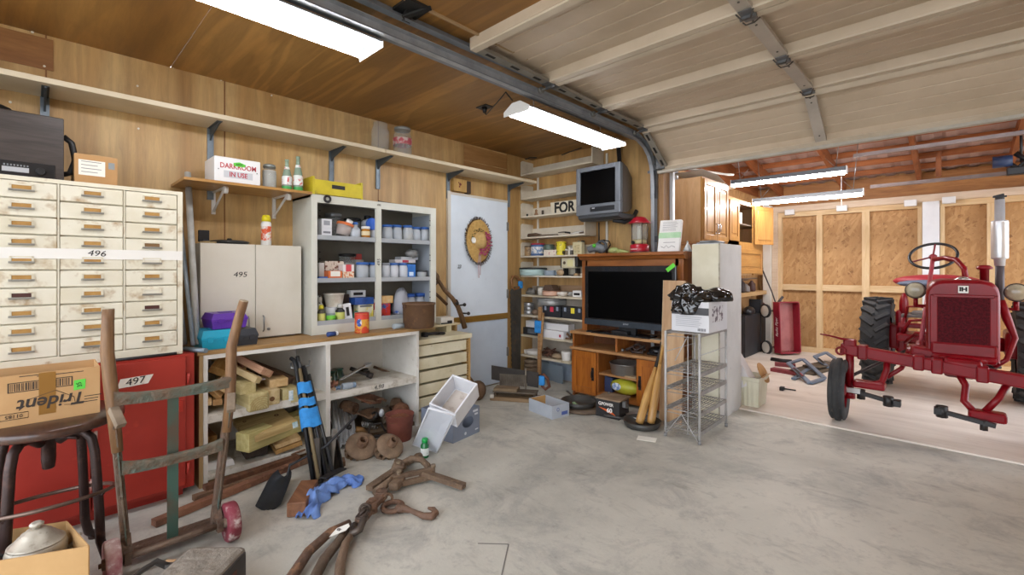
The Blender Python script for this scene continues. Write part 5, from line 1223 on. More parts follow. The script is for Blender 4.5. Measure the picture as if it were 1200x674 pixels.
# front wall with a real oval hole
n = 28; cxh, czh, ra, rb_ = Lg*.55, HgB*.55, Lg*.21, HgB*.20
def sq(a):
    c, s = math.cos(a), math.sin(a); k = min((Lg/2)/abs(c) if abs(c)>1e-6 else 9, (HgB/2)/abs(s) if abs(s)>1e-6 else 9)
    return (Lg/2+c*k, HgB/2+s*k)
angs = sorted(set([2*PI*i/n for i in range(n)]+[math.atan2(s*HgB/2,c*Lg/2)%(2*PI) for s in (-1,1) for c in (-1,1)]))
for yw in (0,.004):
    o_r = b.vs([(*[sq(a)[0]],yw,sq(a)[1]) for a in angs]); i_r = b.vs([(cxh+ra*math.cos(a),yw,czh+rb_*math.sin(a)) for a in angs]); b.bridge(o_r, i_r, False)
put('carton', b, GC, gx)
put('printed_marks', B().prism([(.012*math.cos(2*PI*i/14),.012*math.sin(2*PI*i/14)) for i in range(14)],.0008,Matrix(((1,0,0,Lg*.45),(0,0,-1,-.0001),(0,1,0,.035),(0,0,0,1)))).box(Lg*.74,Lg*.93,-.0008,0,HgB-.035,HgB-.018).box(Lg*.80,Lg*.93,-.0008,0,HgB-.06,HgB-.046).box(Lg*.82,Lg*.94,-.0008,0,.03,.04), M('c9ced6',r=.7), gx)
put('orange_sticker', B().box(Lg*.42,Lg*.56,-.001,.0,HgB-.02,HgB+.018), M('c8502e',r=.6), gx)
wb = thing('white_bin', 'white plastic bin tipped over the grey carton, its open side facing out', 'bin', M=Matrix())
WPL = M('dcdde0','cfd0d4',r=.4,sc=3)
tl, bl_, br_, tr = att(535,440,3.10), att(502.5,473,2.92), att(533,486,2.84), att(556,466,3.0)
xa = (br_-bl_); ya = (tl-bl_); wx, wy = xa.length, ya.length
wm = frame(bl_, xa, xa.cross(ya)); wy_ = (wm.to_3x3().inverted() @ ya).y
b = B(); t_ = .012; dp = .13
za = wm.to_3x3() @ V((0,0,1)); sgn = -1
def wbx(x0,x1,y0,y1,z0,z1): b.box(x0,x1,y0,y1,z0,z1,.003,wm)
wbx(0,wx,0,t_,-dp,0); wbx(0,wx,wy_-t_,wy_,-dp,0); wbx(0,t_,t_,wy_-t_,-dp,0); wbx(wx-t_,wx,t_,wy_-t_,-dp,0); wbx(t_,wx-t_,t_,wy_-t_,-dp,-dp+.006)
put('bin_shell', b, WPL, wb, True)
put('dirt_inside', B().box(t_+.01,wx-t_-.01,wy_*.25,wy_-t_-.01,-dp+.006,-dp+.007,0,wm), M('c7bdb2','a5968a',r=.8,sc=18,th=(.5,.7)), wb, True)
ld = thing('bin_lid', 'flat white plastic lid leaning against the grey carton', 'lid', M=Matrix())
q = [onz(484,521,.004), onz(512,530,.004), att(533,487,2.80), att(503,478,2.86)]
b = B(); nn = (q[1]-q[0]).cross(q[3]-q[0]).normalized(); a = b.vs(q); c = b.vs([p-nn*.008 for p in q]); b.face(a); b.face(c[::-1]); b.bridge(a,c,False)
put('lid_panel', b, M('d9dce2','ced2da',r=.4,sc=3), ld, True)
b = B(); b.tube([p+nn*.003 for p in q],.006,6,closed=True); put('raised_rim', b, WPL, ld, True)
for o, c in ((wb,(bl_+br_)/2),(ld,(q[0]+q[1])/2)):   # origin to the base
    for ch in o.children: ch.data.transform(Matrix.Translation(-V(c)))
    o.location = c; ROOTM[o] = T(*c)
# ================= shelves on the back wall =================
SHZ = [2.44,2.155,1.935,1.685,1.462,1.23]
wordn = ['topmost','second from the top','third from the top','fourth from the top','fifth from the top','sixth from the top']
extra = ['an empty one just under the ceiling','an empty one','carrying the FOR SALE board','carrying dark tools','carrying cans and tins','holding the round blue box']
for k, z in enumerate(SHZ):
    xr_ = 1.02 if k == 0 else .925
    t = thing('trough_shelf', f'cream trough shelf on the back wall, {wordn[k]}, {extra[k]}', 'shelf', (xr_/2,-.11,z), group='cream trough shelves on the back wall')
    put('bottom_board', B().box(.012,xr_,-.22,-.014,z-.018,z,.002), SHWH, t, True)
    put('back_strip', B().box(.012,xr_,-.014,-.002,z-.018,z+.115), SHWH, t, True)
    prof = [(-.22,-.02),(-.005,-.02),(-.005,.165),(-.20,.165),(-.22,.145)]
    for x in (.008, xr_):
        if k in (4,5) and x > .5: continue
        put('end_board', B().prism(prof, .014, Matrix(((0,0,1,x),(1,0,0,0),(0,1,0,z),(0,0,0,1)))), SHWH, t, True)
        for (yy,zz) in ((-.19,.03),(-.19,.08)) if x<.5 else ():
            pass
LOWZ = [1.0,.762,.524,.287]
for k, z in enumerate(LOWZ):
    xr_ = (.92,.92,.80,.76)[k]
    t = thing('plain_shelf', 'plain board shelf in the back corner, ' + ('the one with the copper pan','the one with the two black cases','the one with the white cartons','the lowest one, just above the floor')[k], 'shelf', (.45,-.11,z), group='plain shelves in the back corner')
    put('board', B().box(.012,xr_,-.225,-.004,z-.022,z,.002), M('c9bda6','b3a58b',r=.6,sc=5,c3='8c7d66',sc3=16,th3=(.62,.8)), t, True)
for x, lb in ((.10,'white slotted wall standard behind the trough shelves, near the corner'),(1.075,'white slotted wall standard beside the small grey television')):
    solo('shelf_standard', B().box(x-.012,x+.012,-.012,-.001,.9 if x<.5 else 1.5,2.55), M('dcd8ce',r=.5), lb, 'wall standard')
struct('trim_21', B().box(.012,.93,-.012,-.001,.0,1.10), M('a3988a','8c8274',r=.7,sc=4))
struct('trim_22', B().box(.012,.93,-.016,-.012,.02,.26), M('8d97a3','7c8792',r=.4,sc=4))
def onshelf(px, x_y, z): return ony(px, 300, x_y)
def sx(px, y=-.13): return ony(px, 300, y).x
def sbox(name, lab, cat, px0, px1, y, dep, z, h, mat, rz=0, group=None):
    x0, x1 = sx(px0,y-dep/2), sx(px1,y-dep/2); o = thing(name, lab, cat, ((x0+x1)/2,y,z), (0,0,rz), group)
    put('box', B().box(-(x1-x0)/2,(x1-x0)/2,-dep/2,dep/2,0,h,.003), mat, o); o['w'] = x1-x0
    return o
def scyl(name, lab, cat, px0, px1, y, z, h, mat, lid=None, band=None, taper=1, fill=None, group=None):
    x0, x1 = sx(px0,y), sx(px1,y); r = (x1-x0)/2
    o = thing(name, lab, cat, ((x0+x1)/2,y,z), group=group)
    put('body', B().lathe([(r*taper*.97,0),(r*taper,.004),(r,h-.006),(r*.97,h)],22), mat, o)
    if band: put('paper_label', B().lathe([(r*1.012,h*.2),(r*1.012,h*.8)],22,cap=False), band, o)
    if lid: put('lid', B().lathe([(r*1.03,h),(r*1.03,h+.015),(r*.9,h+.018)],22), lid, o)
    return o
# FOR SALE board
fs = thing('for_sale_sign','cream board lettered FOR SALE in black standing on a trough shelf','sign',(.68,-.06,1.935),(.22,0,0))
put('board', B().box(-.31,.42,-.008,.0,0,.15,.001), M('e3dac4','d6cbb2',r=.6,sc=6), fs)
text('FOR SALE', .165, FYm(.055,-.0085,.074), INK, fs, world=False, sx=.93, shear=.18, font_bold=.006)
solo('small_figure', B().lathe([(.02,0),(.025,.02),(.012,.05),(.016,.07),(.006,.085)],10,T(.17,-.12,1.935)), M('8d6a4a',r=.7), 'small brown figure standing on the FOR SALE shelf', 'figurine')
solo('small_bolt', B().cyl((.08,-.18,1.935),(.08,-.18,1.965),.012,n=6), DARKIRON, 'small dark bolt at the left end of the FOR SALE shelf', 'bolt')
solo('dark_block', B().box(.20,.225,-.06,-.04,1.935,2.01,.004), M('4c4238',r=.7), 'dark upright block behind the brown figure', 'block')
# shelf 4: tools
z = 1.685
solo('wire_brush', B().tube([(.06,-.13,z+.02),(.16,-.12,z+.03),(.24,-.11,z+.022)],.022,10,rs=[.03,.026,.014]).jitter(.004,3).tube([(.22,-.11,z+.014),(.48,-.10,z+.012)],.012,8,rs=[.014,.011]), M('5b4735','40322a',r=.8,sc=20), 'dark brush with a wooden handle lying on the tool shelf', 'brush')
ps_ = thing('trowel','dark pointed trowel lying on the tool shelf','trowel',(.62,-.12,z))
put('blade', B().prism([(.50,0),(.58,-.03),(.62,-.02),(.62,.02),(.58,.03)],.008,T(.0,-.12,z+.035) @ R(0,'X')), DARKIRON, ps_, True)
put('handle', B().tube([(.60,-.12,z+.036),(.66,-.12,z+.028),(.70,-.13,z+.012),(.76,-.13,z+.012)],.010,8), DARKIRON, ps_, True)
solo('caulk_tube', B().tube([(.70,-.15,z+.016),(.80,-.14,z+.02),(.86,-.13,z+.02)],.018,10,rs=[.008,.017,.019]), M('d9d6d0',r=.5), 'white tube lying at the right of the tool shelf', 'tube')
solo('scraper', B().box(.84,.91,-.10,-.07,z,z+.018,.003).tube([(.83,-.17,z+.01),(.92,-.12,z+.03)],.010,8), M('6b5848',r=.6), 'brown scraper at the right end of the tool shelf', 'scraper')
# shelf 5: cans
z = 1.462
scyl('glass_jar','little brown jar at the left end of the can shelf','jar',616,624,-.13,z,.105,M('a5885f','6a5138',r=.4,sc=30),M('5a4a3a',r=.5))
scyl('tin_can','red-lidded blue can on the can shelf','can',624,637,-.13,z,.13,M('3f5f8f',r=.4),M('a8303c',r=.4),band=M('d5d2cc','6d86a8',r=.5,sc=30,th=(.48,.56)))
sbox('printed_tin','cream printed tin box in the middle of the can shelf','tin',637,653,-.13,.10,z,.065,M('ddd2c2','b5727a',r=.5,sc=34,th=(.58,.62)))
scyl('tape_tin','green-grey flat tin on top of the cream printed one','tin',638.5,648,-.13,z+.066,.045,M('5e6f62','4b5a50',r=.45),M('48564c',r=.4))
scyl('yellow_can','yellow can with black stripes on the can shelf','can',653,662.5,-.14,z,.135,M('dccb32','3b3520',r=.4,sc=16,th=(.55,.58)),M('d8c62e',r=.4))
for k, px in enumerate((664,667.5,670)):
    scyl('small_bottle',('left','middle','right')[k]+' one of three tiny bottles beside the yellow can','bottle',px-1.6,px+1.6,-.14-.02*k,z,.05+.02*(k==1),(M('7a6a4c',r=.4),M('c9c3b4',r=.4),M('4a443a',r=.4))[k],M('d5d0c5',r=.5), group='tiny bottles on the can shelf')
o = sbox('oil_tin','cream rectangular oil tin at the right of the can shelf','tin',671,681.5,-.13,.06,z,.14,M('d3c9a2','b8ac84',r=.45,sc=9))
put('cap', B().lathe([(.012,.14),(.012,.155)],12), M('8b8266',r=.5), o); put('printed_label', B().box(-.035,.035,-.031,-.030,.03,.11), M('c2b38a','8d8468',r=.5,sc=40,th=(.55,.6)), o)
scyl('spray_can','dark thin can behind the cream oil tin','can',681.5,685,-.10,z,.14,M('39505a',r=.4),BLACK)
# shelf 6
z = 1.23
o = scyl('round_box','pale blue round hat box with a black lid on the shelf','box',613,637,-.12,z,.075,M('a9c2c0','9ab4b2',r=.5,sc=5),M('26282a',r=.5))
put('paper_seal', B().box(-.02,.03,-.118,-.115,.01,.07), M('cfd2c8',r=.6), o)
gl = scyl('glass_mug','clear bluish mug standing beside the pale blue round box','mug',639,650,-.12,z,.06,clear('b9c7d4',.45,.1))
put('handle', B().torus((0,0,0),.02,.005,14,6,T(.075,0,.03) @ R(PI/2,'X')), clear('b9c7d4',.45,.1), gl)
solo('tan_ball', B().sphere((sx(658),-.14,z+.035),.045,12,(1.2,1,.8)), M('b59a78','9c8264',r=.7,sc=9), 'tan round lump in the middle of the round-box shelf', 'ball')
rd = thing('table_radio','small cream radio with dark ends on a stand at the shelf\'s right','radio',(sx(669,-.12),-.12,z))
put('stand', B().box(-.09,.10,-.03,.05,.0,.012).box(-.085,-.07,-.03,.05,0,.085).box(.08,.095,-.03,.05,0,.085), DARKIRON, rd)
put('case', B().box(-.09,.09,-.06,.05,.085,.20,.012), M('d3cbb0','c0b695',r=.5,sc=5), rd)
put('end_cheek', B().box(-.112,-.09,-.05,.045,.09,.195,.008), M('3a322c',r=.5), rd); put('end_cheek', B().box(.09,.125,-.05,.06,.10,.22,.008), M('2b2826',r=.5), rd)
put('dial', B().cyl((-.045,-.06,.145),(-.045,-.064,.145),.018,n=14), M('5a4c3c',r=.5), rd); put('front_plate', B().box(-.005,.075,-.063,-.06,.105,.18), M('d8cf9a',r=.5), rd)
for k, (px, c) in enumerate(((675,'a58a66'),(680,'6b543e'),(683,'c9c2b5'))):
    solo('small_tin', B().lathe([(.025,0),(.027,.02),(.02,.03)],10,T(sx(px,-.18),-.18,z)), M(c,r=.6), ('tan','brown','pale')[k]+' small tin in front of the cream radio', 'tin')
# shelf 7
z = 1.0
solo('grey_lump', B().sphere((sx(622),-.13,z+.035),.05,10,(1.4,1,.75)).jitter(.012,4), M('77736c','5b5751',r=.7,sc=9), 'grey crumpled lump at the left of the copper pan shelf', 'rag')
solo('white_cup', B().lathe([(.035,0),(.045,.07),(.04,.085)],14,T(sx(634),-.13,z)), M('d8d2c6',r=.5), 'white cup left of the copper pan', 'cup')
pn = scyl('copper_pan','copper-coloured round pan on the corner shelf','pan',638,656,-.14,z,.058,M('b98a72','a07560',r=.4,m=.3,sc=6),band=M('cfa58c',r=.4))
solo('wooden_block', B().prism([(-.085,0),(.085,0),(.05,.06),(-.05,.06)],.11,Matrix(((1,0,0,sx(646)),(0,0,1,-.19),(0,1,0,z+.062),(0,0,0,1)))), M('5d4636','46352a',r=.7,sc=6), 'dark brown wedge-shaped block on top of the copper pan', 'block')
solo('white_bowl', B().lathe([(.045,0),(.062,.02),(.066,.05),(.058,.05),(.05,.012)],18,T(sx(660.5),-.15,z)), M('d2c9bd',r=.4), 'cream bowl right of the copper pan', 'bowl')
o = sbox('white_carton','small white carton with black print on the corner shelf','box',671,681,-.14,.07,z,.07,M('e0dedb',r=.6)); put('black_print', B().box(-.04,.04,-.0358,-.035,.02,.045), BLACK, o)
solo('glass_dish', B().lathe([(.05,0),(.07,.05),(.066,.05),(.045,.008)],16,T(sx(668,-.06),-.06,z)), M('9d9a94',r=.4), 'grey dish behind the cream bowl', 'dish')
o = solo('picture_board', B().box(sx(655,-.03),sx(684,-.03),-.03,-.022,z,z+.12), W('a9896a','8c6d50','X',3,.6), 'brown board leaning at the back of the copper pan shelf', 'board')
# shelf 8
z = .762
for k in range(3):
    scyl('tin_can',('bottom','middle','top')[k]+' tin of the small silver stack at the shelf\'s left','can',615.5-.6*k*0,624.5,-.13,z+.047*k,.045,M('a9aaab','8b8c8d',r=.35,m=.6,sc=9), group='silver tins stacked on the corner shelf')
solo('brown_pot', B().lathe([(.04,0),(.055,.03),(.04,.06),(.03,.065)],14,T(sx(629),-.14,z)), M('7a6450','5e4a3a',r=.7,sc=9), 'squat brown pot beside the silver tins', 'pot')
o = scyl('cake_tin','wide grey round tin standing on the black cases','tin',634,661,-.08,z+.128,.06,M('a8a8a6','8d8d8a',r=.4,m=.4,sc=5),M('9a9a98',r=.4,m=.4))
for px0, px1, c, lb in ((636,657,'c8324a','black case with a red sticker on the corner shelf'),(658.5,683.5,'e3d23a','black case with a yellow sticker on the corner shelf')):
    o = sbox('drill_case', lb, 'case', px0, px1, -.135, .15, z, .125, M('26272c','1d1e22',r=.45)); w_ = o['w']
    put('lid_edge', B().box(-w_/2-.003,w_/2+.003,-.078,.078,.085,.093), M('303138',r=.4), o)
    for s in (-1,1): put('latch', B().box(s*w_*.33-.014,s*w_*.33+.014,-.084,-.075,.075,.12,.002), M('8d97a8',r=.4), o)
    put('sticker', B().box(-.018,.03,-.079,-.0775,.06,.118), M(c,r=.6), o)
# shelf 9
z = .524
o = sbox('black_carton','black carton with a grey window under the white cartons','box',613,633,-.12,.14,z,.085,M('2b2c30',r=.5)); put('window', B().box(-.06,.07,-.071,-.070,.02,.07), M('6f757c','4c5158',r=.3,sc=20), o)
o = sbox('white_carton','long upper white carton on the shelf behind the taped stick','box',616,666,-.10,.12,z+.087,.075,M('dcdbda',r=.6)); o['label'] = 'long white carton, upper of the two behind the blue-taped stick'
o = sbox('white_carton','shorter lower white carton under the long white carton','box',634,660.5,-.145,.13,z,.085,M('dedcdc',r=.6)); put('red_mark', B().box(.10,.125,-.0658,-.065,.02,.05), M('a8283c',r=.6), o)
solo('iron_clamp', B().tube([(sx(662),-.15,z+.015),(sx(666),-.15,z+.06),(sx(669),-.14,z+.02)],.014,8).tube([(sx(661),-.18,z+.012),(sx(671),-.16,z+.012)],.010,8), RUST, 'rusty clamp at the right end of the white carton shelf', 'clamp')
# shelf 10
z = .287
solo('white_dish', B().lathe([(.07,0),(.085,.01),(.09,.055),(.08,.055),(.075,.012)],20,T(sx(626),-.14,z)), M('d9d5cc',r=.45), 'white round dish on the lowest shelf behind the stick', 'dish')
solo('small_cup', B().lathe([(.018,0),(.022,.05)],12,T(sx(616,-.17),-.17,z)), M('d5d1c8',r=.5), 'small white cup at the left of the lowest shelf', 'cup')
b = B(); rr = random.Random(5); cx_ = sx(643)
for i in range(16):
    a = rr.uniform(0,6.28); pts = [(cx_+.10*rr.uniform(-1,1),-.12+.06*rr.uniform(-1,1),z+.012+.09*rr.random()**1.5) for _ in range(5)]
    b.tube(pts,.008,6)
solo('rope_heap', b, M('6d4a38','54372a',r=.8,sc=12), 'tangled heap of brown cord on the lowest shelf', 'cord')
solo('tan_stone', B().sphere((sx(653,-.16),-.16,z+.03),.06,10,(1.3,.8,.55)).jitter(.006,2), M('9a8468','7f6b52',r=.8,sc=9), 'flat tan stone before the cord heap on the lowest shelf', 'stone')
pw = scyl('white_pail','small white pail at the right end of the lowest shelf','pail',659,669,-.15,z,.10,M('dedad2',r=.45),taper=.85)
# things in the corner on the floor
b = B()
for k in range(5): b.torus((.14-.004*k,-.16,.028+.045*k),.085-.006*k,.024,20,8)
solo('rope_coil', b, M('7d6a55','655443',r=.85,sc=14), 'stacked coil of grey-brown rope in the corner under the lowest shelf', 'rope')
for k, px in enumerate((637,647,657)):
    p0 = ony(px,440,-.07)
    solo('leaning_glass', B().box(p0.x-.06,p0.x+.06,-.05-.03*k,-.044-.03*k,.0,.20), clear('aab7c2',.5,.15), ('left','middle','right')[k]+' one of three panes leaning under the lowest shelf', 'pane', 'panes under the lowest shelf')
# big saw
sw = thing('crosscut_saw','long dark crosscut saw standing in the corner, blue tape on its handle','saw',(.04,-.33,.0))
prof = [(-.255,.10),(-.395,.10)]; nT = 34
for i in range(nT+1):
    zz = .10+(1.06-.10)*i/nT; yb = -.395-.03*(i/nT); prof.append((yb-(.010 if i%2 else 0),zz))
prof += [(-.36,1.10),(-.24,1.09)]
b = B().prism(prof,.004,Matrix(((0,0,1,.036),(1,0,0,0),(0,1,0,0),(0,0,0,1))))
put('blade', b, M('5b5751','46423d',r=.5,m=.4,sc=5,c3='6e5a46',sc3=14), sw, True)
put('handle', B().tube([(.038,-.40,1.10),(.038,-.41,1.17),(.038,-.385,1.22),(.038,-.33,1.22),(.038,-.29,1.19),(.038,-.24,1.16),(.038,-.25,1.11),(.038,-.30,1.08),(.038,-.36,1.07)],.015,8,closed=True), W('9a6c40','7d5430','Z',4,.5), sw, True)
put('blue_tape', B().box(.020,.056,-.285,-.225,1.075,1.165,.012), BLUETAPE, sw, True)
# wooden stick with blue tape
p, q = V((.37,-.30,.0)), ony(633,360,-.235)
stk_ = thing('wooden_stick','two slim wooden sticks bound with blue tape leaning on the corner shelves','stick',p)
put('stick', B().beam(p,q,.045,.018,(0,1,0)), W('b0875a','93693f','X',3,.6), stk_, True)
put('stick', B().beam(p.lerp(q,.45)+V((.03,-.012,0)), q+V((.055,-.01,-.06)), .024,.014,(0,1,0)), W('b89264','9c7448','X',3,.6), stk_, True)
m = frame(p.lerp(q,.66),q-p,(0,1,0)); put('blue_tape', B().box(0,.14,-.062,.028,-.028,.014,.008,m), BLUETAPE, stk_, True)

# ================= mitre box with back saw =================
mm = Matrix.Translation((.60,-.93,0)) @ R(math.radians(31),'Z')
mb = thing('mitre_box','old mitre box with its dark saw blade, on the floor before the white door','mitre box',M=mm)
put('base_board', B().box(-.24,.24,-.10,.09,0,.035,.004), W('9a7f5e','7c6346','X',3,.7), mb)
put('rail', B().box(-.22,.22,-.07,.07,.075,.09,.004).cyl((-.2,-.05,.035),(-.2,-.05,.08),.012,n=8).cyl((.2,-.05,.035),(.2,-.05,.08),.012,n=8).cyl((-.2,.05,.035),(-.2,.05,.08),.012,n=8).cyl((.2,.05,.035),(.2,.05,.08),.012,n=8), M('6a5e50','524839',r=.6,m=.3,sc=8), mb)
put('table', B().box(-.21,.03,-.075,.06,.09,.12,.005), W('8f7a5e','735f47','X',3,.7), mb)
b = B().box(-.18,.10,.05,.062,.12,.235)
for i in range(14): b.box(-.175+.02*i,-.163+.02*i,.04,.052,.12,.235)
put('ribbed_fence', b, M('6d6355','554b3f',r=.6,m=.3,sc=9), mb)
sb = put('saw_blade', B().prism([(-.27,.17),(-.27,.315),(.22,.265),(.22,.11)],.004,Matrix(((1,0,0,0),(0,0,1,.066),(0,1,0,0),(0,0,0,1)))).box(-.272,.222,.062,.074,.0,.0), M('2f2a26','3d3630',r=.5,m=.4,sc=7), mb)
put('saw_guide', B().cyl((.09,.066,.08),(.09,.066,.30),.008,n=8).box(.075,.105,.05,.085,.12,.15), M('8c8476',r=.5,m=.4), mb)
put('saw_handle', B().tube([(.22,.068,.24),(.27,.068,.25),(.31,.068,.21),(.33,.068,.13),(.29,.068,.10),(.26,.068,.13),(.26,.068,.19)],.016,8,closed=True), W('6e3f28','55301e','Z',4,.5), mb)
put('blue_tape', B().box(.225,.285,.040,.096,.14,.235,.012), BLUETAPE, mb)
for x in (-.22,.235): put('adjusting_wheel', B().lathe([(.022,0),(.022,.028),(.012,.034)],14,T(x,-.10,.03)), M('cfcac0',r=.5), mb)
solo('wood_piece', B().sphere((.33,-1.20,.09),.10,12,(.7,1.0,1.0)).tube([(.30,-1.23,.14),(.18,-1.30,.33),(.10,-1.36,.50)],.02,8,rs=[.035,.024,.02]), W('7a6048','5d4632','Z',3,.75), 'weathered wooden hook-shaped piece standing between the cream drawers and the door', 'wood piece')

# small open grey carton
cf, cr_, cl_ = onz(647,492), onz(667,487), onz(625,480)
e1 = (cr_-cf).normalized(); e2 = V((-e1.y,e1.x,0)); e2 = e2 if e2.dot(cl_-cf) > 0 else -e2
oc2 = thing('grey_carton','small open pale grey carton with a tan flap, alone on the concrete','box',M=frame(cf,e1,(0,0,1)))
s_ = 1 if (ROOTM[oc2].to_3x3() @ V((0,1,0))).dot(cl_-cf) > 0 else -1
L1, L2, hh = (cr_-cf).length, (cl_-cf).length, .115
y0_, y1_ = (0,L2) if s_>0 else (-L2,0)
put('carton', B().shell(0,L1,y0_,y1_,0,hh,.004), M('b3bac3','a5acb6',r=.7,sc=3), oc2)
put('tan_lining', B().box(.005,.009,y0_+.01,y1_-.01,.006,hh-.002).box(.01,L1-.01,y0_+.006 if s_<0 else y1_-.010,y0_+.010 if s_<0 else y1_-.006,.006,hh-.002), M('c49a62',r=.8), oc2)
put('white_lining', B().box(.009,L1-.006,y0_+.010,y1_-.010,.0045,.007), M('dfdcd6',r=.8), oc2)
yy = -.0008 if s_>0 else .0008
fy = 0 if s_>0 else 0
put('printed_mark', B().tube([(L1*.34+.014*math.cos(a),-.0012*s_,.075+.014*math.sin(a)) for a in [2*PI*i/12 for i in range(12)]],.0022,4,closed=True).box(L1*.55,L1*.9,-.0012 if s_>0 else 0,.0 if s_>0 else .0012,.02,.05), M('4c5fa0',r=.6), oc2)

# skillets
SKI = M('4b4a47','353432',r=.45,m=.4,sc=6,c3='4c453c',sc3=16)
def skillet(lab, c, r, ang, z, mat=SKI, hl=.16):
    o = thing('skillet', lab, 'pan', (c[0],c[1],z), (0,0,ang))
    put('pan', B().lathe([(.001,.004),(r*.86,.004),(r*.90,.012),(r,.055),(r-.008,.055),(r*.88,.018),(.001,.014)],36,cap=False), mat, o)
    h_ = put('handle', B().tube([(r-.01,0,.045),(r+.05,0,.05),(r+hl*.8,0,.052),(r+hl,0,.052)],.014,10,rs=[.016,.010,.013,.014],flat=.6), mat, o)
    return o
wl_ = solo('round_board', B().lathe([(.19,.0),(.21,.008),(.21,.022),(.05,.026)],36,T(1.26,-.72,0)), W('6f5d47','57473a','X',3,.7), 'round brown wooden board on the floor under the skillet', 'board')
skillet('dark iron skillet resting on the round wooden board', (1.23,-.74), .165, 2.55, .026)
solo('coin_scraps', B().cyl((1.24,-.80,.041),(1.25,-.79,.058),.045,.03,n=12), M('7f9a78','6a8464',r=.6,sc=30), 'greenish scouring pad in the skillet on the wooden board', 'pad')
skillet('dark iron skillet holding the feet of two baseball bats', (1.90,-.78), .155, 3.5, .0)
# bats
BATW = W('c79a58','a97c40','X',3,.45,coat=.2)
def bat(lab, foot, top, grip=None):
    foot, top = V(foot), V(top); L = (top-foot).length; o = thing('baseball_bat', lab, 'bat', M=frame(foot, top-foot, (0,1,0)))
    m = R(PI/2,'Y')
    put('barrel', B().lathe([(.012,0),(.03,.008),(.034,.04),(.0345,.22),(.028,.34),(.018,.44),(.0145,.50)],20,m), BATW, o)
    put('handle', B().lathe([(.0145,.50),(.0135,L-.03),(.022,L-.014),(.022,L-.004),(.012,L)],16,m), grip or BATW, o)
bat('baseball bat with a black grip, the one nearer the black battery', (1.885,-.80,.022), (1.915,-.43,.66), M('2b2622',r=.6))
bat('plain wooden baseball bat, the one nearer the leaning board', (1.955,-.735,.022), (1.935,-.45,.70))
solo('white_card', B().box(-.07,.07,-.045,.045,0,.003,0,T(2.07,-1.02,.001) @ R(.35,'Z')), PAPER, 'small white card lying on the concrete in front of the skillet', 'card')

# battery
ba = V((1.464,-.806,0)); bb_ = V((1.69,-.786,0)); e1 = (bb_-ba).normalized()
bt = thing('car_battery','black car battery box with an orange flash and the number 60, by the wooden stand','battery',M=frame(ba,e1,(0,0,1)))
BL_ = (bb_-ba).length
put('case', B().box(0,BL_,0,.20,0,.155,.006), M('222224','2e2c2b',r=.45,sc=8,c3='55504a',sc3=22,th3=(.66,.85)), bt)
put('top_board', B().box(-.005,BL_+.012,-.004,.205,.155,.170,.003), M('8a735a','725d48',r=.8,sc=8), bt)
text('POWER', .036, FYm(.115,-.0012,.118), WHITE, bt, world=False, font_bold=.001, sx=.9)
text('G', .04, FYm(.042,-.0012,.118), WHITE, bt, world=False, font_bold=.001)
put('orange_flash', B().prism([(.03,.085),(.14,.045),(.20,.03),(.16,.06),(.12,.075)],.0012,Matrix(((1,0,0,0),(0,0,-1,0),(0,1,0,0),(0,0,0,1)))), M('d9632a',r=.5), bt)
text('60', .052, FYm(.135,-.0022,.068), WHITE, bt, world=False, font_bold=.002)
put('terminal', B().cyl((.05,.16,.17),(.05,.16,.185),.010,n=10), M('8a8a86',r=.4,m=.6), bt)
put('side_clip', B().box(BL_,BL_+.03,.06,.09,.10,.15).box(BL_,BL_+.02,.12,.15,.08,.11), M('6d6c6a',r=.5), bt)
solo('metal_dish', B().lathe([(.08,.0),(.11,.03),(.105,.03),(.07,.006)],18,T(1.77,-.60,0)), M('9a9a98',r=.4,m=.4), 'grey metal dish on the floor right of the black battery', 'dish')

# ================= wooden entertainment stand =================
OAK = W('a5642c','854a1c','Z',2.5,.4,coat=.15); OAKX = W('a5642c','854a1c','X',2.5,.4,coat=.15); OAKL = W('b98a5a','9d7044','X',2.5,.5)
es = thing('entertainment_stand','orange-brown wooden television stand with cupboard doors and a tall hutch','tv stand',(1.5,-.2,0))
xl, xr2, yf = .905, 2.02, -.39
put('side_panel', B().box(xl,xl+.022,yf,-.03,0,.64), OAK, es, True); put('side_panel', B().box(xr2-.022,xr2,yf,-.03,0,.64), OAK, es, True)
put('top_board', B().box(xl-.02,xr2+.02,yf-.02,-.02,.64,.668,.004), OAKL, es, True)
put('middle_board', B().box(xl-.02,xr2+.02,yf-.025,-.03,.478,.505,.004), OAKL, es, True)
put('divider', B().box(1.405,1.427,yf+.01,-.03,.505,.64), OAK, es, True)
put('back_panel', B().box(xl+.02,xr2-.02,-.035,-.025,.03,.64), W('6b3e1e','532d13','Z',2.5,.5), es, True)
put('base_rail', B().box(xl+.02,xr2-.02,yf+.01,-.03,.03,.075), OAKX, es, True)
put('inner_upright', B().box(1.19,1.212,yf+.01,-.03,.075,.478), OAK, es, True); put('inner_upright', B().box(1.63,1.652,yf+.01,-.03,.075,.478), OAK, es, True)
put('inner_shelf', B().box(1.212,1.63,yf+.02,-.03,.255,.275), OAKL, es, True)
for x0, x1_, hx in ((xl+.002,1.20,1.165),(1.645,xr2-.002,1.68)):
    d_ = put('door', B().box(x0,x0+.055,yf-.018,yf,.05,.472,.002).box(x1_-.055,x1_,yf-.018,yf,.05,.472,.002).box(x0+.055,x1_-.055,yf-.018,yf,.05,.11).box(x0+.055,x1_-.055,yf-.018,yf,.412,.472).box(x0+.055,x1_-.055,yf-.010,yf-.002,.11,.412), W('b36a24','8f4d16','Z',2.5,.35,coat=.2), es, True)
    put('handle', B().box(hx-.014,hx+.014,yf-.024,yf-.018,.19,.32,.002).tube([(hx,yf-.02,.215),(hx,yf-.045,.23),(hx,yf-.045,.28),(hx,yf-.02,.295)],.006,6), M('2a2320',r=.45,m=.4), d_, True)
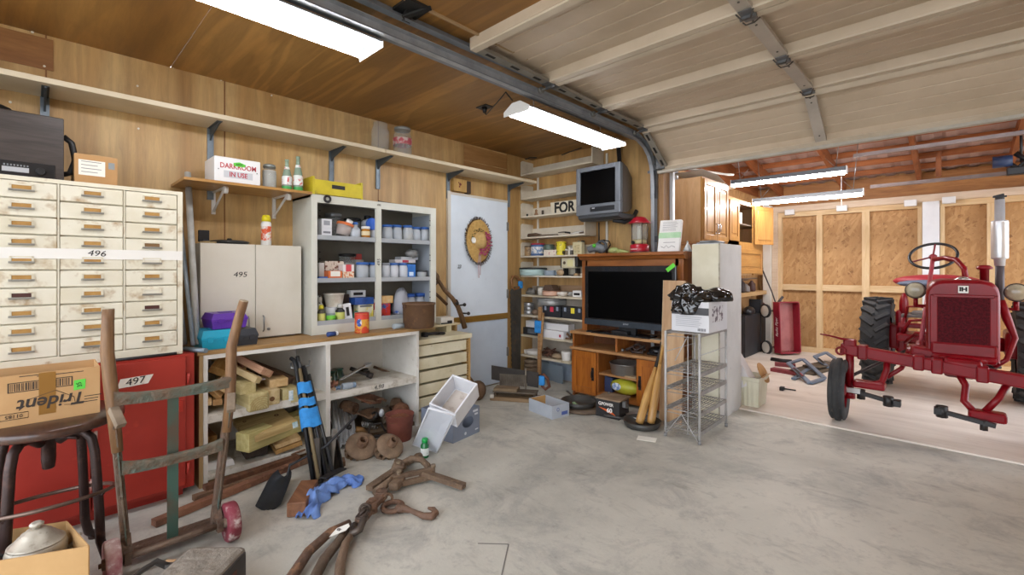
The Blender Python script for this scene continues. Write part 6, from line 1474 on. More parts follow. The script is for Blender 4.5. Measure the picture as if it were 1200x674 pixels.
uf = -.27; ux0, ux1 = .985, 1.985
put('hutch_side', B().box(ux0-.045,ux0+.02,uf,-.03,.668,1.40), OAK, es, True); put('hutch_side', B().box(ux1-.03,ux1+.045,uf,-.03,.668,1.40), OAK, es, True)
put('hutch_back', B().box(ux0,ux1,-.035,-.025,.668,1.40), W('6b3e1e','532d13','Z',2.5,.5), es, True)
put('hutch_rail', B().box(ux0,ux1,uf,uf+.02,1.335,1.40), OAKX, es, True)
b = B().prism([(0,1.395),(-.03,1.40),(-.045,1.425),(-.07,1.435),(-.07,1.462),(0,1.462)],1.13,Matrix(((0,0,1,.93),(1,0,0,uf+.0),(0,1,0,0),(0,0,0,1)))).box(.93,2.06,uf,-.02,1.395,1.462)
put('cornice', b, W('9c5c26','7b4418','X',2.5,.4), es, True)

# LCD television
tv = thing('flat_television','large black flat-screen television standing in the wooden hutch','television',(1.515,-.33,.668))
tx0, tx1, tz0, tz1, ty = 1.035, 2.0, .745, 1.335, -.36
TVB = M('15161a',r=.2,coat=.3)
put('frame', B().box(tx0,tx1,ty,ty+.035,tz0,tz1,.006).box(tx0+.15,tx1-.15,ty+.035,ty+.06,tz0+.06,tz1-.1,.01), TVB, tv, True)
put('screen', B().box(tx0+.045,tx1-.035,ty-.0015,ty,tz0+.068,tz1-.055), M('040405',r=.28,spec=.08), tv, True)
put('bottom_trim', B().box(tx0,tx1,ty-.005,ty,tz0,tz0+.058,.002), M('3c444d','353c44',r=.3,m=.3), tv, True)
text('SONY', .02, FYm(1.51,ty-.0056,tz0+.032), M('b9bec4',r=.4), tv, sx=1.1)
put('stand_neck', B().box(1.42,1.60,ty+.02,ty+.05,.68,tz0+.02), BLACK, tv, True)
put('stand_base', B().box(1.15,1.78,ty-.06,ty+.10,.668,.684,.005), M('1c1d20',r=.2), tv, True)
put('green_sticker', B().box(-.045,.045,-.001,.0005,-.018,.018,0,T(1.955,ty-.003,1.318) @ R(-.65,'Y')), M('63d23c',r=.6), tv, True)
solo('remote_tray', B().box(1.60,1.88,-.405,-.335,.6685,.672,.001), M('8d8577',r=.6), 'thin grey sheet on the stand before the television', 'sheet')
solo('media_player', B().box(1.38,1.55,-.41,-.30,.685,.712,.006), BLACK, 'small black box lying on the television foot', 'media player')
solo('remote_control', B().box(1.08,1.32,-.40,-.345,.669,.684,.004), BLACK, 'black remote control lying left before the television', 'remote control')
# items inside the stand
solo('dome_gadget', B().sphere((1.78,-.26,.548),.075,14,(1.1,1,.55)).box(1.70,1.86,-.32,-.20,.506,.53,.006), M('1e2024',r=.2), 'glossy black domed gadget in the open shelf under the television', 'gadget')
solo('cable_heap', B().tube([(1.47,-.3,.52),(1.53,-.26,.555),(1.58,-.3,.53),(1.64,-.25,.57),(1.66,-.32,.52),(1.56,-.33,.515),(1.50,-.25,.54)],.013,8).tube([(1.45,-.27,.515),(1.56,-.22,.58),(1.67,-.28,.54)],.01,8), M('4a3a34','2f2724',r=.6,sc=9), 'dark heap of cables in the open shelf under the television', 'cables')
solo('silver_knob', B().sphere((1.455,-.33,.522),.017,10), STEEL, 'little silver ball beside the cable heap', 'ball')
ap = thing('aluminium_pan','round aluminium cake pan on the inner shelf of the stand','pan',(1.44,-.24,.275))
put('pan', B().lathe([(.001,.001),(.135,.001),(.142,.008),(.155,.105),(.163,.108),(.163,.112),(.150,.110),(.136,.012),(.001,.008)],36,cap=False), M('b5b4b0','9c9b98',r=.32,m=.8,sc=6), ap)
solo('flat_board', B().box(1.50,1.62,-.37,-.30,.276,.288), M('a58d6c',r=.7), 'scrap of tan board beside the aluminium pan', 'scrap')
bg_ = thing('printed_bag','yellow-green printed bag lying at the bottom of the stand behind the battery','bag',(1.44,-.27,.075))
put('bag', B().sphere((1.45,-.27,.155),.08,14,(2.0,1.0,.95)).jitter(.005,8), M('c3bf3a','a9a82e',r=.4,sc=5), bg_, True)
put('printed_panel', B().prism([(.05*math.cos(a),.035*math.sin(a)) for a in [2*PI*i/16 for i in range(16)]],.004,FYm(1.40,-.352,.165)), M('d6dbe2','6b86b8',r=.5,sc=30,th=(.5,.6)), bg_, True)
solo('blue_pack', B().box(1.23,1.32,-.30,-.12,.076,.23,.008), M('2f3a5c',r=.5), 'dark blue pack behind the yellow-green bag', 'pack')

# CRT television
cr = thing('box_television','small grey box television mounted high on the back wall','television',(1.21,-.4,1.83))
fx0, fx1, fz0, fz1, fy_ = .955, 1.468, 1.85, 2.335, -.40
TVG = M('70757c','666b72',r=.4,m=.25,sc=3); TVD = M('54504f','474443',r=.45)
b = B(); w_ = .045
b.box(fx0,fx0+w_,fy_,fy_+.05,fz0+.105,fz1,.006).box(fx1-w_-.01,fx1,fy_,fy_+.05,fz0+.105,fz1,.006).box(fx0+w_,fx1-w_-.01,fy_,fy_+.05,fz1-.045,fz1,.004).box(fx0,fx1,fy_,fy_+.05,fz0,fz0+.105,.006)
put('front_frame', b, TVG, cr, True)
b = B(); rows = []
for i in range(9):
    rows.append([(fx0+w_+ (fx1-fx0-2*w_-.01)*i/8, fy_+.018-.012*(1-((i-4)/4)**2)*(1-((j-4)/4)**2), fz0+.105+(fz1-fz0-.15)*j/8) for j in range(9)])
put('screen', b.strip(rows), M('050506',r=.3,spec=.1), cr, True)
b = B(); a = b.vs([(fx0,fy_+.05,fz0),(fx1,fy_+.05,fz0),(fx1,fy_+.05,fz1),(fx0,fy_+.05,fz1)]); c = b.vs([(fx0+.03,fy_+.19,fz0+.02),(fx1-.03,fy_+.19,fz0+.02),(fx1-.03,fy_+.19,fz1-.02),(fx0+.03,fy_+.19,fz1-.02)]); d_ = b.vs([(fx0+.08,fy_+.37,fz0+.08),(fx1-.08,fy_+.37,fz0+.08),(fx1-.08,fy_+.37,fz1-.10),(fx0+.08,fy_+.37,fz1-.10)])
b.face(a[::-1]); b.bridge(a,c,False); b.bridge(c,d_,False); b.face(d_); put('back_shell', b, TVD, cr, True)
put('control_strip', B().box(1.13,1.41,fy_-.004,fy_,fz0+.03,fz0+.075,.002).box(1.14,1.18,fy_-.007,fy_-.003,fz0+.04,fz0+.052), M('22252a',r=.3), cr, True)
put('brand_plate', B().box(1.155,1.185,fy_-.007,fy_-.004,fz0+.058,fz0+.066), M('c9ccd0',r=.4), cr, True)
put('bottom_lip', B().prism([(0,0),(-.0,-.03),(.06,-.055),(.30,-.04),(.30,0)],fx1-fx0-.04,Matrix(((0,0,1,fx0+.02),(1,0,0,fy_+.01),(0,1,0,fz0),(0,0,0,1)))), M('3c3f44',r=.45), cr, True)
put('wall_arm', B().tube([(1.30,-.25,fz0-.05),(1.38,-.16,fz0-.07),(1.42,-.06,fz0-.02),(1.43,-.01,fz0+.05)],.016,8,flat=1.5), M('26262a',r=.5), cr, True)
put('cable', B().tube([(1.10,-.2,fz0-.06),(1.05,-.12,fz0-.25),(1.10,-.03,fz0-.38)],.008,8), BLACK, cr, True)
put('ceiling_strut', B().beam((1.30,-.12,2.36),(1.22,-.02,2.62),.04,.03), M('26262a',r=.5), cr, True)
# things on the hutch cornice
zt = 1.462
gr_ = thing('angle_grinder','grey and green power tool lying on the left end of the hutch','power tool',(1.08,-.2,zt))
put('body', B().tube([(.985,-.22,zt+.045),(1.03,-.21,zt+.06),(1.09,-.20,zt+.07),(1.15,-.19,zt+.05),(1.17,-.19,zt+.03)],.036,12,rs=[.034,.04,.05,.042,.03]), M('6f7478','5f6468',r=.5,sc=6), gr_, True)
put('guard', B().torus((1.13,-.20,zt+.075),.058,.014,20,8,T(0,0,0) @ T(1.13,-.2,zt+.075) @ R(PI/2,'X') @ T(-1.13,.2,-zt-.075)), M('494c50',r=.5), gr_, True)
put('green_badge', B().sphere((1.075,-.245,zt+.085),.022,10), M('4fae34',r=.4), gr_, True)
put('cord', B().tube([(1.16,-.15,zt+.02),(1.19,-.12,zt+.10),(1.20,-.16,zt+.13),(1.14,-.18,zt+.145)],.006,6), BLACK, gr_, True)
solo('dried_gourd', B().sphere((1.28,-.2,zt+.03),.05,12,(1.25,.9,.7)).tube([(1.30,-.2,zt+.025),(1.38,-.19,zt+.02),(1.44,-.19,zt+.010)],.016,8,rs=[.03,.018,.008]), M('a9ad6a','8f9a5c',r=.7,sc=9,c3='c9c9a0',sc3=20), 'pale yellow-green lump with a tail lying on the hutch', 'gourd')
ln = thing('camping_lantern','red camping lantern with a clear globe standing on the hutch','lantern',(1.565,-.2,zt))
LRED = M('a30f24','8c0c1e',r=.3,coat=.1)
put('base', B().lathe([(.085,0),(.092,.01),(.09,.075),(.07,.085)],26), LRED, ln)
put('base_ring', B().lathe([(.093,0),(.095,.012)],26), M('3b3338',r=.5), ln)
put('collar', B().lathe([(.062,.085),(.065,.10),(.06,.125),(.05,.13)],24), M('b3a77c','9d9168',r=.4), ln)
put('globe', B().lathe([(.068,.125),(.074,.18),(.074,.26),(.066,.285)],26,cap=False), clear('e3e3dd',.75,.05), ln)
put('lamp_tube', B().lathe([(.022,.13),(.022,.25),(.015,.262)],14), M('e3e1da',r=.4), ln)
put('cap', B().lathe([(.105,.283),(.103,.295),(.085,.31),(.08,.318),(.062,.332),(.06,.34),(.03,.35)],28), LRED, ln)
for k in range(4):
    a = PI/4+k*PI/2; put('guard_post', B().cyl((.078*math.cos(a),.078*math.sin(a),.08),(.078*math.cos(a),.078*math.sin(a),.285),.0035,n=6), M('4a4444',r=.4,m=.5), ln)
put('knob', B().cyl((-.03,-.062,.10),(-.035,-.08,.10),.016,n=12), BLACK, ln)
put('bail', B().tube([(.095*math.cos(a),.02,.29-.12*math.sin(a)) for a in [PI*i/14 for i in range(15)]],.003,6), M('5a5454',r=.4,m=.5), ln)
text('Coleman', .02, T(0,0,0) @ frame((-.01,-.0925,.035),(1,0,0),(0,-1,0)), WHITE, ln, world=False)
cl_ = thing('calendar_pad','white pad with a green band leaning on the wall on top of the hutch','pad',(1.86,-.20,zt),(-.28,0,.12))
put('pad', B().box(-.10,.10,-.022,.022,0,.31,.004), M('dcdad6','cfccc8',r=.6,sc=3), cl_)
put('green_band', B().box(-.1005,.1005,-.0228,-.0,.13,.185), M('9dc49a','b6d3b0',r=.6,sc=9), cl_)
b = B(); rr = random.Random(8)
for k in range(6): b.box(-.07,.05+.02*rr.random(),-.0229,-.0222,.285-.016*k,.288-.016*k)
b.tube([(-.07,-.0226,.05),(-.04,-.0226,.035),(-.02,-.0226,.06),(.0,-.0226,.035),(.03,-.0226,.055),(.06,-.0226,.04)],.0022,4); b.box(-.05,.06,-.0229,-.0222,.085,.089)
put('printing', b, M('6a6468',r=.7), cl_)
solo('paper_cone', B().lathe([(.045,0),(.02,.05),(.008,.075),(.006,.10)],16,T(2.02,-.16,zt)), M('c3c6c4','a9acaa',r=.4,m=.3), 'small pale metal funnel at the right end of the hutch', 'funnel')

# ================= plank, wire rack and white partition cabinet =================
p0, p1 = V((2.015,-.52,.0)), V((2.0,-.44,1.205))
pk = thing('leaning_board','raw plywood board leaning on the stand behind the wire rack','board',M=frame(p0,(1,0,0),p1-p0))
LB = (p1-p0).length
put('board', B().box(-.085,.11,-.009,.009,0,LB,.002), W('c9a680','b38d66','Z',1.6,.6), pk)
put('pale_edge', B().box(-.088,-.085,-.009,.009,0,LB), M('d6c19c',r=.7), pk)
wrk = thing('wire_rack','grey wire shelving rack with five wire shelves before the white cabinet','rack',(2.28,-.56,0))
WG = M('bdbcba','a8a7a4',r=.45,m=.25,sc=10)
xa0, xa1, ya0, ya1 = 2.14, 2.405, -.85, -.30
for x, y in ((xa0,ya0),(xa1,ya0),(xa0,ya1),(xa1,ya1)):
    pst = put('post', B().cyl((x,y,.012),(x,y,.82),.0095,n=10), WG, wrk, True)
    put('foot', B().lathe([(.013,0),(.013,.03)],10,T(x,y,0)), M('7d7c7a',r=.5), pst, True)
for k, z in enumerate((.815,.517,.378,.222,.083)):
    b = B()
    for (p, q) in (((xa0,ya0),(xa1,ya0)),((xa0,ya1),(xa1,ya1))):
        b.cyl((*p,z),(*q,z),.004,n=6); b.cyl((*p,z-.028),(*q,z-.028),.003,n=6)
    for x in (xa0,xa1): b.beam((x,ya0,z-.006),(x,ya1,z-.006),.012,.03)
    n = 11
    for i in range(1,n): x = xa0+(xa1-xa0)*i/n; b.cyl((x,ya0,z+.003),(x,ya1,z+.003),.0028,n=5)
    for i in range(1,5): y = ya0+(ya1-ya0)*i/5; b.cyl((xa0,y,z),(xa1,y,z),.003,n=5)
    put('wire_shelf', b, M('a09d99','87847f',r=.5,m=.3,sc=10), wrk, True)
for x in (xa0,xa1):
    put('side_brace', B().cyl((x,ya0,.66),(x,ya1,.66),.003,n=6), WG, wrk, True)
put('front_brace', B().tube([(xa0+.01,ya0-.008,.03),(xa0+.13,ya0-.008,.20),(xa1-.01,ya0-.008,.02)],.004,6).tube([(xa0+.08,ya0-.008,.60),(xa0+.17,ya0-.008,.78)],.0035,6).cyl((xa0+.18,ya0-.006,.05),(xa0+.18,ya0-.006,.80),.004,n=6), WG, wrk, True)
pcx = thing('printer_carton','white carton with a dark printed band standing on the wire rack','box',(2.30,-.58,.822))
put('carton', B().box(2.165,2.455,-.80,-.42,.824,1.055,.003), M('d9d9dc','cfcfd2',r=.6,sc=3), pcx, True)
put('dark_band', B().box(2.166,2.454,-.8012,-.80,.955,1.01), M('4b4b4e',r=.6), pcx, True)
b = B()
for k in range(6): b.box(2.20,2.40-.01*(k%3),-.801,-.80,.935-.014*k,.939-.014*k)
put('printed_pattern', b, M('a9abb0',r=.7), pcx, True)
b = B()
for k in range(7): b.box(2.372+.009*k,2.377+.009*k,-.801,-.80,.835,.856)
put('bar_code', b, M('55565a',r=.7), pcx, True)
put('side_print', B().box(2.455,2.456,-.74,-.52,.90,1.02), M('6a5f66','d3d0d2',r=.6,sc=30,th=(.45,.5)), pcx, True)
b = B()
from mathutils import noise as mnoise
for c_, r_, sc3 in (((2.26,-.70,1.075),.125,(1.0,.95,.85)),((2.42,-.62,1.08),.095,(1.35,1.2,.75)),((2.27,-.79,1.02),.085,(1.25,.45,1.1)),((2.17,-.68,1.085),.05,(1.4,1,.6)),((2.34,-.72,1.07),.10,(1.1,1,.7))):
    bmesh.ops.create_icosphere(b.bm, subdivisions=5, radius=r_, matrix=T(*c_) @ S(*sc3))
for v in b.bm.verts:
    n1 = 1-abs(mnoise.noise(v.co*11)); n2 = 1-abs(mnoise.noise(v.co*21+V((3,1,7))))
    v.co += (v.co-V((2.31,-.66,1.03))).normalized()*((n1-.75)*.07+(n2-.75)*.02)
    v.co.z = max(v.co.z, 1.0575) if v.co.y > -.802 else max(v.co.z, .955)
solo('trash_bag', b, M('0d0d0f','151518',r=.16,spec=.9), 'crumpled shiny black plastic bag on top of the white printer carton', 'bag', smooth=True)
wc = thing('white_cabinet','tall plain white box cabinet standing between the two garage bays','cabinet',(2.2,.06,0))
put('side', B().box(2.09,2.32,-.215,.345,.0,1.527,.002), M('d3d2cf','c6c5c2',r=.55,sc=3,c3='a7a49e',sc3=18,th3=(.66,.85)), wc, True)
put('front_panel', B().box(2.088,2.316,-.224,-.215,.004,1.52), M('dcd6bf','cfc8ae',r=.55,sc=3), wc, True, label='cream front panel')
put('edge_strip', B().box(2.316,2.3215,-.226,-.20,.0,1.527), M('b9b3a0','8f8a78',r=.6,sc=20), wc, True)
solo('metal_scrap', B().beam((2.10,-.15,1.536),(2.28,-.05,1.536),.09,.010).tube([(2.14,-.18,1.545),(2.24,-.14,1.55),(2.29,-.02,1.54)],.010,8), M('8d8e90','6e6f70',r=.45,m=.5,sc=12), 'flat grey metal scraps on top of the white box cabinet', 'scrap')
# ================= raised overhead door and its track =================
DP = M('c3b19a','b5a38c',r=.5,sc=2.2); DPR = M('cbbda8','bcae98',r=.5,sc=3)
od = thing('overhead_door','beige sectional overhead door raised under the ceiling, over the wide doorway','garage door',(3.06,-1.2,2.5))
dx0, dx1 = 1.735, 4.405
joints = [(-2.52,2.592),(-1.81,2.582),(-1.16,2.572),(-.50,2.565),(-.045,2.265)]
def sect(a, b, nm='panel'):
    (ya,za), (yb,zb) = a, b; d = V((0,yb-ya,zb-za)); L = d.length; d.normalize(); n = V((0,d.z,-d.y)) # n points down, into the room
    if n.z > 0: n = -n
    prof = [(.004,0),(.06,0),(.062,-.012),(.070,-.050)]
    k = 4; u0, u1 = .10, L-.10
    for i in range(k):
        u = u0+(u1-u0)*(i+.5)/k
        prof += [(u-.006,-.050),(u-.003,-.055),(u+.003,-.055),(u+.006,-.050)]
    prof += [(L-.060,-.050),(L-.048,-.010),(L-.046,0),(L-.004,0),(L-.004,-.066),(.004,-.066)]
    m = Matrix((V((0,d.y,d.z)), n, V((1,0,0)))).transposed().to_4x4()
    m.translation = V((dx0, ya, za))
    # columns: local x along the section, local y = downwards, local z = world x
    bb = B().prism(prof, dx1-dx0, m)
    o = put(nm, bb, DP, od, True)
    return d, n, L
for i in range(4):
    a, b_ = joints[i], joints[i+1]
    d, n, L = sect(a, b_)
    P0 = V((0,a[0],a[1]))
    def at_(x, u, v): return V((x,0,0))+P0+d*u+n*v
    # stiles across the section: two ends and centre
    for x in (dx0+.03, 3.03, dx1-.03):
        bb = B(); w = .035 if x == 3.03 else .028
        v8 = [at_(x+sx_*w,u,v) for v in (-.012,.010) for u in (.01,L-.01) for sx_ in (-1,1)]
        vv = bb.vs([v8[j] for j in (0,1,3,2,4,5,7,6)])
        for q in ((3,2,1,0),(4,5,6,7),(0,1,5,4),(1,2,6,5),(2,3,7,6),(3,0,4,7)): bb.face([vv[j] for j in q])
        st_ = put('stile', bb, M('b3a99d','a39a8f',r=.5,sc=4) if x == 3.03 else M('8f8a80','7e796f',r=.5,m=.2,sc=5), od, True)
        if x == 3.03:
            for s in (.12,.2,.8): put('screw', B().cyl(at_(x,L*s,.010),at_(x,L*s,.014),.006,n=8), M('5a554e',r=.5,m=.4), st_, True)
        if x == dx0+.03:
            for s in (.2,.5,.8): put('stile_slot', B().cbox((0,0,0),.02,.07,.004,0,frame(at_(x-.0,L*s,.0105),(1,0,0),n)), M('1e1c1a',r=.7), st_, True)
    # light edge rails of the section
    for u in (.03, L-.025):
        put('edge_rail', B().beam(at_(dx0,u,.006), at_(dx1,u,.006), .045, .012, n), DPR, od, True)
for i in (1,2,3):
    y, z = joints[i]
    for x in (dx0+.03, 3.03):
        hg = put('hinge', B().box(x-.03,x+.03,y-.06,y+.06,z-.018,z-.012).cyl((x-.038,y,z-.024),(x+.038,y,z-.024),.011,n=10).box(x-.03,x+.03,y-.012,y+.012,z-.03,z-.018), M('77787a','626365',r=.4,m=.7,sc=12), od, True)
        if x < 2: put('roller', B().cyl((x-.03,y,z-.024),(x-.075,y,z-.024),.006,n=8).cyl((x-.075,y,z-.024),(x-.097,y,z-.024),.022,n=14), M('8d8c88',r=.4,m=.5), hg, True)
        else: put('wire_loop', B().tube([(x-.04,y-.06,z-.02),(x-.02,y-.03,z-.045),(x+.02,y-.03,z-.045),(x+.04,y-.06,z-.02)],.004,6).tube([(x-.04,y+.05,z-.02),(x-.02,y+.03,z-.045),(x+.02,y+.03,z-.045),(x+.04,y+.05,z-.02)],.004,6), M('4c453f',r=.5,m=.5), hg, True)
put('bottom_seal', B().beam((dx0-.06,-.035,2.252),(dx1,-.035,2.252),.05,.03,(0,0,1),.004), M('b0a99c','9d968a',r=.6,sc=5), od, True)
put('bottom_bracket', B().box(dx0-.055,dx0+.03,-.10,-.02,2.27,2.38,.004).cyl((dx0-.08,-.06,2.33),(dx0+.02,-.06,2.33),.010,n=8), M('5c5d5f','4a4b4c',r=.5,m=.6,sc=12), od, True)
# track
tr = thing('door_track','galvanized steel door track running back under the ceiling, left of the raised door','track',(1.64,-1.5,0))
TRK = M('a9adb2','92969b',r=.42,m=.35,sc=8)
path = [(-.055,.0),(-.055,2.12),(-.065,2.22),(-.095,2.33),(-.15,2.42),(-.24,2.49),(-.36,2.53),(-.50,2.545),(-5.85,2.545)]
def sweep(prof, path, x):
    b = B(); rings = []
    for i, (y, z) in enumerate(path):
        p = V((y,z)); q0 = V(path[max(i-1,0)]); q1 = V(path[min(i+1,len(path)-1)]); t = (q1-q0).normalized(); nn = V((t.y,-t.x))  # outward normal
        rings.append([b.bm.verts.new((x+a, y+nn.x*c, z+nn.y*c)) for a, c in prof])
    for a, c in zip(rings, rings[1:]): b.bridge(a, c, False)
    b.face(rings[0][::-1]); b.face(rings[-1]); return b
sec = [(0,-.032),(.035,-.032),(.035,-.029),(.003,-.029),(.003,.029),(.035,.029),(.035,.032),(0,.032)]
put('roller_track', sweep(sec, path, 1.625), TRK, tr, True)
put('angle_iron', B().prism([(0,0),(.07,0),(.07,.004),(.004,.004),(.004,.085),(0,.085)],5.5,Matrix(((1,0,0,1.575),(0,0,1,-5.85),(0,1,0,2.525),(0,0,0,1)))), M('858b92','70757c',r=.45,m=.35,sc=8), tr, True, label='dark angle iron beside the track')
put('upper_rail', B().prism([(0,0),(.045,0),(.045,.004),(.004,.004),(.004,.05),(0,.05)],5.3,Matrix(((1,0,0,1.685),(0,0,1,-5.85),(0,1,0,2.598),(0,0,0,1)))), M('858a90','71767c',r=.45,m=.35,sc=8), tr, True)
put('hanger_bracket', B().beam((1.70,-2.93,2.60),(1.76,-2.93,2.65),.05,.012).beam((1.72,-2.96,2.60),(1.83,-2.86,2.648),.03,.010).box(1.69,1.83,-3.0,-2.86,2.636,2.65), M('2e2d2c',r=.6,m=.4), tr, True)
put('flag_bracket', B().box(1.60,1.665,-.05,-.002,2.0,2.42).box(1.56,1.72,-.03,-.015,2.26,2.285), M('7d8084','686b6f',r=.45,m=.6,sc=9), tr, True)
for z in (.4,1.0,1.6): put('jamb_bracket', B().box(1.615,1.665,-.03,-.002,z-.03,z+.03), M('7d8084',r=.45,m=.6), tr, True)
# outlet and cord for the second shop light
wo = thing('ceiling_outlet','black plug in a ceiling outlet with a cord running to the shop light','outlet',(1.25,-1.75,H))
a_ = onz(568,128,H-.02)
put('plate', B().box(a_.x-.06,a_.x+.06,a_.y-.045,a_.y+.045,H-.008,H,.002), M('2a2622',r=.5), wo, True)
put('plug', B().cyl((a_.x,a_.y,H-.008),(a_.x,a_.y,H-.05),.022,.014,12), BLACK, wo, True)
put('cord', B().tube([(a_.x,a_.y,H-.05),(a_.x+.03,a_.y-.01,H-.075),(1.33,-1.86,H-.07),(1.42,-1.90,H-.06),(1.47,-1.88,2.52)],.005,6), BLACK, wo, True)
solo('black_cable', B().tube([(.07,-.20,2.62),(.14,-.2,2.625),(.22,-.17,2.618)],.008,6).tube([(.55,-.12,2.60),(.66,-.10,2.625),(.80,-.08,2.645)],.006,6), BLACK, 'short black cable lying at the top of the topmost trough shelf', 'cable')
# ================= tractor =================
TRX = M('800513','6c040f',r=.36,sc=4,coat=.06,spec=.3); TRD = M('5e0815','45050e',r=.6,sc=60,th=(.45,.55),spec=.15); RUB = M('2b2c2e','3a3937',r=.75,sc=9,c3='5a544c',sc3=22,th3=(.6,.8))
tc2 = thing('tractor','red vintage farm tractor with front axle bar and upright muffler in the far bay','tractor',(3.75,1.5,.012))
ZF = .012
def rear_wheel(x):
    c = T(x,2.40,.49+ZF) @ R(PI/2,'Y'); Rr, hw = .49, .125
    ty = B().lathe([(.31,-.10),(.36,-.125),(.43,-.12),(.455,-.09),(.462,0),(.455,.09),(.43,.12),(.36,.125),(.31,.10)],56,c,cap=False)
    for k in range(22):
        for s in (-1,1):
            a = 2*PI*(k+(.5 if s>0 else 0))/22
            p0 = V((.452*math.cos(a),.452*math.sin(a),s*.006)); a2 = a-.22; p1 = V((.442*math.cos(a2),.442*math.sin(a2),s*.118))
            n = V((math.cos(a-.1),math.sin(a-.1),0)); d = (p1-p0)
            m = c @ frame(p0, d, n); ty.box(0,d.length,-.019,.019,-.02,.042,.006,m)
    o = put('rear_tire', ty, RUB, tc2, True)
    put('rim', B().lathe([(.315,-.09),(.29,-.08),(.28,-.03),(.20,-.01),(.07,.0),(.06,.05),(.0,.05)],40,c).lathe([(.28,-.03),(.28,.06),(.29,.08),(.315,.09)],40,c,cap=False), TRX, o, True)
rear_wheel(3.14); rear_wheel(4.31)
def front_wheel(x, y, yaw):
    c = T(x,y,.265+ZF) @ R(yaw,'Z') @ R(PI/2,'Y')
    prof = [(.155,-.045),(.19,-.058),(.235,-.055),(.252,-.045),(.254,-.036),(.247,-.028),(.250,-.020),(.264,-.014),(.265,.014),(.250,.020),(.247,.028),(.254,.036),(.252,.045),(.235,.055),(.19,.058),(.155,.045)]
    o = put('front_tire', B().lathe(prof,44,c,cap=False), RUB, tc2, True)
    put('rim', B().lathe([(.165,-.045),(.15,-.04),(.14,-.005),(.06,.01),(.055,.04),(.03,.05),(.0,.052)],36,c).lathe([(.14,-.005),(.15,.04),(.165,.045)],36,c,cap=False), TRX, o, True)
front_wheel(3.055,.51,.03); front_wheel(4.62,.66,.03)
AL, AR = V((3.05,.62,.615)), V((4.60,.66,.445))
put('front_axle', B().beam(AL,AR,.085,.095,(0,0,1),.012), TRX, tc2, True)
for t in (.10,.33,.40,.56,.75): p = AL.lerp(AR,t); put('axle_clamp', B().box(p.x-.035,p.x+.035,p.y-.055,p.y+.055,p.z-.06,p.z+.06,.012), TRX, tc2, True)
for s, P_, wx in ((1,AL,3.055),(-1,AR,4.62)):
    x = P_.x+.065*s; top = P_.z+.03
    put('spindle', B().cyl((x,P_.y,.22),(x,P_.y,top+.02),.030,n=14).box(x-.045,x+.045,P_.y-.04,P_.y+.04,top-.01,top+.055,.014).cyl((x,P_.y,.25),(x,P_.y,.19),.04,n=14).cyl((wx,.55 if s>0 else .66,.277),(x,P_.y,.262),.028,n=12), TRX, tc2, True)
put('steering_arm', B().tube([(3.13,.62,.69),(3.06,.58,.70),(2.98,.53,.725),(2.92,.50,.735)],.013,8,rs=[.022,.014,.011,.009],flat=.7).torus((3.06,.54,.60),.03,.010,14,6,T(3.06,.54,.60) @ R(PI/2,'X') @ T(-3.06,-.54,-.60)), TRX, tc2, True)
put('pivot_bracket', B().box(3.70,3.92,.60,.80,.50,.62,.03).beam((3.60,.70,.545),(4.08,.72,.52),.06,.05,bev=.01), TRX, tc2, True)
# hood
b = B(); rows = []
def hoodsec(y, w, z0, z1):
    pts = []; n = 14
    pts.append((3.81-w,y,z0)); 
    for i in range(n+1):
        a = PI-PI*i/n; c_, s_ = math.cos(a), math.sin(a)
        sxp = abs(c_)**.42*(1 if c_>=0 else -1); szp = abs(s_)**.8
        pts.append((3.81+w*sxp, y, z1-.14+.14*szp))
    pts.append((3.81+w,y,z0)); return pts
for y, w, z0, z1 in ((.735,.196,.60,1.192),(.75,.206,.59,1.210),(.80,.210,.60,1.222),(1.2,.20,.70,1.225),(1.7,.185,.78,1.215),(1.78,.17,.80,1.195)):
    pts = [(x-.06*(y-.75)*1.0, yy, z) for x, yy, z in hoodsec(y,w,z0,z1)]; rows.append(pts)
b.strip(rows)
for rw in (rows[0], rows[-1]): b.face(b.vs(rw))
put('hood', b, TRX, tc2, True)
gy = .732
put('grille_frame', B().box(3.625,3.672,gy-.008,gy+.03,.72,1.10,.006).box(3.960,4.004,gy-.008,gy+.03,.72,1.10,.006).box(3.625,4.004,gy-.014,gy+.03,.62,.73,.02).box(3.64,3.99,gy-.010,gy+.02,1.08,1.105,.006), TRX, tc2, True)
b = B().box(3.67,3.962,gy-.006,gy+.01,.725,1.085)
for k in range(40): x = 3.673+.0071*k; b.box(x,x+.003,gy-.010,gy-.006,.727,1.083)
for k in range(20): z = .735+.0172*k; b.box(3.672,3.96,gy-.0085,gy-.006,z,z+.004)
put('radiator_grille', b, TRD, tc2, True)
put('lower_nose', B().box(3.62,4.005,.715,.90,.575,.64,.03).sphere((3.81,.76,.60),.17,16,(1,.5,.28)), TRX, tc2, True)
em = put('emblem', B().box(3.788,3.846,gy-.022,gy-.002,1.118,1.174,.002), M('e6e4de',r=.35), tc2, True, label='white emblem plate with black letters')
text('IH', .042, FYm(3.817,gy-.0228,1.146), INK, tc2, sx=1.1, font_bold=.0025)
put('radiator_cap', B().lathe([(.05,1.205),(.052,1.222),(.035,1.232),(.03,1.24),(.008,1.243)],20,T(3.815,.85,0)), M('c9c5bd',r=.25,m=.7), tc2, True)
put('engine_block', B().box(3.66,3.93,.85,1.7,.55,.80,.02).box(3.70,3.90,.9,1.6,.42,.56,.03), M('6b0f1b','4a0a12',r=.5,sc=6), tc2, True)
put('oil_hoses', B().tube([(3.70,.80,.57),(3.80,.76,.545),(3.92,.78,.55),(4.02,.82,.56)],.016,8).tube([(3.74,.84,.55),(3.86,.80,.535),(4.0,.86,.54)],.011,6), M('2a2626',r=.5), tc2, True)
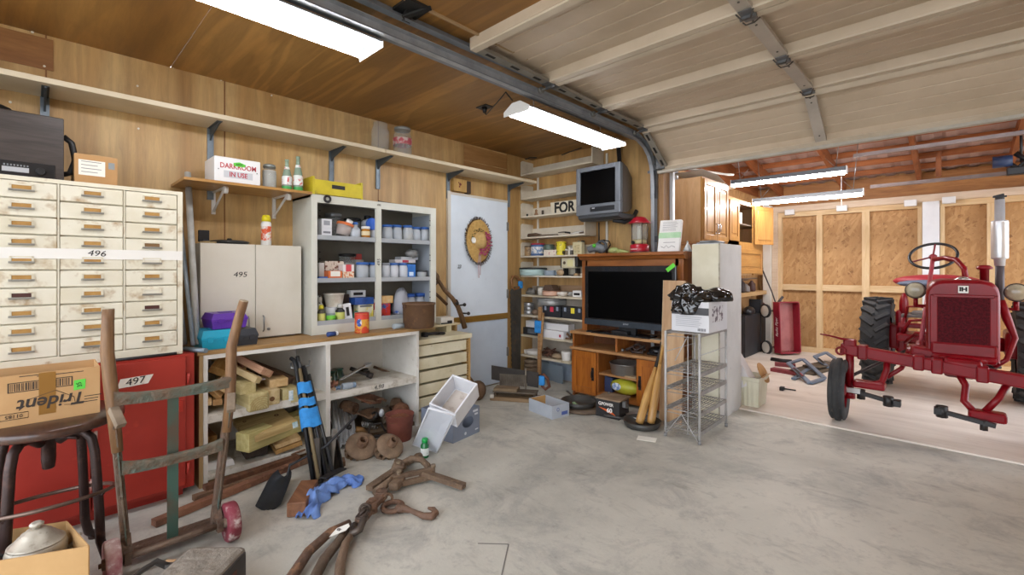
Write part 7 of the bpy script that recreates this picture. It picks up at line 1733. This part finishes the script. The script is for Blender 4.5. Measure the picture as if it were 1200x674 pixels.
put('chassis', B().box(3.60,3.86,1.65,2.55,.46,.74,.04).cyl((3.12,2.42,.55),(4.32,2.42,.55),.07,n=16).box(3.24,3.34,2.2,2.6,.44,.70,.03).box(4.12,4.22,2.2,2.6,.44,.70,.03), TRX, tc2, True)
# steering
sg0, sg1 = V((3.555,.88,.60)), V((3.612,2.02,1.435))
put('steering_column', B().cyl(sg0,sg1,.017,n=10), M('a8505a','8e1a2a',r=.35,sc=9), tc2, True)
put('steering_gearbox', B().box(3.47,3.68,.76,1.05,.53,.655,.035).beam((3.50,.78,.63),(3.70,.80,.60),.14,.10,bev=.02).cyl((3.555,.85,.58),(3.56,.95,.68),.05,.03,14), TRX, tc2, True)
wm_ = T(3.607,2.05,1.44) @ R(-.12,'Z') @ R(math.radians(44),'X')
sw_ = put('steering_wheel', B().torus((0,0,0),.182,.0135,48,10,wm_), M('1b1a1b',r=.4), tc2, True)
b = B()
for k in range(3):
    a = PI/2+2*PI*k/3+.0; b.cyl(wm_ @ V((.02*math.cos(a),.02*math.sin(a),-.012)), wm_ @ V((.175*math.cos(a),.175*math.sin(a),0)), .008,n=8)
b.lathe([(.03,-.03),(.034,-.01),(.02,.008)],16,wm_); put('spokes', b, M('7a1f2a',r=.4), sw_, True)
put('curved_tube', B().tube([(3.62,1.95,1.40),(3.70,1.85,1.415),(3.78,1.72,1.39),(3.83,1.60,1.31),(3.84,1.55,1.20)],.022,10), TRX, tc2, True)
# seat
b = B().sphere((3.62,2.56,1.17),.37,24,(1,.5,.21)); 
put('seat_pan', b, M('a8323c','8c1f2b',r=.45,sc=5), tc2, True)
put('seat_cushion', B().sphere((3.63,2.44,1.145),.335,24,(1,.45,.15)), M('6b7488','59637a',r=.6,sc=4,c3='8f95a2',sc3=16), tc2, True)
put('seat_post', B().tube([(3.60,2.45,1.12),(3.62,2.40,.95),(3.70,2.30,.72)],.03,8), TRX, tc2, True)
put('seat_back', B().sphere((3.37,2.28,.90),.12,16,(.35,.7,1.25)), TRX, tc2, True)
put('platform', B().box(3.36,3.60,2.05,2.42,.80,.83,.006).box(3.44,3.58,2.06,2.36,.83,.86,.01), M('75706b','5c5753',r=.6,sc=9), tc2, True)
put('control_levers', B().tube([(3.38,2.05,.72),(3.42,1.95,.92),(3.52,1.90,.93),(3.60,1.95,.90)],.013,8).tube([(3.36,2.0,.60),(3.44,1.9,.78),(3.54,1.85,.80)],.014,8).tube([(3.40,1.95,.55),(3.50,1.7,.68),(3.62,1.6,.70)],.016,8).box(3.34,3.60,1.95,2.05,.70,.745,.01).cyl((3.38,2.0,.62),(3.38,2.0,.80),.02,n=10), TRX, tc2, True)
put('final_drive', B().box(3.30,3.40,2.22,2.45,.40,.86,.03).box(3.33,3.60,1.9,2.3,.56,.64,.02), TRX, tc2, True)
# lamps
for x, y in ((3.525,1.0),(4.115,1.02)):
    hl = put('headlamp', B().lathe([(.0,.07),(.04,.06),(.065,.02),(.072,-.012),(.066,-.016)],24,T(x,y,1.122) @ R(-PI/2,'X')) , M('2c2624','40352f',r=.4,m=.3), tc2, True)
    put('lens', B().lathe([(.067,0),(.05,-.012),(.02,-.018),(.0,-.019)],24,T(x,y-.014,1.122) @ R(-PI/2,'X')), M('b3ab92','8f8872',r=.15,sc=9), hl, True)
    put('lamp_bracket', B().cyl((x,y+.02,1.06),(x,y+.02,.98),.016,n=8).beam((x,y+.02,.99),(3.81+(.19 if x>3.8 else -.19),y+.05,.99),.02,.02), TRX, hl, True)
# stacks
put('air_stack', B().lathe([(.028,1.18),(.028,1.30),(.05,1.305),(.05,1.318),(.03,1.335),(.012,1.338)],20,T(3.945,1.15,0)), TRX, tc2, True)
put('exhaust_pipe', B().cyl((4.035,1.22,.95),(4.035,1.22,1.36),.028,n=14), M('4a4244',r=.5,m=.4), tc2, True)
mf = put('muffler', B().lathe([(.032,1.33),(.034,1.385),(.050,1.39),(.052,1.40),(.052,1.685),(.05,1.70),(.031,1.705),(.030,1.875)],24,T(4.035,1.22,0)), M('d3d6d9','c4c7cb',r=.3,m=.55,sc=4), tc2, True)
put('rain_cap', B().cyl((4.035,1.22,1.875),(4.035,1.22,1.895),.028,n=12).box(3.995,4.075,1.21,1.23,1.892,1.905).cyl((4.0,1.22,1.90),(4.06,1.22,1.915),.010,n=6), BLACK, mf, True)
# front cultivator linkage
put('linkage_arm', B().tube([(3.36,.68,.56),(3.36,.66,.46),(3.33,.62,.36),(3.24,.58,.33)],.024,10).tube([(3.36,.66,.40),(3.45,.72,.48),(3.48,.75,.56)],.018,8).box(3.14,3.36,.54,.66,.30,.36,.018), TRX, tc2, True)
put('linkage_arm', B().tube([(3.78,.66,.52),(3.83,.63,.42),(3.82,.58,.31),(3.88,.55,.24)],.024,10).tube([(4.05,.66,.47),(4.0,.60,.36),(3.93,.56,.26)],.022,10).box(3.84,4.04,.48,.60,.20,.27,.018), TRX, tc2, True)
put('side_linkage', B().tube([(4.03,.95,1.06),(4.06,.92,.92),(4.10,.88,.78),(4.05,.80,.62),(3.98,.78,.56)],.02,8,rs=[.022,.028,.018,.017,.02]), TRX, tc2, True)
TB = M('1b1a1b','2c2a29',r=.45,sc=9)
put('tool_bar', B().beam((3.13,.56,.27),(3.42,.54,.225),.035,.03).cyl((3.38,.54,.19),(3.38,.54,.27),.035,n=8).box(3.41,3.46,.50,.58,.20,.25,.006).cyl((3.20,.56,.21),(3.20,.56,.29),.032,n=6), TB, tc2, True)
put('tool_bar', B().beam((3.68,.46,.235),(3.98,.43,.195),.035,.03).cyl((3.70,.46,.19),(3.70,.46,.275),.035,n=8).box(3.655,3.70,.42,.50,.21,.26,.006).cyl((3.92,.44,.15),(3.92,.44,.22),.024,n=6), TB, tc2, True)
put('chrome_strap', B().box(3.10,3.20,.53,.555,.255,.295), M('c9c7c4',r=.3,m=.6), tc2, True)
put('drag_link', B().cyl((3.10,.66,.36),(3.42,1.9,.48),.014,n=8), M('2b2022',r=.5), tc2, True)

# ================= cabinets on the bay's left wall =================
MAP_ = W('b98748','a47239','Z',2.2,.35,coat=.25); MAPS = W('d6b084','c9a070','Z',1.6,.45)
def rdoor_x(parent, x, y0, y1, z0, z1, hy, m=MAP_):
    d_ = put('door', B().box(x,x+.02,y0,y0+.055,z0,z1,.003).box(x,x+.02,y1-.055,y1,z0,z1,.003).box(x,x+.02,y0+.055,y1-.055,z0,z0+.06,.003).box(x,x+.02,y0+.055,y1-.055,z1-.06,z1,.003).box(x,x+.008,y0+.055,y1-.055,z0+.06,z1-.06).box(x+.006,x+.016,y0+.085,y1-.085,z0+.09,z1-.09,.006), m, parent, True)
    if hy is not None: put('pull', B().tube([(x+.02,hy,z0+.10),(x+.045,hy,z0+.11),(x+.045,hy,z0+.18),(x+.02,hy,z0+.19)],.007,8).sphere((x+.022,hy,z0+.085),.010,8), CHROME, d_, True)
    return d_
wc1 = thing('wall_cabinet','oak two-door kitchen wall cabinet with chrome pulls, hung nearest in the far bay','cabinet',(1.6,1.08,1.6))
put('body', B().box(1.405,1.795,.70,1.47,1.605,2.305,.002), MAPS, wc1, True)
put('face_frame', B().box(1.795,1.812,.70,.74,1.605,2.305).box(1.795,1.812,1.43,1.47,1.605,2.305).box(1.795,1.812,.74,1.43,1.605,1.64).box(1.795,1.812,.74,1.43,2.27,2.305), MAP_, wc1, True)
rdoor_x(wc1,1.812,.725,1.083,1.625,2.285,1.05); rdoor_x(wc1,1.812,1.088,1.448,1.625,2.285,1.125)
sl_ = thing('plastic_tray','white plastic tray with a curled end lying on top of the oak wall cabinet','tray',(1.6,1.1,2.31))
rows = []
for i in range(15):
    t = i/14; y = .78+1.05*t; z = 2.315+.075*(1 if t<.45 else max(0,1-(t-.45)/.30)) ; 
    rows.append([(1.42+.36*q, y, z+.012*abs(2*q-1)) for q in (0,.08,.3,.5,.7,.92,1)])
b = B().strip(rows); b.strip([[V(p)-V((0,0,.008)) for p in r] for r in rows]); put('tray', b, M('d2d3d2','c2c4c4',r=.4,sc=4), sl_, True)
solo('white_tube', B().tube([(1.58,.80,2.44),(1.68,1.3,2.455),(1.74,1.62,2.47),(1.80,1.70,2.47)],.022,10,flat=.6), M('cfc9bd',r=.5), 'off-white flat strip lying over the white tray on the cabinet', 'strip')
solo('foil_roll', B().cyl((1.45,.85,2.31),(1.45,.85,2.45),.03,n=14).cyl((1.45,.85,2.45),(1.45,.85,2.47),.02,n=10), M('b9bec4',r=.3,m=.6), 'shiny silver roll standing at the corner of the oak cabinet top', 'roll')
wc2 = thing('wall_cabinet','taller oak cabinet farther along the bay wall, one upper door hanging open','cabinet',(1.6,2.2,1.22))
b = B().box(1.405,1.42,1.52,2.98,1.225,2.20).box(1.42,1.76,1.52,1.54,1.225,2.20).box(1.42,1.76,2.96,2.98,1.225,2.20).box(1.42,1.76,1.54,2.96,1.225,1.245).box(1.42,1.76,1.54,2.96,2.18,2.20).box(1.42,1.76,1.54,2.96,1.62,1.64)
put('body', b, MAPS, wc2, True)
put('shelf', B().box(1.42,1.74,1.54,2.96,1.895,1.91), M('6f6258',r=.6), wc2, True)
put('face_frame', B().box(1.76,1.778,1.52,1.98,1.60,2.20).box(1.76,1.778,2.56,2.98,1.225,2.20).box(1.76,1.778,1.98,2.56,2.15,2.20).box(1.76,1.778,1.52,2.56,1.56,1.66).box(1.76,1.778,1.52,1.60,1.225,1.56), MAP_, wc2, True)
rdoor_x(wc2,1.779,1.60,1.94,1.66,2.16,None); rdoor_x(wc2,1.779,1.62,2.90,1.245,1.57,None, W('b98748','a47239','Y',2.2,.35,coat=.25))
d_ = put('open_door', B().box(0,.40,-.02,0,0,.52,.003).box(.055,.345,-.026,-.02,.06,.46,.006), MAP_, None); d_.parent = wc2; d_.data.transform(ROOTM[wc2].inverted() @ T(1.785,2.56,1.645) @ R(1.25,'Z')); ROOTM[d_] = ROOTM[wc2]
for k, (y, z, c) in enumerate(((2.15,1.91,'d9d6d0'),(2.18,1.641,'c3c6cb'))):
    solo('white_canister', B().lathe([(.07,0),(.085,.02),(.085,.13),(.07,.15)],18,T(1.62,y,z)) if k else B().box(1.52,1.72,y-.14,y+.14,z,z+.15,.008), M(c,r=.5), ('white box on the upper shelf of the open oak cabinet','pale grey canister on the lower shelf of the open oak cabinet')[k], 'container')
solo('dark_jar', B().lathe([(.05,0),(.05,.13),(.03,.15)],14,T(1.6,2.42,1.91)), M('3a3434',r=.4), 'dark jar at the far end of the open oak cabinet', 'jar')
# bench clutter below, black box
bx = thing('box_bench','black painted box bench under the tall oak cabinet, along the bay wall','box',(1.5,3.35,0))
put('body', B().box(1.405,1.57,2.9,3.9,.012,.62,.004).box(1.405,1.58,3.62,3.70,.012,.83,.003), M('23262b','2d3036',r=.5,sc=6), bx, True)
solo('dark_lump', B().sphere((1.50,3.3,.66),.10,12,(.8,1.5,.8)), M('232326',r=.3), 'dark rounded lump on the black box bench', 'lump')
solo('tan_ledge', B().box(1.40,1.56,2.2,4.0,.90,.96,.003), PINEY, 'pale timber ledge on the bay wall above the black box bench', 'ledge')
for k, (y, c, h) in enumerate(((2.75,'5a3a34',.16),(3.0,'3d2f2c',.20),(3.22,'8a8480',.12),(3.5,'4a2f2a',.17))):
    solo('shop_jug', B().lathe([(.05,0),(.06,.02),(.055,h*.7),(.02,h*.9),(.02,h)],12,T(1.48,y,.961)), M(c,r=.5), ('brown jug nearest on the bay ledge','dark tall jug on the bay ledge','grey short jug on the bay ledge','reddish jug farthest along the bay ledge')[k], 'jug')
solo('hanging_rods', B().tube([(1.43,2.5,1.17),(1.5,3.2,1.16),(1.44,3.9,1.16)],.012,6).tube([(1.46,2.4,1.20),(1.46,2.6,1.13),(1.45,3.4,1.14)],.010,6), M('7d6a5e',r=.5,m=.3), 'thin bent rods hung under the tall oak cabinet', 'rods')
solo('brown_sack', B().sphere((1.53,3.80,.70),.09,12,(.9,1.1,.9)).jitter(.006,3), M('6d4d40','543a30',r=.8,sc=9), 'small brown lump on the black box bench by the wagon wheel', 'sack')

# bin with a carton
bin_ = thing('plastic_bin','cream fluted plastic waste bin standing beside the white box cabinet','bin',(2.36,.52,.012))
b = B(); rows = []
for z, s_ in ((0,.86),(.23,.98),(.255,1.04),(.275,1.04)):
    r_ = []; n = 64
    for i in range(n+1):
        a = 2*PI*i/n; cx_, sy_ = math.cos(a), math.sin(a); k_ = 1/max(abs(cx_),abs(sy_)); fl_ = .003*math.sin(16*a) if .1<z<.24 or z==0 else 0
        r_.append(((.105+fl_)*s_*max(-1,min(1,cx_*k_*1.0)), (.14+fl_)*s_*max(-1,min(1,sy_*k_)), z))
    rows.append(r_)
b.strip(rows,False); b.strip([[(x*.93,y*.94,z+(.004 if z<.1 else 0)) for x,y,z in r] for r in rows],False); b.face(b.vs(rows[0][:-1])); b.face(b.vs([(x*.93,y*.94,.006) for x,y,z in rows[0][:-1]]))
put('bin_shell', b, M('d8d4bd','cbc7ae',r=.45,sc=3), bin_)
cn = thing('file_carton','white printed carton tipped into the cream plastic bin','box',M=T(2.335,.50,.20) @ R(.15,'Z') @ R(-.50,'Y') @ R(.0,'X'))
put('carton', B().box(-.10,.06,-.115,.115,.0,.33,.002), M('d9d6d6','cbc8c8',r=.7,sc=3), cn)
fcp = Matrix(((0,1,0,0),(0,0,1,0),(1,0,0,0),(0,0,0,1)))
b = B()
for k in range(3): b.box(-.085+.058*k,-.048+.058*k,-.1158,-.115,.20,.30)
put('printed_panels', B().box(-.09,-.05,-.1162,-.115,.19,.31).box(-.035,.005,-.1162,-.115,.19,.31).box(.018,.055,-.1162,-.115,.19,.31), M('8b8b93','b3b3ba',r=.7,sc=60,th=(.5,.6)), cn)
put('printed_logo', B().box(-.08,-.05,-.1162,-.115,.11,.15).torus((-.005,-.1158,.13),.02,.004,14,4,T(-.005,-.1158,.13) @ R(PI/2,'X') @ T(.005,.1158,-.13)), M('77777f',r=.7), cn)
solo('carton_flap', B().box(-.10,.02,-.12,.12,0,.006,0,T(2.46,.58,.27) @ R(-.85,'Y')).lathe([(.0,0),(.10,0),(.10,.006),(.0,.006)],24,T(2.43,.62,.30) @ R(1.1,'Y')), M('bf925e','ab7f4c',r=.8,sc=4), 'tan cardboard flap sticking out of the cream bin behind the white carton', 'cardboard')

# wagon standing on end against the far wall
wg = thing('toy_wagon','red metal toy wagon standing on end by the white post, white script on its side','wagon',M=T(1.99,3.60,.012) @ R(.96,'Z') @ R(-.04,'X'))
WR = M('8f1a2c','7c1223',r=.35,sc=4,coat=.2); WI = M('a5605c','8f4c4a',r=.5,sc=5)
def tub(w, d, z0, z1, t):   # open side faces local -y
    pass
hw_, dp_, hz_ = .165, .12, .78
b = B(); b.box(-hw_,hw_,dp_-.008,dp_,.05,hz_,.003); put('bed', b, WI, wg)
b = B().box(-hw_-.012,-hw_,-.0,dp_,.03,hz_+.02,.004).box(hw_,hw_+.012,-.0,dp_,.03,hz_+.02,.004).box(-hw_,hw_,-.0,dp_,.03,.045,.004).box(-hw_,hw_,-.0,dp_,hz_+.005,hz_+.02,.004)
b.tube([(-hw_-.006,-.004,.06),(-hw_+.0,-.004,.035),(hw_-.0,-.004,.035),(hw_+.006,-.004,.06),(hw_+.006,-.004,hz_-.01),(hw_-.01,-.004,hz_+.016),(-hw_+.01,-.004,hz_+.016),(-hw_-.006,-.004,hz_-.01)],.011,8,closed=True)
put('side_walls', b, WR, wg)
for z in (.10,.66):
    ax_ = put('axle', B().cyl((-hw_-.06,dp_+.10,z),(hw_+.06,dp_+.10,z),.008,n=8).box(-.10,.10,dp_,dp_+.10,z-.02,z+.02), DARKIRON, wg)
    for s in (-1,1):
        w0 = T(s*(hw_+.06),dp_+.10,z) @ R(PI/2,'Y')
        wl2 = put('wheel', B().lathe([(.085,-.018),(.10,-.02),(.106,-.010),(.106,.010),(.10,.02),(.085,.018)],28,w0,cap=False), M('2a2829',r=.7), wg)
        put('wheel_disc', B().lathe([(.087,-.012),(.06,-.020),(.02,-.018),(.0,-.018)],24,w0,cap=False).lathe([(.087,.012),(.06,.020),(.02,.018),(.0,.018)],24,w0,cap=False), M('ddd5c9',r=.5), wl2)
put('pull_handle', B().tube([(-.02,dp_+.10,.72),(-.05,dp_+.16,.95),(-.10,dp_+.30,1.32)],.010,8).tube([(0,dp_+.10,.68),(.02,dp_+.10,.80),(.06,dp_+.06,.88)],.02,8), M('4a4648',r=.5,m=.4), wg)
put('grip', B().cyl((-.10,dp_+.30,1.31),(-.115,dp_+.335,1.40),.022,n=10), BLACK, wg)
o = text('Radio Flyer', .062, frame((-hw_-.0125,.055,.42),(0,0,1),(-1,0,0)), WHITE, wg, world=False, shear=.3)
# folding ramps / frames on the floor
RB = M('7c8fa6','697b92',r=.45,m=.3,sc=6)
def stand(lab, pts, w, red=None):
    o = thing('folding_frame', lab, 'frame', pts[0])
    for (p, q) in zip(pts[::2], pts[1::2]):
        put('frame_bar', B().beam(p,q,w,.022,(0,0,1),.003), RB, o, True)
    return o
g = lambda px, py, z=.03: onz(px, py, z)
o = stand('blue-grey folding steel frame with a warning strip lying on the bay floor, nearer one', [g(924,426,.12),g(949,449),g(941,421,.12),g(966,443),g(930,444),g(952,430),g(949,449),g(965,444),g(924,426,.12),g(940,421,.12)], .05)
put('warning_strip', B().beam(g(930,431,.128),g(941,441,.07),.03,.004), M('2a2628','b03038',r=.5,sc=14,th=(.5,.53)), o, True)
o = stand('blue-grey folding steel frame lying on the bay floor, farther one by the strand-board wall', [g(955,418,.12),g(972,432),g(968,413,.12),g(984,424,.08),g(955,418,.12),g(968,413,.12)], .05)
put('warning_strip', B().beam(g(959,420,.128),g(966,426,.09),.03,.004), BLACK, o, True)
solo('steel_plates', B().beam(g(938,437,.02),g(972,428,.02),.30,.02).beam(g(950,430,.05),g(976,425,.05),.2,.016), M('6b6255','544c41',r=.6,m=.2,sc=6), 'dull steel plates lying under the folding frames', 'plates')
solo('red_plank', B().beam(g(905,433),g(934,438),.10,.05), M('8a3b42','6f2d33',r=.6,sc=6), 'dark red bar lying on the bay floor, nearer of two', 'bar')
solo('red_plank', B().beam(g(908,427),g(932,429),.10,.05), M('94464c','77353a',r=.6,sc=6), 'dark red bar lying on the bay floor, farther of two', 'bar')
solo('black_tube', B().tube([g(904,421),g(916,423),g(928,424)],.03,8), BLACK, 'black hose lying on the floor under the upright wagon', 'hose')
solo('wheel_chock', B().box(2.42,2.46,1.23,1.29,.012,.05,.004).cyl((2.46,1.27,.03),(2.56,1.30,.025),.008,n=6), BLACK, 'tiny black chock on the bay floor right of the cream bin', 'chock')
# small white boxes on the far wall plate, bay door tracks
for k, (px, py, lb) in enumerate(((926,249,'white switch box on the far wall plate, left one'),(987,246,'white switch box on the far wall plate under the tube light\'s end'),(1067,241,'white switch box on the far wall plate beside the white post'),(1112,238,'white switch box on the far wall plate right of the white post'))):
    p = ony(px,py,4.05); solo('switch_box', B().box(p.x-.065,p.x+.065,3.99,4.05,2.165,2.25,.006), M('dedfe0',r=.4), lb, 'switch box')
solo('pull_cord', B().cyl(ony(986,205,2.5),ony(986,241,2.5),.004,n=5), M('dedfe0',r=.5), 'thin white pull cord hanging at the end of the upper tube light', 'cord')
for k, (a_, b2, y, z, lb) in enumerate(((1000,1200,2.0,2.53,'pinkish steel door track crossing the bay under the roof, nearer one'),(1020,1195,3.0,2.315,'steel door track crossing the bay above the far wall, farther one'))):
    x0_ = ony(a_,190,y).x; solo('bay_door_rail', B().prism([(0,0),(.045,0),(.045,.006),(.006,.006),(.006,.045),(0,.045)],7.3-x0_,Matrix(((0,0,1,x0_),(-1,0,0,y),(0,1,0,z),(0,0,0,1)))), M('8d7d78','766864',r=.5,m=.4,sc=5), lb, 'door track')
op = ony(1183,192,2.6)
oc3 = thing('hanging_door_opener','dark blue and black door opener motor hung under the bay roof','door opener',op)
put('motor', B().cyl((op.x-.12,op.y,op.z+.03),(op.x+.02,op.y,op.z+.03),.06,n=16), M('2b3f66',r=.4), oc3, True)
put('bracket', B().tube([(op.x,op.y,op.z),(op.x+.06,op.y,op.z-.05),(op.x+.12,op.y,op.z+.02),(op.x+.04,op.y,op.z+.10)],.025,8).box(op.x-.02,op.x+.16,op.y-.04,op.y+.04,op.z-.12,op.z-.04,.01).cyl((op.x+.08,op.y,op.z),(op.x+.08,op.y,op.z+.35),.012,n=6), BLACK, oc3, True)
